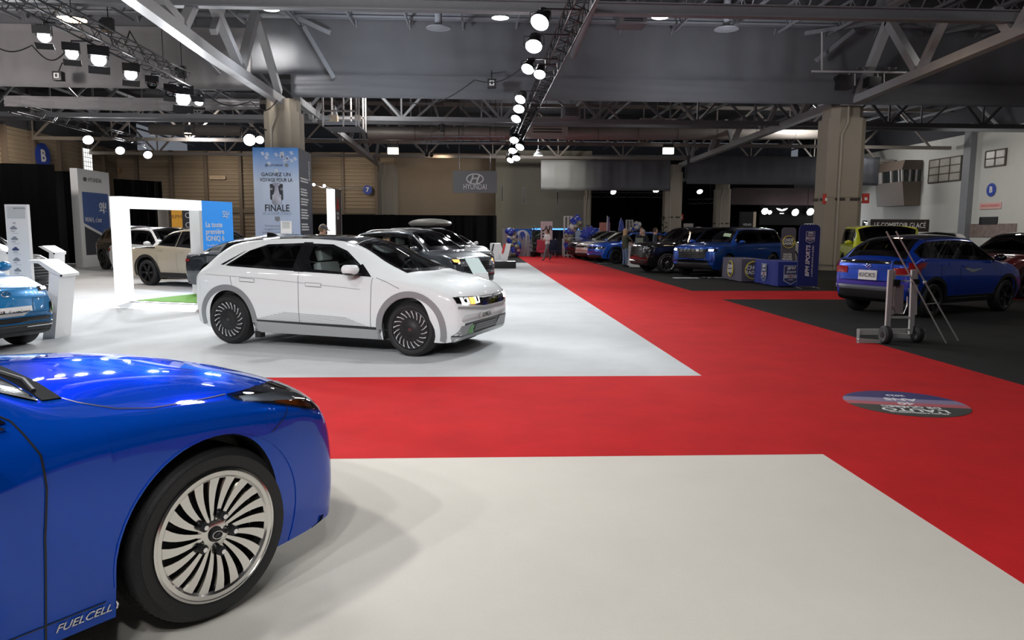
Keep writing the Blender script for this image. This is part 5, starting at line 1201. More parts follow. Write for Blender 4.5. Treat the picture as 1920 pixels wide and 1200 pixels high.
text('20', 'lettering', frameM((-.21, -.008, zb_*.665), X_, Y_), M_PTXT, sh, .11); text('23', 'lettering', frameM((.21, -.008, zb_*.665), X_, Y_), M_PTXT, sh, .11)
text('FINALE', 'lettering', F_(0, .508), M_INK, fp, .38, bold=.015, width=w_*.54); text('DE LA COUPE STANLEY', 'lettering', F_(0, .464), mat('blue_grey_print', (.25, .32, .45), .5), fp, .15, width=w_*.64)
shield((0, -.002, zb_*.42), .10, M_GTXT, fp)
for k, s in enumerate(('Participez pour la chance', 'de gagner un voyage pour', 'assister à un match de la finale', 'de la Coupe Stanley 2023')): text(s, 'lettering', F_(0, .365-k*.027), M_GTXT, fp, .10)
bm = B(); r = random.Random(3)
for k in range(16):
    x, z = r.uniform(-.46, .46), .97-abs(r.gauss(0, .045)); 
    for j in range(3): prism(bm, [(w_*x+j*.02, -.002, zb_*z-j*.045), (w_*x+.12+j*.02, -.002, zb_*z+.02-j*.045), (w_*x+.11+j*.02, -.002, zb_*z-.005-j*.045), (w_*x+j*.02, -.002, zb_*z-.025-j*.045)], (0, -.003, 0))
tag(obj('white_streaks', bm, M_PTXT, fp, sm=0), kind='stuff')
text('ONDE', 'lettering', frameM((w_/2+.002, 1.9, zb_*.84), (0, 0, -1), (0, 1, 0)), M_PTXT, sp_, .3)
for k, (z, n) in enumerate(((.76, 2), (.67, 3), (.59, 3), (.50, 4), (.38, 3), (.28, 1))): lines((w_/2+.002, .25, zb_*z), (0, 1, 0), (0, 0, 1), 1.4, n, .11, M_PTXT, sp_, .06, seed=k)
# small list totem in front of the banner
Y0 = 27.0; a, b_ = atY(526, 415, Y0), atY(546, 415, Y0); h = a.z; w_ = b_.x-a.x; t = thing('display_totem', 'small white list totem directly in front of the hockey banner', 'display', ((a.x+b_.x)/2, Y0, .008))
bm = B(); box(bm, (0, .04, h/2), (w_, .08, h)); obj('totem_body', bm, M_DW, t, sm=0); bm = B(); box(bm, (0, -.002, h-.16), (w_*.7, .004, .2)); obj('grey_header', bm, mat('pale_grey_print', (.55, .58, .58)), t, sm=0); text('HYUNDAI', 'lettering', frameM((0, -.004, h-.05), (1, 0, 0), (0, 0, 1)), M_GTXT, t, .06)
# lit pylon with red emblem
Y0 = 38.0; a, b_ = atY(612, 355, Y0), atY(627, 355, Y0); h = a.z; w_ = b_.x-a.x; t = thing('lit_pylon', 'glowing white pylon with a dark side and red three-diamond emblem', 'pylon', (b_.x, Y0, .008))
bm = B(); box(bm, (-w_/2, .02, h/2), (w_, .04, h)); obj('lit_face', bm, mat('backlit_face', (.9, .9, .9), .4, emit=1.3, ecol=(1, .99, .96)), t, sm=0)
dd = 1.6; bm = B(); box(bm, (-w_/2, dd/2+.05, h/2), (w_, dd, h)); s_ = obj('dark_side', bm, mat('dark_brown_panel', (.07, .05, .045), .4), t, sm=0)
bm = B(); 
for (cy, cz) in ((.8, h-.55), (.8-.17, h-.84), (.8+.17, h-.84)): prism(bm, [(.003, cy, cz+.19), (.003, cy-.15, cz), (.003, cy, cz-.19), (.003, cy+.15, cz)], (.01, 0, 0))
obj('red_emblem', bm, mat('red_print', (.7, .03, .02), .4), s_, sm=0); text('MITSU\nBISHI', 'lettering', frameM((.003, .8, h-1.3), (0, 1, 0), (0, 0, 1)), M_PTXT, s_, .22)
bm = B(); tube(bm, [(-w_, 0, h+.02), (.04, 0, h+.02), (.04, dd, h+.02)], .025, 6); tube(bm, [(.03, 0, h), (.03, 0, .1)], .025, 6); tube(bm, [(.03, dd, h), (.03, dd, .1)], .025, 6); tube(bm, [(-w_*.1, 0, h), (-w_*1.1, -.3, h+.15)], .015, 5); tube(bm, [(-w_*.9, 0, h), (-w_*2.4, -.3, h+.2)], .015, 5); tube(bm, [(0, .4, h), (.9, .2, h+.2)], .015, 5); tube(bm, [(0, 1.2, h), (1.3, 1., h+.15)], .015, 5); obj('pylon_frame', bm, M_ALU, t)
for q_ in ((-w_*1.1, -.3, h+.15), (-w_*2.4, -.3, h+.2)): bm = B(); ball(bm, q_, .07, seg=10, rings=6); obj('arm_lamp', bm, M_HB, t)
# orange and black panel, white column behind the arch
Y0 = 36.0; a, b_, c_ = atY(321, 385, Y0), atY(341, 385, Y0), atY(385, 385, Y0); t = thing('wall_banner', 'orange and black model banner seen through the white arch', 'banner', (b_.x, Y0, .008)); h = a.z
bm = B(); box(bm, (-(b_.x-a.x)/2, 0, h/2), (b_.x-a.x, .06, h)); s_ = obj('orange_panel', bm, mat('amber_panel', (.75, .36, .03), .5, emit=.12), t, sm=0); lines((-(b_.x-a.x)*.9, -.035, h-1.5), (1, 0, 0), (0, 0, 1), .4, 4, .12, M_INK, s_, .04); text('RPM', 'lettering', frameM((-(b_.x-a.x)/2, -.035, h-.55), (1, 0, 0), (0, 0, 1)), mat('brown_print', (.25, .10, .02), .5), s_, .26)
bm = B(); box(bm, ((c_.x-b_.x)/2, 0, h/2), (c_.x-b_.x, .06, h)); s_ = obj('black_panel', bm, M_SLATE, t, sm=0)
for k in range(2): text('Outlander', 'lettering', frameM((.12, -.035, h-.48-k*.45), (1, 0, 0), (0, 0, 1)), M_PTXT, s_, .38, align='LEFT')
text('Meilleur véhicule', 'lettering', frameM((.12, -.035, h-1.3), (1, 0, 0), (0, 0, 1)), mat('amber_print', (.8, .4, .05), .5), s_, .17, align='LEFT')
Y0 = 40.0; a, b_ = atY(297, 385, Y0), atY(313, 385, Y0); t = thing('white_column_stand', 'plain white display column left of the orange banner', 'display', ((a.x+b_.x)/2, Y0, .008)); bm = B(); box(bm, (0, 0, a.z/2), (b_.x-a.x, .3, a.z)); obj('column_body', bm, mat('grey_white_panel', (.42, .39, .35), .5), t, sm=0); bm = B(); box(bm, (0, -.16, a.z*.5), (b_.x-a.x-.04, .02, .03)); obj('panel_joint', bm, M_DKMET, t)
# hanging grey logo panel
Y0 = 46.0; a, b_ = atY(849, 320, Y0), atY(932, 362, Y0); w_, h = b_.x-a.x, a.z-b_.z; t = thing('hanging_logo_panel', 'grey panel with a silver oval emblem hanging from the roof in the middle', 'sign', ((a.x+b_.x)/2, Y0, (a.z+b_.z)/2))
bm = B(); box(bm, (0, .06, 0), (w_, .12, h)); s_ = obj('grey_panel', bm, mat('grey_logo_panel', (.17, .175, .18), .45), t, sm=0); oval_h((.0, -.003, h*.13), X_, Y_, .50, M_PTXT, s_); text('HYUNDAI', 'lettering', frameM((0, -.003, -h*.23), X_, Y_), M_PTXT, s_, .48, width=w_*.52)
bm = B(); 
for x in (-w_*.36, w_*.34): tube(bm, [(x, .06, h/2), (x, .06, ZC-(a.z+b_.z)/2)], .02, 5)
obj('hanging_cable', bm, M_DKMET, t)
# letter display
o = atY(920, 492, 32.4); t = thing('letter_display', 'big white letter N with a red slash, leaning on a black plinth', 'display', (o.x, 32.4, .008), .0)
bm = B(); box(bm, (.45, .45, .15), (1.3, .9, .30), bev=.02); obj('plinth', bm, mat('black_plinth', (.012, .012, .012), .4), t)
def leaned(P, y=.1): return [(x*.70+z*.17, y, .30+z*.76) for x, z in P]
bm = B(); prism(bm, leaned([(0, 0), (.27, 0), (.38, .52), (.66, .06), (.74, 0), (1.02, 0), (1.02, 1), (.72, 1), (.72, .42), (.44, .90), (.32, 1), (0, 1)]), (0, .3, 0)); L_ = obj('white_letter', bm, M_DW, t, sm=0)
bm = B(); prism(bm, leaned([(.56, .48), (.66, .40), (.70, .98), (.58, .98)], .085), (0, .06, 0)); obj('red_slash', bm, mat('red_print', (.7, .03, .02)), L_, sm=0)
bm = B(); prism(bm, leaned([(-.10, .02), (-.01, 0), (-.01, 1.0), (-.09, 1.0)]), (0, .35, 0)); obj('letter_side', bm, M_DKMET, t, sm=0)
p = atY(929, 460, 37.5); t = thing('block_display', 'pale rounded block behind the letter display', 'block', (p.x, 37.5, .008)); bm = B(); box(bm, (0, 0, .5), (.55, .5, 1.0), bev=.08); obj('block', bm, M_DW, t)
# round signs
def round_sign(label, txt, c, nrm, r, m, txtm=None, name='round_sign', oct_=False, ts=1.25):
    n = Vector(nrm).normalized(); X = Vector((0, 0, 1)).cross(n); t = thing(name, label, 'sign', c); bm = B(); Mx = frameM((0, 0, 0), X, (0, 0, 1))
    prism(bm, [Mx @ Vector((r*math.cos(a), r*math.sin(a), .04)) for a in [2*PI*(k+.5)/(8 if oct_ else 36) for k in range(8 if oct_ else 36)]], -n*.04+Vector((0, 0, 0))); s = obj('sign_disc', bm, m, t, sm=0)
    text(txt, 'lettering', frameM(n*.046, X, (0, 0, 1)), M_PTXT, s, r*ts, bold=.03); return t
M_SBLUE = mat('sign_blue', (.02, .06, .40), .4)
round_sign('round blue sign with a white B high on the left wall', 'B', atX(80, 293, XL+.34), (1, 0, 0), .86, M_SBLUE)
round_sign('round blue sign with a white B on the right white wall', 'B', atX(1859, 356, XR-.02), (-1, 0, 0), .42, M_SBLUE)
round_sign('eight-sided blue sign with a white 7 on the back wall', '7', atY(689, 356, YB-.4), (0, -1, 0), .40, M_SBLUE, oct_=True)
def plain_sign(label, c, s, m, txt=None, tm=None, nrm=(0, -1, 0), name='wall_sign', ts=.6):
    t = thing(name, label, 'sign', c); n = Vector(nrm); X = Vector((0, 0, 1)).cross(n); bm = B(); box(bm, (0, 0, 0), (s[0], .05, s[1]), M=Matrix.Rotation(math.atan2(X.y, X.x), 4, 'Z')); o = obj('sign_board', bm, m, t, sm=0)
    if txt: text(txt, 'lettering', frameM(n*.03, X, (0, 0, 1)), tm or M_INK, o, s[1]*ts, width=s[0]*.88)
    return t
M_SIGNB = mat('beige_sign', (.55, .45, .33), .5)
plain_sign('narrow beige sign on the back cladding left of the pillar', atY(408, 333, YB-.3), (1.25, .28), M_SIGNB, 'ZONE DE CHARGEMENT', mat('brown_print', (.25, .10, .02)))
plain_sign('narrow tan sign on the left cladding above the black curtain', atX(232, 321, XL+.34), (1.9, .36), mat('tan_sign', (.55, .30, .18), .5), 'SORTIE', mat('brown_print', (.25, .10, .02)), (1, 0, 0))
plain_sign('pinkish sign with red letters below the blue B on the right wall', atX(1857, 386, XR-.03), (2.0, .40), mat('pink_sign', (.75, .45, .42), .5), "SORTIE D'URGENCE", mat('red_print', (.7, .03, .02)), (-1, 0, 0), ts=.5)
plain_sign('black board low on the right wall', atX(1853, 414, XR-.04), (1.7, .50), M_BLACK, None, None, (-1, 0, 0))
plain_sign('black shop board with pale letters above the yellow off-roader', atY(1687, 423, 50), (4.1, .34+.5), mat('dark_brown_board', (.03, .02, .018), .5), 'LE COMPTOIR GLACÉ', M_PTXT, ts=.6)
for lab, px in (('long panel of small pictures under the black board on the right wall', 1853), ):
    plain_sign(lab, atX(px, 432, XR-.03), (5.0, .85), mat('sepia_pictures', (.25, .19, .17), .5, noise=.6, nscale=4), None, None, (-1, 0, 0), name='picture_panel')
for k, (px, py) in enumerate(((1549, 373), (1623, 372), (1258, 408), (1277, 407), (707, 409), (738, 408))):
    Y0 = YC+.3 if k < 2 else (54.8 if k < 4 else YD)
    t = thing('exit_box', ['red and white hose sign on the left edge of the thick right pillar', 'red and white hose sign on the right edge of the thick right pillar', 'red fire sign left of the pillar with the pipe', 'red fire sign right of the pillar with the pipe', 'red fire sign on the left side of the back pillar', 'red fire sign on the right side of the back pillar'][k], 'sign', atY(px, py, Y0))
    s = .30; bm = B(); box(bm, (0, 0, 0), (s, .06, s*1.4)); o_ = obj('sign_board', bm, mat('red_sign', (.55, .05, .04), .5), t); bm = B(); box(bm, (0, -.035, -.02), (s*.4, .01, s*.4)); obj('white_mark', bm, M_PTXT, o_)
for px, lab in ((737, 'white lit box hanging under the left roof truss'), (1253, 'white lit box hanging under the right roof truss')):
    p = atY(px, 283, 50); t = thing('lit_box', lab, 'light box', p); s = .34; bm = B(); box(bm, (0, 0, 0), (s*2, .3, s*1.2)); obj('box_lens', bm, mat('cream_lit_box', (.9, .85, .75), .5, emit=1.2, ecol=(1, .93, .82)), t); bm = B(); box(bm, (0, .05, s*.95), (s*2, .2, s*.7)); tube(bm, [(-s*.8, 0, s), (-s*.8, 0, ZC-p.z)], .02, 5); tube(bm, [(s*.8, 0, s), (s*.8, 0, ZC-p.z)], .02, 5); obj('box_bracket', bm, M_DKMET, t)
# suspended service cage
o = atY(648, 232, 35); t = thing('service_cage', 'grey service cage hanging under the big cloth, right of the left pillar', 'service cage', o); q = lambda x, y, Y=35: atY(x, y, Y)-o
bm = B(); prism(bm, [q(607, 228), q(673, 228), q(673, 237), q(607, 237)], (0, .06, 0)); prism(bm, [q(607, 237), q(673, 237), q(673, 237)+Vector((0, 2.2, 0)), q(607, 237)+Vector((0, 2.2, 0))], (0, 0, .06)); obj('cage_floor', bm, M_STEEL, t, sm=0)
bm = B()
for x in (606, 644, 668, 673): bar(bm, Vector((q(x, 190).x, 0, ZC-o.z)), q(x, 237), .07); bar(bm, Vector((q(x, 190).x, 2.2, ZC-o.z)), q(x, 237)+Vector((0, 2.2, 0)), .07)
bar(bm, q(606, 208), q(670, 208), .07); bar(bm, q(606, 208)+Vector((0, 2.2, 0)), q(670, 208)+Vector((0, 2.2, 0)), .07); obj('cage_rails', bm, mat('pale_rail', (.45, .43, .42), .5), t, sm=0)
bm = B(); box(bm, q(620, 219)+Vector((0, .8, 0)), (.35, .4, .35)); box(bm, q(669, 220)+Vector((0, .3, 0)), (.25, .3, .25)); obj('control_box', bm, M_SIGNB, t)
# control booth on the right wall
Yb = 56.5; p0 = on_r(1700, 340, 3); a = atY(1652, 300, Yb)
t = thing('control_booth', 'brown glazed control booth jutting out high on the right wall', 'booth', (XR-.02, Yb, 0)); xo = -1.55; z0, z1, z2, z3 = [atY(1675, y, Yb-4).z for y in (383, 336, 313, 294)]
bm = B(); y0, y1 = -1.9, 1.9
prism(bm, [(xo+.35, y0, z0), (0, y0, z0), (0, y0, z1), (xo+.1, y0, z1)], (0, y1-y0, 0)); prism(bm, [(xo, y0, z2), (0, y0, z2), (0, y0, z3), (xo+.2, y0, z3)], (0, y1-y0, 0)); obj('booth_shell', bm, mat('brown_booth', (.13, .10, .08), .6), t, sm=0)
bm = B(); prism(bm, [(xo+.15, y0+.05, z1), (-.05, y0+.05, z1), (-.05, y0+.05, z2), (xo+.08, y0+.05, z2)], (0, y1-y0-.1, 0)); obj('booth_glazing', bm, mat('dark_glazing', (.03, .035, .035), .1), t, sm=0)
for a_, b_ in [((xo+.1, yy, z1), (xo+.03, yy, z2)) for yy in (y0, y0+.4, y0+1.5, y0+2.9, y0+3.2, y1)]+[((xx, y0, z1), (xx, y0, z2)) for xx in (xo+.6, xo+1.1)]:
    bm = B(); bar(bm, a_, b_, .12); obj('booth_mullion', bm, mat('pale_rail', (.45, .43, .42)), t, sm=0)
# speakers / motors hung by the trusses
def hoist(label, p, h=1.2):
    t = thing('chain_hoist', label, 'hoist', p); bm = B(); box(bm, (0, 0, 0), (.28, .22, .42), bev=.03); obj('hoist_body', bm, M_BLACK, t); bm = B(); tube(bm, [(0, 0, .2), (0, 0, ZC-p[2])], .015, 5); tube(bm, [(.08, 0, -.2), (.08, 0, -.5)], .02, 5); obj('hoist_chain', bm, M_DKMET, t)
    bm = B(); ball(bm, (-.18, 0, .05), .10, (1, .8, 1.4), 10, 6); obj('chain_bag', bm, M_BLACK, t); return t
hoist('black chain hoist above the left truss near its middle', at_z(203, 48, ZT+.7), 3); hoist('black chain hoist above the far end of the left truss', at_z(341, 135, ZT+.7), 3); hoist('black hoist hanging over the middle of the crosswise grey truss', atY(830, 240, 42), 1.5)
for lab, px, py, Y in (('small black projector clamped on the cloth left of the middle truss', 922, 157, YC-1.3), ('small black fixture hung on the pale cloth at the left', 110, 143, YC-1.3)):
    t = thing('projector_box', lab, 'projector', atY(px, py, Y)); bm = B(); box(bm, (0, 0, 0), (.34, .3, .34), bev=.03); obj('projector_body', bm, M_BLACK, t); bm = B(); box(bm, (0, -.16, 0), (.18, .02, .18)); o_ = obj('projector_glass', bm, M_PTXT, t); bm = B(); box(bm, (0, -.175, 0), (.09, .02, .12)); obj('lens_mark', bm, M_BLACK, o_); bm = B(); tube(bm, [(0, .0, .15), (0, .3, .55), (0, 1.1, .6)], .02, 5); obj('hanger', bm, M_DKMET, t)
# cables
def cable(label, pts, r=.02):
    P = []; n = 12; pts = [Vector(p) for p in pts]
    for a, b in zip(pts, pts[1:]):
        for k in range(n): q = k/n; p = a.lerp(b, q); P.append(p-Vector((0, 0, .35*math.sin(PI*q))))
    P.append(pts[-1]); bm = B(); tube(bm, P, r, 5); return tag(obj('hanging_cable', bm, M_BLACK), label, 'cable')
cable('black cable hanging from the middle truss down to the left girder', [at_z(1000, 108, ZT+.3), atY(890, 150, 27), atY(760, 192, 30)])
cable('black cable swinging from the left truss to the left pillar top', [at_z(376, 168, ZT+.2), atY(470, 190, 28), atY(520, 188, 30)])
cable('black cable loop above the left truss at the upper left', [at_z(-40, 60, ZT+.6), at_z(60, 85, ZT+.2), at_z(125, 95, ZT+.2)])
cable('black sling over the left truss beside the hoist', [at_z(213, 74, ZT+.25), at_z(243, 58, ZT+1.0), at_z(318, 130, ZT+.25)])
# mounted unit on the pipe by the right girder
o = atY(1600, 150, YC-1.6); t = thing('hung_device', 'cluster of black devices on a crossbar above the right pillar', 'device', o); q = lambda x, y: atY(x, y, YC-1.6)-o
bm = B(); bar(bm, q(1522, 134), q(1700, 136), .07); bar(bm, q(1541, 60), q(1541, 134), .05); obj('crossbar', bm, mat('pale_rail', (.45, .43, .42)), t, sm=0)
bm = B(); box(bm, q(1582, 155), (.5, .5, .55), bev=.05); cyl(bm, q(1572, 146), .12, .3, 'y', 14); obj('device_body', bm, M_BLACK, t); bm = B(); box(bm, q(1635, 155), (.5, .5, .4), bev=.05); obj('device_body', bm, M_BLACK, t)
bm = B()
for x in (1592, 1603, 1646, 1658): tube(bm, [q(x, 138), q(x, 160)], .03, 6)
for x in (1600, 1612, 1660, 1672): tube(bm, [q(x, 131)+Vector((0, -.3, 0)), q(x+8, 124)+Vector((0, .4, 0))], .05, 8)
obj('clamp_tubes', bm, M_ALU, t)
# ---------------------------------------------------------------- people
M_SKIN = mat('skin', (.55, .33, .24), .55); M_DENIM = mat('blue_denim', (.13, .20, .33), .8); M_GJACK = mat('olive_jacket', (.06, .07, .045), .85); M_BLKCL = mat('black_cloth', (.015, .015, .017), .85)
M_WHCL = mat('white_cloth', (.75, .73, .72), .8); M_GREYCL = mat('grey_cloth', (.16, .17, .19), .85); M_SHOE = mat('dark_shoe', (.03, .022, .02), .5)
def person(label, loc, rz, top, bottom, hair, shoe=None, pose=None, h=1.72, cap=None, hair_len=0, coat=0, group=None):
    """one continuous skinned body; joints can be overridden in pose (x forward, y left, z up, metres for 1.72 m)"""
    J = dict(pel=(0, 0, .96), wai=(0, 0, 1.08), che=(0, 0, 1.30), nec=(0, 0, 1.46), hd0=(.01, 0, 1.54), hd1=(.02, 0, 1.64),
             sl=(0, .18, 1.41), sr=(0, -.18, 1.41), el=(-.02, .24, 1.13), er=(-.02, -.24, 1.13), wl=(.06, .25, .89), wr=(.06, -.25, .89),
             hl=(0, .09, .92), hr=(0, -.09, .92), kl=(.03, .10, .50), kr=(.03, -.10, .50), al=(0, .10, .09), ar=(0, -.10, .09), tl=(.16, .12, .04), tr=(.16, -.12, .04))
    J.update({k: v for k, v in (pose or {}).items() if k != 'face'}); J = {k: Vector(v) for k, v in J.items()}
    R_ = dict(pel=.145, wai=.125, che=.150, nec=.058, hd0=.075, hd1=.085, sl=.068, sr=.068, el=.045, er=.045, wl=.030, wr=.030, hl=.098, hr=.098, kl=.062, kr=.062, al=.043, ar=.043, tl=.036, tr=.036)
    if coat: R_['pel'] = .165; R_['wai'] = .155
    E = [('pel', 'wai'), ('wai', 'che'), ('che', 'nec'), ('nec', 'hd0'), ('hd0', 'hd1'), ('che', 'sl'), ('che', 'sr'), ('sl', 'el'), ('sr', 'er'), ('el', 'wl'), ('er', 'wr'), ('pel', 'hl'), ('pel', 'hr'), ('hl', 'kl'), ('hr', 'kr'), ('kl', 'al'), ('kr', 'ar'), ('al', 'tl'), ('ar', 'tr')]
    # hands
    for s in 'lr':
        w_, e_ = J['w'+s], J['e'+s]; d = (w_-e_).normalized(); sd = Vector((0, 1, 0)) if abs(d.y) < .8 else Vector((1, 0, 0)); sd = (sd-d*sd.dot(d)).normalized(); pn = d.cross(sd)
        J['p'+s] = w_+d*.075; R_['p'+s] = .036; E.append(('w'+s, 'p'+s))
        for k in range(4):
            n = 'f%s%d' % (s, k); b = w_+d*.10+pn*(k-1.5)*.020; L_ = (.075, .085, .08, .062)[k]
            J[n+'a'] = b; J[n+'b'] = b+d*L_*.6+sd*.01; J[n+'c'] = b+d*L_*.95+sd*.035*(-1 if s == 'l' else 1)
            R_[n+'a'] = .011; R_[n+'b'] = .009; R_[n+'c'] = .007; E += [('p'+s, n+'a'), (n+'a', n+'b'), (n+'b', n+'c')]
        J['u'+s+'a'] = w_+d*.04+pn*-.04; J['u'+s+'b'] = w_+d*.085+pn*-.06; R_['u'+s+'a'] = .013; R_['u'+s+'b'] = .009; E += [('w'+s, 'u'+s+'a'), ('u'+s+'a', 'u'+s+'b')]
    names = list(J); ix = {n: i for i, n in enumerate(names)}; me = bpy.data.meshes.new('p'); me.from_pydata([J[n] for n in names], [(ix[a], ix[b]) for a, b in E], [])
    o = bpy.data.objects.new('p', me); COL.objects.link(o); md = o.modifiers.new('s', 'SKIN'); md.use_smooth_shade = True; sb = o.modifiers.new('b', 'SUBSURF'); sb.levels = 1; sb.render_levels = 1
    for n in names:
        v = me.skin_vertices[0].data[ix[n]]; r = R_[n]; v.radius = (r, r*(.72 if n in ('pel', 'wai', 'che') else 1)); v.use_root = (n == 'pel')
    bpy.context.view_layer.update(); dg = bpy.context.evaluated_depsgraph_get(); m2 = bpy.data.meshes.new_from_object(o.evaluated_get(dg)); bpy.data.objects.remove(o, do_unlink=True); bpy.data.meshes.remove(me)
    sc = h/1.72; t = thing('person', label, 'person', loc, rz, group, sc)
    up = {'che', 'sl', 'sr', 'wai', 'el', 'er'}; mats = [M_SKIN, top, bottom, shoe or M_SHOE]
    segs = [(J[a], J[b], a, b) for a, b in E if len(a) < 4 and len(b) < 4]
    def cls(c):
        best = 9; k = None
        for a, b, na, nb in segs:
            d = b-a; q = max(0, min(1, (c-a).dot(d)/max(1e-9, d.length_squared))); e = (a+d*q-c).length-.5*((R_[na])*(1-q)+R_[nb]*q)
            if e < best: best = e; k = (na, nb, q)
        na, nb, q = k
        if na in ('nec', 'hd0') or nb in ('hd0', 'hd1') or (nb == 'nec' and q > .8): return 0
        if na[0] in 'wpfu' and na != 'wai' and na != 'pel' or (nb in ('wl', 'wr') and q > .93): return 0
        if na in ('al', 'ar') or (nb in ('al', 'ar') and q > .88): return 3
        if na in ('hl', 'hr') or nb in ('kl', 'kr', 'al', 'ar'):
            return 1 if (coat and nb in ('kl', 'kr') and q < coat) else 2
        if na == 'pel': return 1 if c.z > J['pel'].z-.02 or coat else 2
        return 1
    for p in m2.polygons: p.material_index = cls(p.center); p.use_smooth = True
    for m in mats: m2.materials.append(m)
    new_obj('body', m2, t)
    # face
    hv = (J['hd1']-J['hd0']).normalized(); fw = Vector((1, 0, 0)); fw = (fw-hv*fw.dot(hv)).normalized(); sd = hv.cross(fw); hc = J['hd0'].lerp(J['hd1'], .55)
    if pose and 'face' in pose: fw = Vector(pose['face']).normalized(); fw = (fw-hv*fw.dot(hv)).normalized(); sd = hv.cross(fw)
    Mh = Matrix(((fw.x, sd.x, hv.x, hc.x), (fw.y, sd.y, hv.y, hc.y), (fw.z, sd.z, hv.z, hc.z), (0, 0, 0, 1)))
    bm = B(); ball(bm, (0, 0, .012), .098, (1.0, .80, 1.18), 20, 14); tube(bm, [(.088, 0, .02), (.112, 0, -.012), (.095, 0, -.022)], [.008, .014, .008], 6)
    for s in (-1, 1): ball(bm, (.0, s*.082, .0), .022, (.7, .4, 1.2), 8, 6)
    ball(bm, (.07, 0, -.075), .035, (1, 1.1, .8), 10, 6); bmesh.ops.transform(bm, matrix=Mh, verts=bm.verts); hd = obj('head', bm, M_SKIN, t)
    bm = B()
    for s in (-1, 1): ball(bm, Mh @ Vector((.090, s*.034, .022)), .011, seg=8, rings=6)
    obj('eyes', bm, M_INK, hd); bm = B(); tube(bm, [Mh @ Vector((.090, -.024, -.045)), Mh @ Vector((.097, 0, -.047)), Mh @ Vector((.090, .024, -.045))], .005, 5); obj('mouth', bm, mat('lip', (.40, .14, .12), .5), hd)
    bm = B(); q = bmesh.ops.create_uvsphere(bm, u_segments=20, v_segments=14, radius=.110)
    bmesh.ops.transform(bm, matrix=Matrix.Translation((-.012, 0, .022)) @ Matrix.Diagonal((1.02, .86, 1.14, 1)), verts=bm.verts)
    bmesh.ops.delete(bm, geom=[f for f in bm.faces if (f.calc_center_median().x > .045 and f.calc_center_median().z < .075) or f.calc_center_median().z < -.06-hair_len*.1], context='FACES')
    if hair_len: ball(bm, (-.05, 0, -.06-hair_len*.4), .085, (.6, 1.1, .9+hair_len*4), 14, 8)
    bmesh.ops.transform(bm, matrix=Mh, verts=bm.verts); obj('hair', bm, hair, hd)
    if cap:
        bm = B(); q = bmesh.ops.create_uvsphere(bm, u_segments=20, v_segments=12, radius=.118); bmesh.ops.delete(bm, geom=[f for f in bm.faces if f.calc_center_median().z < .02], context='FACES')
        prism(bm, [(.06, -.08, .025), (.17, -.06, .012), (.20, 0, .008), (.17, .06, .012), (.06, .08, .025)], (0, 0, .01)); bmesh.ops.transform(bm, matrix=Mh @ Matrix.Translation((0, 0, .02)), verts=bm.verts); obj('cap', bm, cap, hd)
    return t
M_BLOND = mat('blond_hair', (.50, .36, .20), .8); M_BRN = mat('brown_hair', (.06, .035, .022), .8); M_GREYH = mat('grey_hair', (.35, .34, .33), .8)
walk = dict(kl=(.20, .10, .55), al=(.30, .10, .10), tl=(.44, .12, .06), kr=(-.06, -.10, .50), ar=(-.30, -.10, .16), tr=(-.20, -.12, .05), el=(.02, .25, 1.15), wl=(.24, .14, 1.15), er=(.04, -.25, 1.17), wr=(.26, -.10, 1.22))
g_ = gp(1026, 490); person('person in a white top and grey jeans striding across the red aisle', (g_.x, g_.y, .01), math.radians(-150), M_WHCL, M_GREYCL, M_BRN, pose=walk, h=1.70, hair_len=.35)
lean = dict(er=(.16, -.26, 1.20), wr=(.34, -.14, 1.12), el=(.16, .26, 1.20), wl=(.34, .14, 1.12), face=(1, 0, -.3))
g_ = gp(1171, 502); person('blond person in an olive jacket and blue jeans at the white counter, back turned', (g_.x, g_.y, .008), math.radians(25), M_GJACK, M_DENIM, M_BLOND, pose=lean, h=1.74, hair_len=.12, coat=.25)
p = atY(1160, 452, 39.6); person('dark haired person in a brown jacket bending between the white and the blue crossover', (p.x, 39.6, .008), math.radians(10), mat('brown_jacket', (.10, .075, .045), .85), M_BLKCL, M_BRN, pose=dict(lean, che=(.12, 0, 1.26), nec=(.2, 0, 1.40), hd0=(.24, 0, 1.47), hd1=(.29, 0, 1.56), sl=(.14, .18, 1.36), sr=(.14, -.18, 1.36)), h=1.76)
p = atY(1206, 450, 34.5); person('grey-bearded person in black behind the white counter, hand at the face', (p.x, 34.5, .008), math.radians(-120), M_BLKCL, M_BLKCL, M_GREYH, pose=dict(er=(.16, -.24, 1.20), wr=(.12, -.10, 1.48)), h=1.70)
p = atY(1202, 450, 35.3); person('person behind the bearded one at the counter, only the face showing', (p.x, 35.3, .008), math.radians(-90), mat('dark_blue_shirt', (.03, .04, .08), .8), M_BLKCL, M_BRN, h=1.82)
p = atY(1228, 450, 34.0); person('person in a dark vest over a white shirt, behind the black vehicle', (p.x, 34.0, .008), math.radians(-20), mat('slate_vest', (.06, .075, .10), .85), M_BLKCL, M_BRN, pose=dict(face=(1, -.3, -.2)), h=1.78)
p = atY(1256, 455, 34); person('person in a grey hooded top bending down beside the beige pillar', (p.x, 34, .008), math.radians(180), mat('grey_fleece', (.17, .165, .16), .9), M_BLKCL, mat('auburn_hair', (.14, .05, .03), .8), pose=dict(che=(.22, 0, 1.22), nec=(.36, 0, 1.30), hd0=(.42, 0, 1.34), hd1=(.50, 0, 1.38), sl=(.26, .18, 1.26), sr=(.26, -.18, 1.26), el=(.36, .22, 1.02), wl=(.46, .16, .84), er=(.36, -.22, 1.02), wr=(.46, -.16, .84)), h=1.66, hair_len=.2)
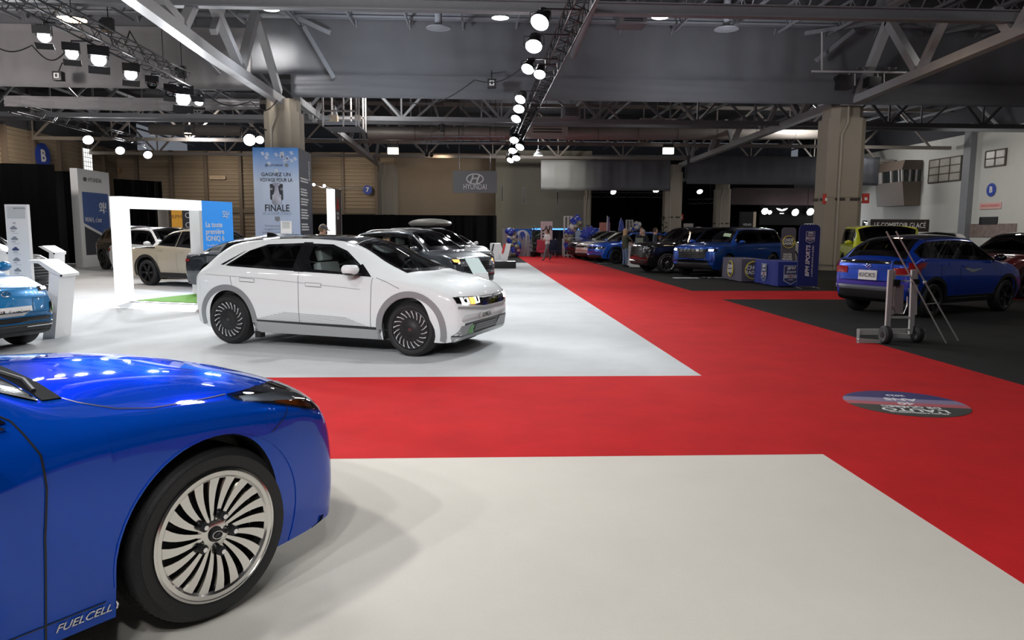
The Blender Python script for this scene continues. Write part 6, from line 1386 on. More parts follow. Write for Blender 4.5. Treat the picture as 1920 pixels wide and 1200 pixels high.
p = atY(604, 436, 20); person('bearded person in a dark cap looking down behind the white crossover', (p.x, 20, .008), math.radians(-10), mat('tan_coat', (.25, .19, .13), .85), M_BLKCL, mat('light_brown_hair', (.20, .12, .07), .8), pose=dict(hd1=(.04, 0, 1.63), face=(1, -.2, -.5)), h=1.78, cap=mat('charcoal_cap', (.05, .05, .05), .8))
g_ = gp(1005, 480); person('person in grey kneeling over the display at the end of the red aisle', (g_.x, g_.y, .008), math.radians(200), M_GREYCL, mat('slate_trousers', (.10, .11, .13), .85), M_BRN, pose=dict(pel=(-.1, 0, .62), wai=(.05, 0, .74), che=(.28, 0, .80), nec=(.44, 0, .80), hd0=(.50, 0, .80), hd1=(.58, 0, .80), sl=(.30, .18, .80), sr=(.30, -.18, .80), el=(.38, .2, .52), wl=(.48, .16, .30), er=(.38, -.2, .52), wr=(.48, -.16, .30), hl=(-.1, .1, .6), hr=(-.1, -.1, .6), kl=(.22, .14, .42), kr=(.08, -.14, .12), al=(.10, .14, .09), ar=(-.34, -.14, .09), tl=(.26, .14, .05), tr=(-.42, -.14, .03)))
# ---------------------------------------------------------------- right side: banners, tables, trolley, far stand
def up_banner(label, x, y, w_, h, m, rz=0, feet=True):
    t = thing('upright_banner', label, 'banner', (x, y, .008), rz); r = w_*.22; pts = [(-w_/2, 0, .06), (w_/2, 0, .06)]
    pts += [(w_/2-r+r*math.cos(a), 0, h-r+r*math.sin(a)) for a in [PI/2*k/6 for k in range(7)]]+[(-w_/2+r+r*math.cos(a), 0, h-r+r*math.sin(a)) for a in [PI/2+PI/2*k/6 for k in range(7)]]
    bm = B(); prism(bm, pts, (0, .04, 0)); f = obj('banner_fabric', bm, m, t, sm=30)
    bm = B(); bar(bm, (-w_/2, .02, .05), (w_/2, .02, .05), .03)
    for s in (-1, 1): bar(bm, (s*w_*.42, -.26, .012), (s*w_*.42, .30, .012), .06, .02); bar(bm, (s*w_*.42, .02, .01), (s*w_*.42, .02, .07), .03)
    obj('banner_feet', bm, M_ALU, t, sm=0); return t, f
X_, Y_ = (1, 0, 0), (0, 0, 1)
M_BAN = mat('royal_blue_fabric', (.010, .020, .155), .7); M_BANG = mat('grey_violet_fabric', (.105, .095, .135), .7); M_YEL = mat('yellow_print', (.75, .62, .05), .5)
def bpm_shield(o, X, Y, s, parent, sx=1.0):
    Mx = frameM(o, X, Y); F2 = lambda P, z, d: [Mx @ Vector((x*s*sx, y*s, z)) for x, y in P]
    n = Mx.to_3x3() @ Vector((0, 0, 1)); P = [(-.5, .62), (.5, .62), (.5, -.42), (0, -.70), (-.5, -.42)]
    bm = B(); prism(bm, F2(P, .001, 0), n*.003); o1 = obj('shield_border', bm, mat('pale_grey_print2', (.50, .52, .60), .5), parent, sm=0)
    bm = B(); prism(bm, F2([(-.45, .57), (.45, .57), (.45, .0), (-.45, .0)], .005, 0), n*.002); prism(bm, F2([(-.45, -.25), (.45, -.25), (.45, -.39), (0, -.64), (-.45, -.39)], .005, 0), n*.002); obj('shield_field', bm, mat('navy_print', (.05, .06, .16)), o1, sm=0)
    for tx_, y, z in (('BPM', .42, .30), ('SPORTS', .16, .19)): text(tx_, 'lettering', Mx @ Matrix.Translation((0, y*s, .008)), M_PTXT, o1, z*s, shear=.25, bold=.02, sx=sx)
    text('100,7', 'lettering', Mx @ Matrix.Translation((0, -.13*s, .006)), mat('brick_print', (.40, .07, .05), .5), o1, .22*s, shear=.25, bold=.02, sx=sx); text('QUÉBEC', 'lettering', Mx @ Matrix.Translation((0, -.36*s, .008)), M_PTXT, o1, .10*s, sx=sx)
def choi(o, X, Y, s, parent, sx=1.0):
    Mx = frameM(o, X, Y); bm = B(); tube(bm, [Mx @ Vector((s*.5*sx*math.cos(a), s*.5*math.sin(a), .003)) for a in [2*PI*k/28 for k in range(28)]], s*.03, 5, closed=True); c = obj('logo_ring', bm, M_YEL, parent)
    text('CHOI', 'lettering', Mx @ Matrix.Translation((-.06*s*sx, .14*s, .008)), M_PTXT, c, .32*s, bold=.03, shear=.1, sx=sx); text('RADIO', 'lettering', Mx @ Matrix.Translation((-.08*s*sx, -.14*s, .008)), M_PTXT, c, .28*s, bold=.03, shear=.1, sx=sx); text('X', 'lettering', Mx @ Matrix.Translation((.46*s*sx, -.12*s, .010)), M_YEL, c, .36*s, bold=.03, sx=sx)
bx = gp(1513, 541); t, f = up_banner('tall dark blue radio banner with upright white lettering, beside the blue table', bx.x, bx.y, .62, 1.86, M_BAN)
bpm_shield((.02, -.002, 1.50), X_, Y_, .27, f); text('BPM SPORTS', 'lettering', frameM((-.02, -.004, .80), (0, 0, 1), (-1, 0, 0)), M_PTXT, f, .17, bold=.02, shear=.2, width=.92); text('LA RADIO DES SPORTS AU QUÉBEC', 'lettering', frameM((.12, -.004, .80), (0, 0, 1), (-1, 0, 0)), M_PTXT, f, .06, width=.92)
b2 = atY(1478, 470, 25.6); t, f = up_banner('grey radio banner with a yellow ring logo, behind the blue table', b2.x, 25.6, .50, atY(1478, 427, 25.6).z, M_BANG)
choi((.0, -.002, 1.30), X_, Y_, .42, f)
for k, s in enumerate(('FAITES', 'VOTRE', 'PROPRE')): text(s, 'lettering', frameM((-.02, -.003, .86-k*.085), X_, Y_), M_PTXT, f, .10, bold=.02)
bm = B(); box(bm, (.0, -.003, .58), (.34, .005, .10)); obj('yellow_frame', bm, M_YEL, f, sm=0); text('MUSIQUE', 'lettering', frameM((0, -.008, .58), X_, Y_), M_INK, f, .08)
def table(label, x, y, m, kind):
    t = thing('clothed_table', label, 'table', (x, y, .008)); L_, w_, h = 1.83, .76, .75
    bm = B(); box(bm, (w_/2, L_/2, h-.02), (w_-.02, L_-.02, .04)); obj('tabletop', bm, M_DKMET, t)
    for i in (0, 1):
        for j in (0, 1): bm = B(); bar(bm, (.06+i*(w_-.12), .15+j*(L_-.3), 0), (.06+i*(w_-.12), .15+j*(L_-.3), h-.04), .03); obj('leg', bm, M_DKMET, t, sm=0)
    bm = B(); n = 60; per = 2*(L_+w_); rows = []
    def pt(s):
        s %= per
        if s < w_: return Vector((s, 0, 0)), Vector((0, -1, 0))
        s -= w_
        if s < L_: return Vector((w_, s, 0)), Vector((1, 0, 0))
        s -= L_
        if s < w_: return Vector((w_-s, L_, 0)), Vector((0, 1, 0))
        return Vector((0, L_-(s-w_), 0)), Vector((-1, 0, 0))
    for k in range(n):
        s = per*k/n; p, nn = pt(s); col = []
        for j in range(5): q = j/4; col.append(bm.verts.new(p+nn*(.012+(1-q)*(.02+.022*math.sin(s*9+1)))+Vector((0, 0, .03+q*(h-.025)))))
        rows.append(col)
    for k in range(n):
        A, C = rows[k], rows[(k+1) % n]
        for j in range(4): bm.faces.new((A[j], C[j], C[j+1], A[j+1]))
    bm.faces.new([r[4] for r in rows])
    c = tag(obj('tablecloth', bm, m, None, sm=50), ('grey-violet cloth with ring logos over the left table' if kind == 'choi' else 'royal blue cloth with shield logos over the table beside the blue banner'), 'tablecloth'); c.location = (x, y, .008)
    if kind == 'choi': choi((-.05, L_*.5, .40), (0, -1, 0), Y_, .52, c); choi((w_*.52, -.052, .40), X_, Y_, .56, c)
    else: bpm_shield((-.05, L_*.52, .40), (0, -1, 0), Y_, .42, c); bpm_shield((w_*.50, -.052, .38), X_, Y_, .44, c)
    return t
table('folding table under the grey-violet cloth, in front of the bright blue off-road vehicle', 8.66, 24.0, M_BANG, 'choi')
table('folding table under the royal blue cloth, left of the dark blue banner', 9.05, 22.0, mat('bright_royal_cloth', (.018, .035, .26), .7), 'bpm')
# lift trolley
o = gp(1672, 643); t = thing('lift_trolley', 'aluminium hand lift trolley with black wheels standing at the carpet edge', 'trolley', (o.x, o.y, .008)); Y0 = o.y; q = lambda x, y, d=0: Vector((atY(x, y, Y0+d).x-o.x, d, atY(x, y, Y0+d).z-.008))
M_AL2 = mat('brushed_aluminium', (.42, .42, .41), .5, .35)
bm = B()
for xb, xt in ((1663, 1670), (1708, 1713)): bar(bm, q(xb, 626, .05), q(xt, 506, -.05), .045, .07); bar(bm, q(xb+9, 590, .05), q(xt+6, 508, -.02), .03, .04)
for y in (618, 595): bar(bm, q(1664, y, .04), q(1708, y, .04), .04, .03)
obj('mast_rails', bm, M_AL2, t, sm=0)
bm = B(); prism(bm, [q(1679, 534, 0), q(1695, 534, 0), q(1693, 590, 0), q(1677, 588, 0)], (0, .05, 0)); obj('mast_channel', bm, mat('inner_mast', (.30, .27, .28), .5, .5), t, sm=0)
bm = B(); tube(bm, [q(1672, 572), q(1680, 588), q(1694, 588), q(1701, 572), q(1701, 556)], .008, 6); obj('wire_loop', bm, M_ALU, t); bm = B(); tube(bm, [q(1668, 527), q(1718, 527)], .012, 6); obj('cross_rod', bm, M_ALU, t); bm = B(); tube(bm, [q(1670, 517), q(1712, 516)], .010, 6); obj('cross_rod', bm, M_ALU, t)
bm = B(); box(bm, q(1680, 530, -.04), (.10, .08, .10), bev=.02); obj('winch', bm, M_DKMET, t); bm = B(); box(bm, q(1716, 528, -.04), (.10, .08, .08), bev=.02); obj('winch', bm, M_DKMET, t)
bm = B(); tube(bm, [q(1672, 506), q(1674, 490), q(1678, 488)], .018, 8); obj('handle_grip', bm, mat('blue_grip', (.01, .06, .45), .4), t); bm = B(); tube(bm, [q(1716, 497, -.03), q(1731, 486, -.1)], .02, 8); obj('handle_grip', bm, mat('blue_grip', (.01, .06, .45), .4), t)
bm = B(); bar(bm, q(1608, 622, .35), q(1732, 622, .35), .05, .09); bar(bm, q(1608, 640, -.05), q(1662, 644, -.05), .05, .09); bar(bm, q(1664, 628, .1), q(1733, 632, .1), .05, .07); bar(bm, q(1608, 640, -.05), q(1610, 620, .35), .04, .06); obj('base_rails', bm, M_AL2, t, sm=0)
for px, py, d in ((1660, 631, -.12), (1719, 631, .0)):
    bm = B(); lathe(bm, [(.045, -.05), (.11, -.055), (.135, -.03), (.135, .03), (.11, .055), (.045, .05)], 24, Matrix.Translation(Vector((q(px, py, d).x, d, .137))) @ Matrix.Rotation(PI/2, 4, 'Y') @ Matrix.Identity(4), closed=True); w1 = obj('wheel', bm, M_RUB, t)
    bm = B(); cyl(bm, (q(px, py, d).x, d, .137), .05, .11, 'x', 14); obj('wheel_hub', bm, M_DKMET, w1)
# two poles leaning beside it
t = thing('leaning_poles', 'pair of thin grey poles leaning across the lift trolley', 'pole', gp(1790, 642)); o_ = gp(1790, 642); D = atY(1668, 432, Y0+.2)
bm = B(); A1, A2 = gp(1797, 640), gp(1774, 645); e1, e2 = atY(1680, 434, o.y-.16), atY(1662, 434, o.y-.18); tube(bm, [A1-o_+Vector((0, 0, .01)), e1-o_], .011, 6); tube(bm, [A2-o_+Vector((0, 0, .01)), e2-o_], .011, 6); bar(bm, (A1-o_).lerp(e1-o_, .36), (A2-o_).lerp(e2-o_, .36), .012); ball(bm, (A1-o_).lerp(e1-o_, .55), .03, seg=8, rings=6); obj('pole', bm, M_AL2, t)
# floor sticker
c = (gp(1573, 760)+gp(1820, 768))/2; c = gp(1697, 758); t = thing('floor_sticker', 'round printed sticker with upside-down white words on the red aisle carpet', 'sticker', (c.x, c.y, .0105)); R0 = .56
def band(y0, y1, m, nm, z=.001):
    bm = B(); P = []; n = 24
    for k in range(n+1): y = y0+(y1-y0)*k/n; P.append((math.sqrt(max(0, R0*R0-y*y)), y))
    pts = [(x, y, z) for x, y in P]+[(-x, y, z) for x, y in reversed(P)]; pts = [p for i, p in enumerate(pts) if i == 0 or (Vector(p)-Vector(pts[i-1])).length > 1e-5]; prism(bm, pts, (0, 0, .0015)); obj(nm, bm, m, t, sm=0)
Rz = -.25; band(-R0, -.12, mat('sticker_dark_grey', (.05, .055, .05), .4), 'grey_band'); band(-.12, .02, mat('sticker_pink', (.50, .12, .15), .4), 'pink_band'); band(.02, .20, mat('sticker_lilac', (.26, .22, .36), .4), 'lilac_band'); band(.20, R0, mat('sticker_navy', (.035, .035, .16), .4), 'navy_band')
t.rotation_euler[2] = Rz
for s, y, z in (("L'AUTO", -.30, .17), ('DE QUÉBEC', -.17, .10), ('40', -.02, .15), ('ANS', .16, .16), ('2023', .34, .09), ('SALON INTERNATIONAL', -.41, .045)): text(s, 'lettering', Matrix.Translation((.0, y, .003)) @ Matrix.Rotation(PI, 4, 'Z'), M_PTXT, t, z, bold=.02, ext=.0008)
# white counter with people
g_ = atY(1197, 500, 33.7); t = thing('reception_counter', 'white reception counter in front of the black off-road vehicle', 'counter', (g_.x, g_.y, .008), math.radians(-18))
bm = B(); box(bm, (0, .3, .52), (1.0, .6, 1.04), bev=.01); f = obj('counter_body', bm, M_DW, t); bm = B(); box(bm, (0, .3, 1.06), (1.1, .72, .04)); obj('counter_top', bm, M_DW, t); bm = B(); box(bm, (.1, .3, .06), (1.1, .8, .10)); obj('counter_foot', bm, M_DW, t); text('TOYOTA', 'lettering', frameM((0, -.003, .62), X_, Y_), M_INK, f, .14)
t = thing('laptop', 'open laptop on the white reception counter', 'laptop', (g_.x+.1, g_.y+.2, 1.09), math.radians(150)); bm = B(); box(bm, (0, 0, .01), (.34, .24, .02)); obj('laptop_base', bm, M_ALU, t); bm = B(); box(bm, (0, .14, .13), (.34, .015, .24)); obj('laptop_screen', bm, mat('grey_green_lid', (.20, .22, .18), .5), t)
# balloon garlands
def balloon_obj(m):
    bm = B(); q = bmesh.ops.create_uvsphere(bm, u_segments=12, v_segments=8, radius=1)
    for v in bm.verts:
        if v.co.z < 0: v.co.z *= 1.18; v.co.x *= 1+.12*v.co.z; v.co.y *= 1+.12*v.co.z
    me = bpy.data.meshes.new('balloon'); smooth(bm); bm.to_mesh(me); bm.free(); me.materials.append(m); return me
M_BL = [balloon_obj(mat('blue_balloon', (.02, .05, .42), .15, coat=1)), balloon_obj(mat('gold_grey_balloon', (.28, .26, .20), .2, .4)), balloon_obj(mat('light_blue_balloon', (.06, .25, .75), .15, coat=1)), balloon_obj(mat('pearl_balloon', (.60, .58, .56), .2, .3))]
def garland(label, path, n, Y, rad=.13, seed=1, mix=(0, 0, 0, 1, 1, 2, 3), spread=.22):
    r = random.Random(seed); P = [atY(x, y, Y) for x, y in path]; o = P[-1].copy(); t = thing('balloon_garland', label, 'balloons', o); L = [0]
    for a, b in zip(P, P[1:]): L.append(L[-1]+(b-a).length)
    bm = B(); tube(bm, [p-o for p in P], .01, 5); obj('garland_string', bm, M_PTXT, t)
    for k in range(n):
        s = L[-1]*(k+.5)/n; i = 0
        while L[i+1] < s and i < len(L)-2: i += 1
        p = P[i].lerp(P[i+1], (s-L[i])/max(1e-6, L[i+1]-L[i])); s_ = rad*r.uniform(.7, 1.25)
        b = new_obj('balloon', M_BL[mix[int((k*.37+r.random()*2)) % len(mix)]], t); b.location = p-o+Vector((r.uniform(-spread, spread), r.uniform(-.2, .2), r.uniform(-.1, .1))); b.scale = (s_,)*3; b.rotation_euler = (r.uniform(-.6, .6), r.uniform(-.6, .6), 0)
    return t
YS = 47.0
garland('tall garland of blue and gold balloons left of the white arch backdrop', [(958, 432), (963, 440), (960, 452), (967, 462), (965, 476)], 46, YS-.9, .17)
garland('garland of blue and pearl balloons round the tall white grid frame', [(1079, 408), (1081, 418), (1072, 430), (1064, 440), (1068, 462)], 40, YS-1.6, .17, 5)
garland('small cluster of pearl and blue balloons by the far white frame', [(1198, 417), (1190, 424), (1185, 434)], 16, 54, .17, 9, (3, 3, 0, 1))
garland('red and blue balloon bunch beside the far white frame', [(1190, 424), (1193, 432)], 8, 53.6, .15, 11, (0, 3))
t = thing('balloon_flower', 'big round blue balloon flower beyond the dark crossover', 'balloons', atY(1105, 442, YS-2)); o = Vector(t.location)
for k in range(14):
    a = 2*PI*k/14; b = new_obj('balloon', M_BL[0], t); b.location = (.36*math.cos(a), 0, .36*math.sin(a)); b.scale = (.11, .11, .26); b.rotation_euler = (0, -a+PI/2, 0)
for k in range(6): a = 2*PI*k/6; b = new_obj('balloon', M_BL[0], t); b.location = (.13*math.cos(a), -.1, .13*math.sin(a)); b.scale = (.11,)*3
t = thing('balloon_flower', 'second smaller blue balloon fan right of the big balloon flower', 'balloons', atY(1115, 444, YS-1))
for k in range(9): b = new_obj('balloon', M_BL[0], t); b.location = (0, 0, -.5+k*.12); b.scale = (.34, .14, .08)
bm = B(); tube(bm, [(0, .1, .4), (0, .1, -t.location.z+.01)], .02, 5); obj('garland_string', bm, M_PTXT, t)
# event stand at the end of the aisle
def board(label, name, cat, px, py0, py1, Y, m, thick=.06, rz=0, base=True, z0=None):
    a, b = atY(px[0], py0, Y), atY(px[1], py0, Y); zt_ = a.z; zb_ = 0.008 if base else atY(px[0], py1, Y).z; w_ = b.x-a.x
    t = thing(name, label, cat, ((a.x+b.x)/2, Y, zb_)); bm = B(); box(bm, (0, thick/2, (zt_-zb_)/2), (w_, thick, zt_-zb_)); f = obj('panel', bm, m, t, sm=0); return t, f, w_, zt_-zb_
t, f, w_, h = board('pale pink-grey wall panel at the left end of the balloon stand', 'stand_panel', 'panel', (942, 962), 429, 0, YS+.6, mat('pale_pink_panel', (.42, .36, .36), .6))
bm = B(); [box(bm, (w_*.25, -.01, h*k/5), (w_*.5, .02, .02)) for k in range(1, 5)]; obj('shelf_line', bm, M_GTXT, f)
t, f, w_, h = board('blue wall with a white arch and city towers at the balloon stand', 'stand_backdrop', 'backdrop', (962, 997), 429, 0, YS+.9, mat('bright_blue_wall', (.02, .14, .60), .6))
bm = B(); R1 = w_*.40; prism(bm, [(-R1, -.002, h*.02), (R1, -.002, h*.02)]+[(R1*math.cos(a), -.002, h-R1*1.15+R1*math.sin(a)) for a in [PI*k/14 for k in range(15)]], (0, -.02, 0)); ar = obj('white_arch', bm, M_DW, f, sm=0)
bm = B(); prism(bm, [(.0+.20*math.cos(a), -.024, h*.72+.32*math.sin(a)) for a in [2*PI*k/20 for k in range(20)]], (0, -.01, 0)); obj('blue_oval', bm, M_SBLUE, ar, sm=0)
t = thing('tower_cutouts', 'row of grey skyscraper cut-outs in front of the white arch', 'display', atY(982, 475, YS+.2)); t.location.z = .008
for k, (x, w1, hh) in enumerate(((-.45, .16, 1.35), (-.22, .16, 1.15), (.0, .24, 1.05), (.26, .14, 1.30), (.46, .18, .9))): bm = B(); box(bm, (x, .05*k % .15, hh/2), (w1, .12, hh)); box(bm, (x, .05*k % .15, hh+.08), (w1*.4, .08, .2)); obj('tower', bm, mat('grey_tower', (.30, .32, .34), .4, .4), t, sm=0)
t, f, w_, h = board('tall pale board with black letters behind the striding person', 'info_board', 'board', (1014, 1036), 415, 0, YS-.6, mat('pale_pink_board', (.66, .55, .56), .6))
text('AR', 'lettering', frameM((w_*.15, -.003, h*.80), X_, Y_), M_INK, f, .42, bold=.02); lines((-w_*.0, -.003, h*.68), X_, Y_, w_*.4, 2, .12, M_INK, f, .03); bm = B(); [box(bm, (-w_*.30, -.004, h*(.74-k*.085)), (.12, .006, .11)) for k in range(5)]; obj('dark_squares', bm, M_INK, f, sm=0)
t, f, w_, h = board('large black screen on a stand right of the tall pale board', 'black_screen', 'screen', (1037, 1060), 431, 447, YS+.2, mat('screen_black', (.008, .01, .015), .1), base=False); bm = B(); bar(bm, (-w_*.3, .03, 0), (-w_*.3, .03, -1.1), .05); bar(bm, (w_*.3, .03, 0), (w_*.3, .03, -1.1), .05); obj('screen_legs', bm, M_PTXT, t, sm=0)
t, f, w_, h = board('long dark wall with a blue lit edge behind the balloon stand', 'stand_wall', 'wall panel', (998, 1085), 430, 0, YS+2.2, mat('charcoal_wall', (.03, .035, .045), .6)); bm = B(); box(bm, (0, -.03, h+.02), (w_, .06, .10)); obj('lit_edge', bm, mat('blue_light_strip', (.1, .35, 1), .4, emit=1.2), f, sm=0)
t, f, w_, h = board('pale blue-white panel right of the tall grid frame', 'stand_panel', 'panel', (1079, 1094), 431, 0, YS+.5, mat('ice_panel', (.50, .60, .75), .6))
t, f, w_, h = board('small red and white poster far behind the dark crossover', 'far_poster', 'poster', (1124, 1144), 417, 437, 58, mat('red_white_poster', (.42, .16, .14), .6, noise=.6, nscale=3), base=False); bm = B(); bar(bm, (0, .1, 0), (0, .1, -2.1), .08); obj('poster_post', bm, M_DW, t)
t, f, w_, h = board('small white poster with a dark car outline beyond the black off-road vehicle', 'far_poster', 'poster', (1282, 1300), 419, 436, 56, mat('pale_poster', (.45, .40, .38), .6), base=False); bm = B(); tube(bm, [(x*w_*.4, -.01, h*(.4+y*.2)) for x, y in ((-1, -.5), (-.9, .3), (-.3, 1), (.5, .9), (.9, .2), (1, -.5))], .03, 5); obj('car_outline', bm, M_INK, f); bm = B(); bar(bm, (0, .1, .05), (0, .1, -t.location.z+.01), .06); obj('poster_post', bm, M_DW, t)
def grid_frame(label, x0, x1, y0, Y, n=3):
    a, b = atY(x0, y0, Y), atY(x1, y0, Y); w_ = b.x-a.x; h = a.z; t = thing('grid_frame', label, 'frame', ((a.x+b.x)/2, Y, .008)); bm = B()
    for y in (0, .4):
        for x in [w_*(k/(n-1)-.5) for k in range(n)]: bar(bm, (x, y, 0), (x, y, h), .05)
        for z in (h, h*.5, h*.05): bar(bm, (-w_/2, y, z), (w_/2, y, z), .05)
    for x in (-w_/2, w_/2): bar(bm, (x, 0, h), (x, .4, h), .05)
    obj('frame_bars', bm, mat('white_rod', (.62, .60, .58), .5), t, sm=0); return t
grid_frame('tall white grid frame inside the balloon garland', 1059, 1073, 406, YS-1.2); grid_frame('white grid frame far behind the blue crossover', 1176, 1187, 413, 53.5)
def shelf(label, px, Y, w_=1.3, h=1.2, seed=1):
    a = atY(px, 470, Y); t = thing('goods_rack', label, 'rack', (a.x, Y, .008)); bm = B()
    for x in (-w_/2, w_/2):
        for y in (0, .45): bar(bm, (x, y, 0), (x, y, h), .04)
    for z in (.15, .5, .85, h): box(bm, (0, .22, z), (w_, .47, .03))
    obj('rack_frame', bm, M_ALU, t, sm=0)
    return t
shelf('metal rack of toys and boxes at the right of the balloon stand', 1086, YS-1.8)
r = random.Random(4); cols = [mat('box_' + n, c, .6) for n, c in (('cream', (.5, .45, .35)), ('pink', (.45, .12, .15)), ('navy', (.03, .05, .2)), ('tan', (.35, .22, .12)), ('white', (.6, .6, .58)))]
ax = atY(1086, 470, YS-1.8).x
for k in range(12):
    z = (.165, .515, .865)[k % 3]+.008; s = r.uniform(.14, .24); x = ax-.5+(k//3)*.32; bm = B(); box(bm, (0, 0, s*.45), (s, s, s*.9), bev=.02); box(bm, (0, -s/2, s*.45), (s*.5, .01, s*.4)); o_ = obj('toy_box', bm, cols[k % 5], None); o_.location = (x, YS-1.58, z)
    tag(o_, ['cream', 'pink', 'navy', 'tan', 'white'][k % 5]+' box on the '+('lowest', 'middle', 'upper')[k % 3]+' shelf of the metal rack, '+('left end', 'left of centre', 'right of centre', 'right end')[k//3], 'box', 'boxes on the metal rack')
def plant(label, px, Y, h=1.6, seed=1, n=70, col=(.03, .07, .02)):
    a = atY(px, 470, Y); t = thing('potted_plant', label, 'plant', (a.x, Y, .008)); bm = B(); lathe(bm, [(0, .0), (.16, 0), (.2, .32), (.17, .33), (0, .3)], 16); obj('pot', bm, M_DKMET, t); r = random.Random(seed); bm = B()
    for k in range(n):
        a0 = r.uniform(0, 6.28); z = .35+(h-.35)*r.random(); L_ = r.uniform(.2, .5); d = Vector((math.cos(a0), math.sin(a0), r.uniform(-.2, .7))).normalized(); p = Vector((0, 0, z))+d*.05; s = d.cross(Vector((0, 0, 1))).normalized()*L_*.14
        vs = [bm.verts.new(v) for v in (p, p+d*L_*.5+s, p+d*L_, p+d*L_*.5-s)]; bm.faces.new(vs)
    bmesh.ops.solidify(bm, geom=bm.faces[:], thickness=.006); tube(bm, [(0, 0, .3), (0, 0, h)], .02, 5); obj('foliage', bm, mat('dark_leaf', col, .6), t, sm=0); return t
plant('dark green plant left of the kneeling person', 1000, YS-.3, 1.9, 2); plant('dark plant right of the city towers', 1008, YS+.9, 1.5, 3); plant('green plant inside the tall grid frame', 1066, YS-.4, 1.4, 4); plant('silvery feather plant beside the pillar with the pipe', 1243, 52.5, 2.6, 6, col=(.25, .27, .27))
for lab, px, m_ in (('pink armchair behind the striding person', 1018, mat('pink_fabric', (.55, .06, .10), .7)), ('dark armchair at the right of the kneeling person', 1038, mat('navy_fabric', (.02, .025, .06), .7))):
    a = atY(px, 470, YS-.9); t = thing('armchair', lab, 'armchair', (a.x, YS-.9, .008), math.radians(-80)); bm = B(); box(bm, (0, 0, .36), (.6, .6, .16), bev=.05); obj('seat', bm, m_, t); bm = B(); box(bm, (-.27, 0, .72), (.12, .62, .7), bev=.05); obj('backrest', bm, m_, t)
    for s in (-1, 1): bm = B(); box(bm, (0, s*.32, .48), (.56, .1, .34), bev=.04); obj('armrest', bm, m_, t)
    for i in (-1, 1):
        for s in (-1, 1): bm = B(); bar(bm, (i*.22, s*.22, 0), (i*.22, s*.22, .28), .04); obj('leg', bm, M_DKMET, t)
t = thing('feather_flag', 'narrow blue feather flag in front of the far black curtain', 'flag', (atY(1165, 440, 52).x, 52, .008)); h = atY(1165, 409, 52).z; bm = B(); prism(bm, [(-.12, 0, .8), (.18, 0, .8), (.24, 0, h-.9), (.10, 0, h-.2), (-.06, 0, h), (-.20, 0, h-.3)], (0, .02, 0)); obj('flag_cloth', bm, mat('flag_blue', (.06, .10, .40), .7), t, sm=0); bm = B(); tube(bm, [(-.16, .01, 0), (-.20, .01, h*.7), (-.05, .01, h+.02)], .02, 5); obj('flag_pole', bm, M_ALU, t)
t = thing('feather_flag', 'thin grey-violet pole flag right of the red and white poster', 'flag', (atY(1138, 440, 52).x, 52, .008)); h = atY(1138, 405, 52).z; bm = B(); tube(bm, [(0, 0, 0), (0, 0, h)], .03, 6); obj('flag_pole', bm, M_DW, t); bm = B(); box(bm, (.08, 0, h*.75), (.16, .02, h*.45)); obj('flag_cloth', bm, mat('flag_violet', (.16, .15, .30), .7), t)
# far right: dark pylon, logo wall
t, f, w_, h = board('black pylon with tiny white letters beyond the bright blue off-road vehicle', 'dark_pylon', 'pylon', (1391, 1413), 397, 0, 52, M_BLACK, .5); text('VOLVO', 'lettering', frameM((0, -.003, h*.70), X_, Y_), M_PTXT, f, .22, width=w_*.7); bm = B(); box(bm, (w_/2+.1, .3, h/2), (.2, .6, h)); obj('pale_side', bm, M_SIGNB, t, sm=0)
Y0 = 68.5; a, b_ = atY(1425, 388, Y0), atY(1660, 417, Y0); t = thing('logo_wall', 'black hanging wall with a white winged emblem in the far hall', 'display wall', ((a.x+b_.x)/2, Y0, (a.z+b_.z)/2)); w_, h = b_.x-a.x, a.z-b_.z; bm = B(); box(bm, (0, .1, .2), (w_, .2, h+1.0)); f = obj('wall_panel', bm, M_BLACK, t, sm=0)
def wings(cx, cz, s, par, yy=-.01):
    bm = B()
    for sg in (-1, 1): prism(bm, [(cx+sg*x*s, yy, cz+y*s) for x, y in ((.12, .0), (.22, .20), (1.0, .34), (.80, .12), (.60, .0), (.40, -.10), (.22, -.14))], (0, -.02, 0))
    prism(bm, [(cx+x*s, yy, cz+y*s) for x, y in ((-.12, .1), (.12, .1), (.1, -.12), (0, -.22), (-.1, -.12))], (0, -.02, 0)); box(bm, (cx, yy, cz-.55*s), (.7*s, .02, .12*s)); obj('winged_emblem', bm, mat('lit_white_emblem', (1, 1, 1), .4, emit=1.2), par, sm=0)
c = atY(1466, 394, Y0)-Vector(t.location); wings(c.x, c.z, .55, f)
t = thing('winged_sign', 'tiny white winged emblem just right of the thick right pillar', 'sign', atY(1625, 419, 62)); bm = B(); box(bm, (0, .05, 0), (.7, .06, .5)); f = obj('sign_board', bm, M_BLACK, t); wings(0, .05, .28, f)
t, f, w_, h = board('small black and white checkered strip above the dark blue banner', 'checkered_strip', 'sign', (1509, 1550), 419, 423.5, 60, M_PTXT, base=False)
bm = B()
for k in range(8): box(bm, (-w_/2+w_*(k+.5)/8, -.01, h*.5), (w_/16, .01, h*.6))
obj('black_squares', bm, M_INK, f, sm=0); bm = B(); bar(bm, (-w_*.4, .03, 0), (-w_*.4, .03, ZC-t.location.z), .04); bar(bm, (w_*.4, .03, 0), (w_*.4, .03, ZC-t.location.z), .04); obj('strip_hanger', bm, M_DKMET, t)
truss('silver lighting truss in the far dark hall, left part', atY(1110, 365, 64), atY(1260, 366, 64), .4, M_TRUSSG); truss('silver lighting truss in the far dark hall above the logo wall', atY(1290, 378, 67.2), atY(1630, 372, 67.2), .4, M_TRUSSG)
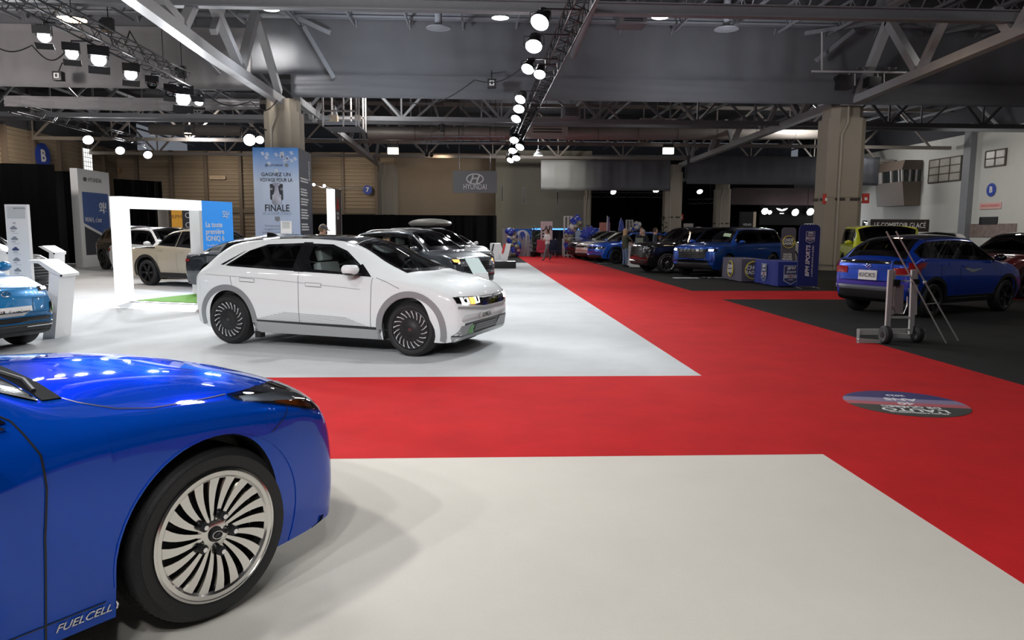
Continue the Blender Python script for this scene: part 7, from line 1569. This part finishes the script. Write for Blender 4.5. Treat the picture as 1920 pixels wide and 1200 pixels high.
for k, (px, py, lab) in enumerate(((1150, 356, 'first lamp of the far hall truss'), (1230, 353, 'second lamp of the far hall truss'), (1312, 355, 'lamp of the far hall between the two pillars'))):
    fixture(lab, atY(px, py+4, 66), (atY(px, py, 66).x, 60, 0), .28, 'par', 90, up=ZC-atY(px, py+4, 66).z-.01, m=mat('dim_lens', (1, 1, 1), .3, emit=3))
# paper scraps on the floor
for px, py, lab, w1 in ((1286, 522, 'flat white sheet on the black carpet before the bright blue off-road vehicle', .9), (1137, 494, 'flat white strip on the black carpet by the blue crossover wheel', .9), (1335, 522, 'crumpled pale cloth under the bright blue off-road vehicle', .7)):
    g_ = gp(px, py); bm = B(); bmesh.ops.create_grid(bm, x_segments=8, y_segments=4, size=.5); r = random.Random(px)
    for v in bm.verts: v.co = Vector((v.co.x*w1, v.co.y*.35, r.uniform(.0, .035 if 'crump' in lab else .006)))
    bmesh.ops.solidify(bm, geom=bm.faces[:], thickness=.004); o_ = tag(obj('paper_sheet', bm, M_GTXT if 'crump' in lab else M_DW), lab, 'sheet'); o_.location = (g_.x, g_.y, .016)
# ---------------------------------------------------------------- the cars in their places
def at_wheel(px, loc, rz, s=1.0, z=.008):
    g_ = gp(*px); c_, s_ = math.cos(rz), math.sin(rz); return (g_.x-s*(c_*loc[0]-s_*loc[1]), g_.y-s*(s_*loc[0]+c_*loc[1]), z)
build_saloon((-2.75, 2.48, .010), math.radians(53), 1.02)
build_ioniq((-1.86, 11.19, .010), -0.402, 0.984)
M_LB = paint('pale_blue_car_paint', (.008, .20, .48), .25, .3); M_CRM = paint('sand_car_paint', (.50, .44, .33), 0, .3); M_GRY = paint('slate_grey_car_paint', (.055, .065, .075), .4, .3); M_DGR = paint('graphite_car_paint', (.022, .028, .038), .4, .25)
M_BK = paint('black_car_paint', (.006, .006, .007), 0, .2); M_WH2 = paint('cold_white_car_paint', (.72, .74, .75), 0, .3); M_BLU2 = paint('vivid_blue_car_paint', (.003, .06, .36), .45, .3); M_BLU3 = paint('cobalt_car_paint', (.003, .055, .50), .35, .28); M_BLU4 = paint('azure_car_paint', (.01, .10, .60), .2, .3)
M_YELP = paint('acid_yellow_car_paint', (.60, .68, .02), 0, .35); M_REDP = paint('deep_red_car_paint', (.16, .004, .008), .3, .25); M_WRM = paint('warm_white_car_paint', (.62, .58, .53), 0, .3); M_SLV = paint('silver_car_paint', (.33, .35, .36), .4, .25)
lit = mat('lit_headlamp', (1, 1, 1), .3, emit=5, ecol=(.9, .94, 1))
# pale blue car, left edge
def kona_face(c):
    w = .9; c.patch('lower_cladding', [(-.86, .24), (.86, .24)], [(-.88, .46), (.88, .46)], 'x', 1, M_BLACK, .010, 20, 4, th=.03)
    for z in (.34, .39): c.line('chrome_strip', [(.36, z), (.80, z)], 'x', 1, .014, M_CHR, .016); c.line('chrome_strip', [(-.80, z), (-.36, z)], 'x', 1, .014, M_CHR, .016)
    for s in (-1, 1):
        c.patch('low_lamp', [(s*.80, .50), (s*.70, .50)], [(s*.82, .66), (s*.73, .64)], 'x', 1, M_GLOSSB, .014, 4, 4)
    c.line('charge_flap', [(.36, .56), (.60, .56), (.62, .72), (.38, .73), (.36, .56)], 'x', 1, .006, M_DKMET, .003)
sp = make_sp(L=4.2, W=1.80, H_=1.56, wb=2.60, fo=.86, rt=.34, hood=.93, nose=.74, cowl=(1.10, 1.06), roof=(.25, -1.45), tail=(-1.95, 1.08), belt=(.98, 1.04), zb=.20, warp=(.30, .14))
gen_car('hatchback', 'pale blue electric hatchback cut off by the left edge, white name plate on its nose', (-8.05, 10.74, .009), -.385, 1, sp, M_LB, 'multi', clad=M_BLACK, grille=None, lamp=dict(y0=.90, y1=.60, z0=.80, z1=.86, m=M_GLOSSB, em=lit), plate=('front', 'KONA électrique', (0, .50, .66, .13)), detail=True, face=kona_face, res=.07)
sp = make_sp(L=4.9, W=1.95, H_=1.75, wb=2.87, fo=.9, rt=.38, hood=1.05, nose=.86, cowl=(1.25, 1.18), roof=(.40, -1.75), tail=(-2.25, 1.16), belt=(1.08, 1.12), zb=.26, gw=.72)
gen_car('sport_utility_vehicle', 'dark crossover with a wide black mesh grille behind the pale blue hatchback', (-11.35, 16.6, .009), -.42, 1, sp, M_BK, 'five', clad=M_CHRD, grille='wide', rails=True)
# black, white, sand coloured vehicles behind the arch
sp = make_sp(L=4.1, W=1.88, H_=1.75, wb=2.5, fo=.75, rt=.38, hood=1.05, nose=.85, cowl=(1.0, 1.18), roof=(.30, -1.45), tail=(-1.92, 1.16), belt=(1.08, 1.12), zb=.26)
gen_car('sport_utility_vehicle', 'black crossover seen from behind at the foot of the tall white totem', (-13.3, 30.4, .009), -.75, 1, sp, M_BK, 'five', clad=M_BLACK, sides=(-1, 1))
sp = make_sp(L=4.78, W=1.90, H_=1.70, wb=2.76, fo=.9, rt=.37, hood=1.0, nose=.82, cowl=(1.15, 1.13), roof=(.35, -1.65), tail=(-2.15, 1.12), belt=(1.04, 1.10), zb=.24)
gen_car('sport_utility_vehicle', 'white crossover with dark rear windows behind the left post of the arch', (-10.8, 26.7, .009), -.72, 1, sp, M_WH2, 'five', M_ALU, clad=M_BLACK, rails=True)
def pick_face(c):
    for s in (-1, 1):
        c.patch('bed_rail', [(-2.25, 1.085), (-1.1, 1.09)], [(-2.25, 1.12), (-1.1, 1.12)], 'y', s, M_BLACK, .010, 10, 2)
        c.patch('rear_corner_lamp', [(-2.36, .90), (-2.16, .92)], [(-2.34, 1.06), (-2.14, 1.04)], 'y', s, M_RED, .012, 4, 3)
sp = make_sp(L=4.97, W=1.905, H_=1.69, wb=3.0, fo=.92, rt=.38, ra=.46, hood=1.02, nose=.84, cowl=(1.20, 1.14), roof=(.40, -.62), tail=(-1.28, 1.14), deck=(-2.2, 1.08), belt=(1.02, 1.14), zb=.25)
gen_car('pickup_truck', 'sand coloured pickup with black arches seen through the white arch', (-7.78, 22.3, .009), -.50, 1, sp, M_CRM, 'six', M_DKMET, clad=M_BLACK, pillars=[(-1.02, -.30), (-.20, 1.12)], face=pick_face, detail=True, res=.09, rails=M_BLACK)
# dark grey streamlined saloon on the platform
sp = make_sp(L=4.86, W=1.88, H_=1.45, wb=2.95, fo=.90, rt=.36, hood=.82, nose=.64, cowl=(1.25, .98), roof=(.25, -.75), tail=(-2.05, 1.00), belt=(.90, .98), zb=.18, warp=(.3, .22), rr=.62)
gen_car('saloon', 'dark grey streamlined saloon on the grass platform, behind the white crossover', (-4.42, 18.07, .115), -.366, 1, sp, M_DGR, 'turbine', M_WRIM, rearlamp=dict(z0=-.24, z1=-.16, y1=-.0), res=.08, detail=True, plate=None)
# grey cars right of the white one
sp = make_sp(L=4.63, W=1.86, H_=1.67, wb=2.755, fo=.92, rt=.37, hood=.99, nose=.80, cowl=(1.15, 1.12), roof=(.35, -1.55), tail=(-2.05, 1.10), belt=(1.03, 1.08), zb=.23, gw=.70, ws=M_TINT)
def tucson_face(c):
    for s in (-1, 1):
        c.patch('amber_lens', [(s*.84, .82), (s*.72, .80)], [(s*.84, .88), (s*.73, .88)], 'x', 1, M_AMBL, .016, 4, 2)
        for k in range(4): c.patch('lamp_facet', [(s*(.70-k*.07), .70), (s*(.65-k*.07), .70)], [(s*(.71-k*.07), .84), (s*(.66-k*.07), .84)], 'x', 1, M_LAMP, .018, 2, 2)
gen_car('crossover', 'slate grey crossover right behind the white one, pale board before its grille', (-1.68, 21.5, .009), -.66, 1, sp, M_GRY, 'five', M_ALU, fglass=M_GLASS, clad=mat('grey_satin_cladding', (.30, .31, .32)), grille='wide', seat=M_SEAT, face=tucson_face, detail=True, rails=M_ALU, res=.08)
sp = make_sp(L=4.78, W=1.90, H_=1.72, wb=2.76, fo=.9, rt=.37, hood=1.0, nose=.82, cowl=(1.15, 1.13), roof=(.35, -1.65), tail=(-2.15, 1.12), belt=(1.04, 1.10), zb=.24, gw=.7)
gen_car('crossover', 'silver crossover carrying a roof box, second in the row behind the slate grey one', (-1.55, 26.3, .009), -.66, 1, sp, M_SLV, 'five', clad=M_BLACK, rails=True, grille='wide')
cb = Vector((-1.6, 26.35, 1.80)); t = thing('roof_box', 'dark roof box on top of the silver crossover', 'roof box', cb, -.66); bm = B(); ball(bm, (0, 0, .08), 1, (.95, .38, .17), 24, 12)
for v in bm.verts: v.co.z = max(v.co.z, 0)
obj('box_shell', bm, mat('bronze_grey_box', (.12, .115, .10), .4), t); bm = B(); box(bm, (.3, 0, -.03), (.05, 1.0, .04)); box(bm, (-.4, 0, -.03), (.05, 1.0, .04)); obj('carrier_bars', bm, M_DKMET, t)
sp = make_sp(L=4.5, W=1.82, H_=1.47, wb=2.72, fo=.85, rt=.34, hood=.88, nose=.68, cowl=(1.10, 1.0), roof=(.2, -1.3), tail=(-1.95, 1.02), belt=(.93, .99), zb=.17)
gen_car('hatchback', 'white low hatchback at the far end of the row, beside the letter display', (-1.25, 35.4, .009), -.9, 1, sp, M_WH2, 'multi')
# right hand row
sp = make_sp(L=5.2, W=1.98, H_=1.82, wb=3.09, fo=.95, rt=.40, ra=.47, hood=1.16, nose=.98, cowl=(1.20, 1.24), roof=(.55, -2.0), rz=1.80, tail=(-2.5, 1.22), belt=(1.15, 1.18), zb=.28, rr=.74, gw=.62, vrear=(1.27, 1.62), belly=.5, bulge=.015, rS=.07)
def gc_face(c):
    c.patch('lower_grille', [(-.66, .46), (.66, .46)], [(-.62, .68), (.62, .68)], 'x', 1, M_GRILLE, .010, 12, 3)
    for k in range(6): c.patch('grille_slot', [(-.50+k*.175, .90), (-.38+k*.175, .90)], [(-.50+k*.175, 1.01), (-.38+k*.175, 1.01)], 'x', 1, M_CHRD, .022, 2, 2)
    c.patch('window_sticker', [(.95, .32), (.95, .62)], [(.82, .30), (.82, .60)], 'z', 1, mat('pale_green_sticker', (.45, .60, .42), .6), .012, 3, 3)
gen_car('sport_utility_vehicle', 'bright blue off-road vehicle with black roof and lit headlamps behind the clothed tables', (9.70, 28.3, .009), -2.46, 1, sp, M_BLU2, 'five', M_DKMET, roofm=M_GLOSSB, clad=None, grille='wide', lamp=dict(y0=.92, y1=.60, z0=.93, z1=1.02, em=lit), face=gc_face, detail=True, res=.09, rearlamp=dict(z0=-.18, z1=-.10))
gen_car('sport_utility_vehicle', 'glossy black off-road vehicle with bright spoked wheel between the counter and the blue one', at_wheel((1250, 513), (1.545, .93), -2.95, z=.009), -2.95, 1, sp, M_BK, 'multi', M_ALU, clad=None, grille='wide', detail=True, res=.10, rearlamp=dict(z0=-.18, z1=-.10))
sp = make_sp(L=4.6, W=1.85, H_=1.62, wb=2.70, fo=.88, rt=.37, ra=.44, hood=.98, nose=.78, cowl=(1.15, 1.10), roof=(.3, -1.5), tail=(-2.05, 1.10), belt=(1.02, 1.08), zb=.24)
gen_car('crossover', 'azure blue crossover with black roof behind the person in jeans', at_wheel((1154.5, 494.5), (1.35, .88), -2.8, z=.009), -2.8, 1, sp, M_BLU4, 'five', M_DKMET, roofm=M_GLOSSB, clad=M_BLACK)
gen_car('crossover', 'warm white crossover with white petal wheels and black roof, left of the azure one', at_wheel((1127.7, 489.8), (1.35, .88), -2.8, z=.009), -2.8, 1, sp, M_WRM, 'petal', M_WRIM, roofm=M_GLOSSB, clad=M_BLACK)
gen_car('crossover', 'dark crossover at the far left of the right-hand row, beside the red carpet', at_wheel((1109, 486.5), (1.35, .88), -2.8, z=.009), -2.8, 1, sp, M_BK, 'multi', clad=M_BLACK)
gen_car('crossover', 'vivid blue crossover partly seen behind the people at the counter', (12.0, 47.2, .009), -2.8, 1, sp, M_BLU4, 'five', roofm=M_GLOSSB, clad=M_BLACK)
# blue hatchback at the right
sp = make_sp(L=4.29, W=1.76, H_=1.62, wb=2.61, fo=.86, rt=.34, hood=.98, nose=.78, cowl=(1.10, 1.10), roof=(.28, -1.30), rz=1.58, tail=(-1.98, 1.14), belt=(1.03, 1.14), zb=.26, rr=.68, rs=glassmat('smoked_clear_glass', (.66, .70, .66)), fglass=None, warp=(.22, .14))
sp.pop('fglass', None)
def kicks_face(c):
    for s in (-1, 1):
        c.patch('rear_corner_lamp', [(-2.02, .93), (-1.70, .98)], [(-1.98, 1.07), (-1.62, 1.09)], 'y', s, M_RED, .014, 6, 3)
        c.patch('rear_pillar_cover', [(-1.70, 1.17), (-1.30, 1.16)], [(-1.42, 1.42), (-1.25, 1.50)], 'y', s, M_GLOSSB, .008, 6, 5)
        c.line('sill_strip', [(-.75, .36), (.65, .36)], 'y', s, .025, M_ALU, .02)
    c.patch('bumper_step', [(-.80, .52), (.80, .52)], [(-.80, .60), (.80, .60)], 'x', -1, mat('grey_bumper_strip', (.10, .11, .13), .4), .016, 10, 2)
    c.line('tailgate_crease', [(-.55, .93), (.55, .93)], 'x', -1, .01, M_BLACK, .003)
    c.line('tailgate_seam', [(-.72, .62), (.72, .62)], 'x', -1, .008, M_BLACK, .003)
    c.patch('rear_black_band', [(-.70, 1.04), (.70, 1.04)], [(-.68, 1.10), (.68, 1.10)], 'x', -1, M_GLOSSB, .012, 10, 2)
    c.patch('white_decal', [(-.30, .93), (-.05, .86), (.30, .93)], [(-.34, .98), (-.05, .93), (.30, .94)], 'y', -1, mat('pale_decal', (.35, .38, .42), .5), .006, 8, 2)
gen_car('hatchback', 'cobalt blue small crossover with black roof behind the lift trolley, tail to the camera', (9.68, 15.45, .009), .47, 1, sp, M_BLU3, 'five', M_DKMET, roofm=M_GLOSSB, clad=M_BLACK, plate=('rear', 'KICKS', (.0, .72, .40, .19)), face=kicks_face, detail=True, res=.08, mirror_m=M_GLOSSB, rear_face=True, glass=glassmat('smoked_clear_glass', (.66, .70, .66)), fglass=glassmat('smoked_clear_glass', (.66, .70, .66)))
# yellow off-roader, red and black ones behind it
sp = make_sp(L=4.3, W=1.88, H_=1.86, wb=2.46, fo=.62, rt=.42, ra=.50, hood=1.22, nose=1.05, cowl=(.75, 1.30), roof=(.50, -1.85), rz=1.86, tail=(-2.1, 1.25), belt=(1.22, 1.22), zb=.42, rr=.90, warp=(.06, .03), vrear=(1.30, 1.72), rS=.04, rR=.05, flat=6, gw=.6)
gen_car('off_roader', 'acid yellow boxy off-roader behind the cobalt blue crossover', (12.55, 22.6, .009), -1.9, 1, sp, M_YELP, 'five', M_DKMET, clad=M_BLACK, grille='wide', lamp=dict(y0=.80, y1=.58, z0=1.0, z1=1.14, em=M_LAMP), fglass=M_TINT)
sp = make_sp(L=4.6, W=1.86, H_=1.68, wb=2.70, fo=.88, rt=.37, ra=.44, hood=1.0, nose=.80, cowl=(1.15, 1.12), roof=(.3, -1.55), tail=(-2.05, 1.10), belt=(1.04, 1.09), zb=.24)
gen_car('crossover', 'deep red crossover with black roof cut off by the right edge', (14.7, 19.4, .009), -2.75, 1, sp, M_REDP, 'five', roofm=M_GLOSSB, clad=M_BLACK)
gen_car('crossover', 'black crossover roof showing right of the acid yellow off-roader', (17.3, 27.4, .009), -2.3, 1, sp, M_BK, 'five')
gen_car('crossover', 'black crossover roof left of the deep red crossover', (22.7, 30.2, .009), -2.3, 1, sp, M_BK, 'five')
gen_car('sport_utility_vehicle', 'warm white vehicle half hidden between the dark blue banner and the thick pillar', (13.4, 35.5, .009), -.4, 1, make_sp(L=5.0, W=1.98, H_=1.85, wb=2.9, fo=.9, rt=.41, ra=.48, hood=1.12, nose=.92, cowl=(1.2, 1.24), roof=(.5, -1.9), rz=1.83, tail=(-2.4, 1.2), belt=(1.13, 1.15), zb=.30, rr=.76, vrear=(1.25, 1.62), rS=.06), M_WRM, 'multi', M_ALU, clad=M_BLACK, roofm=None)
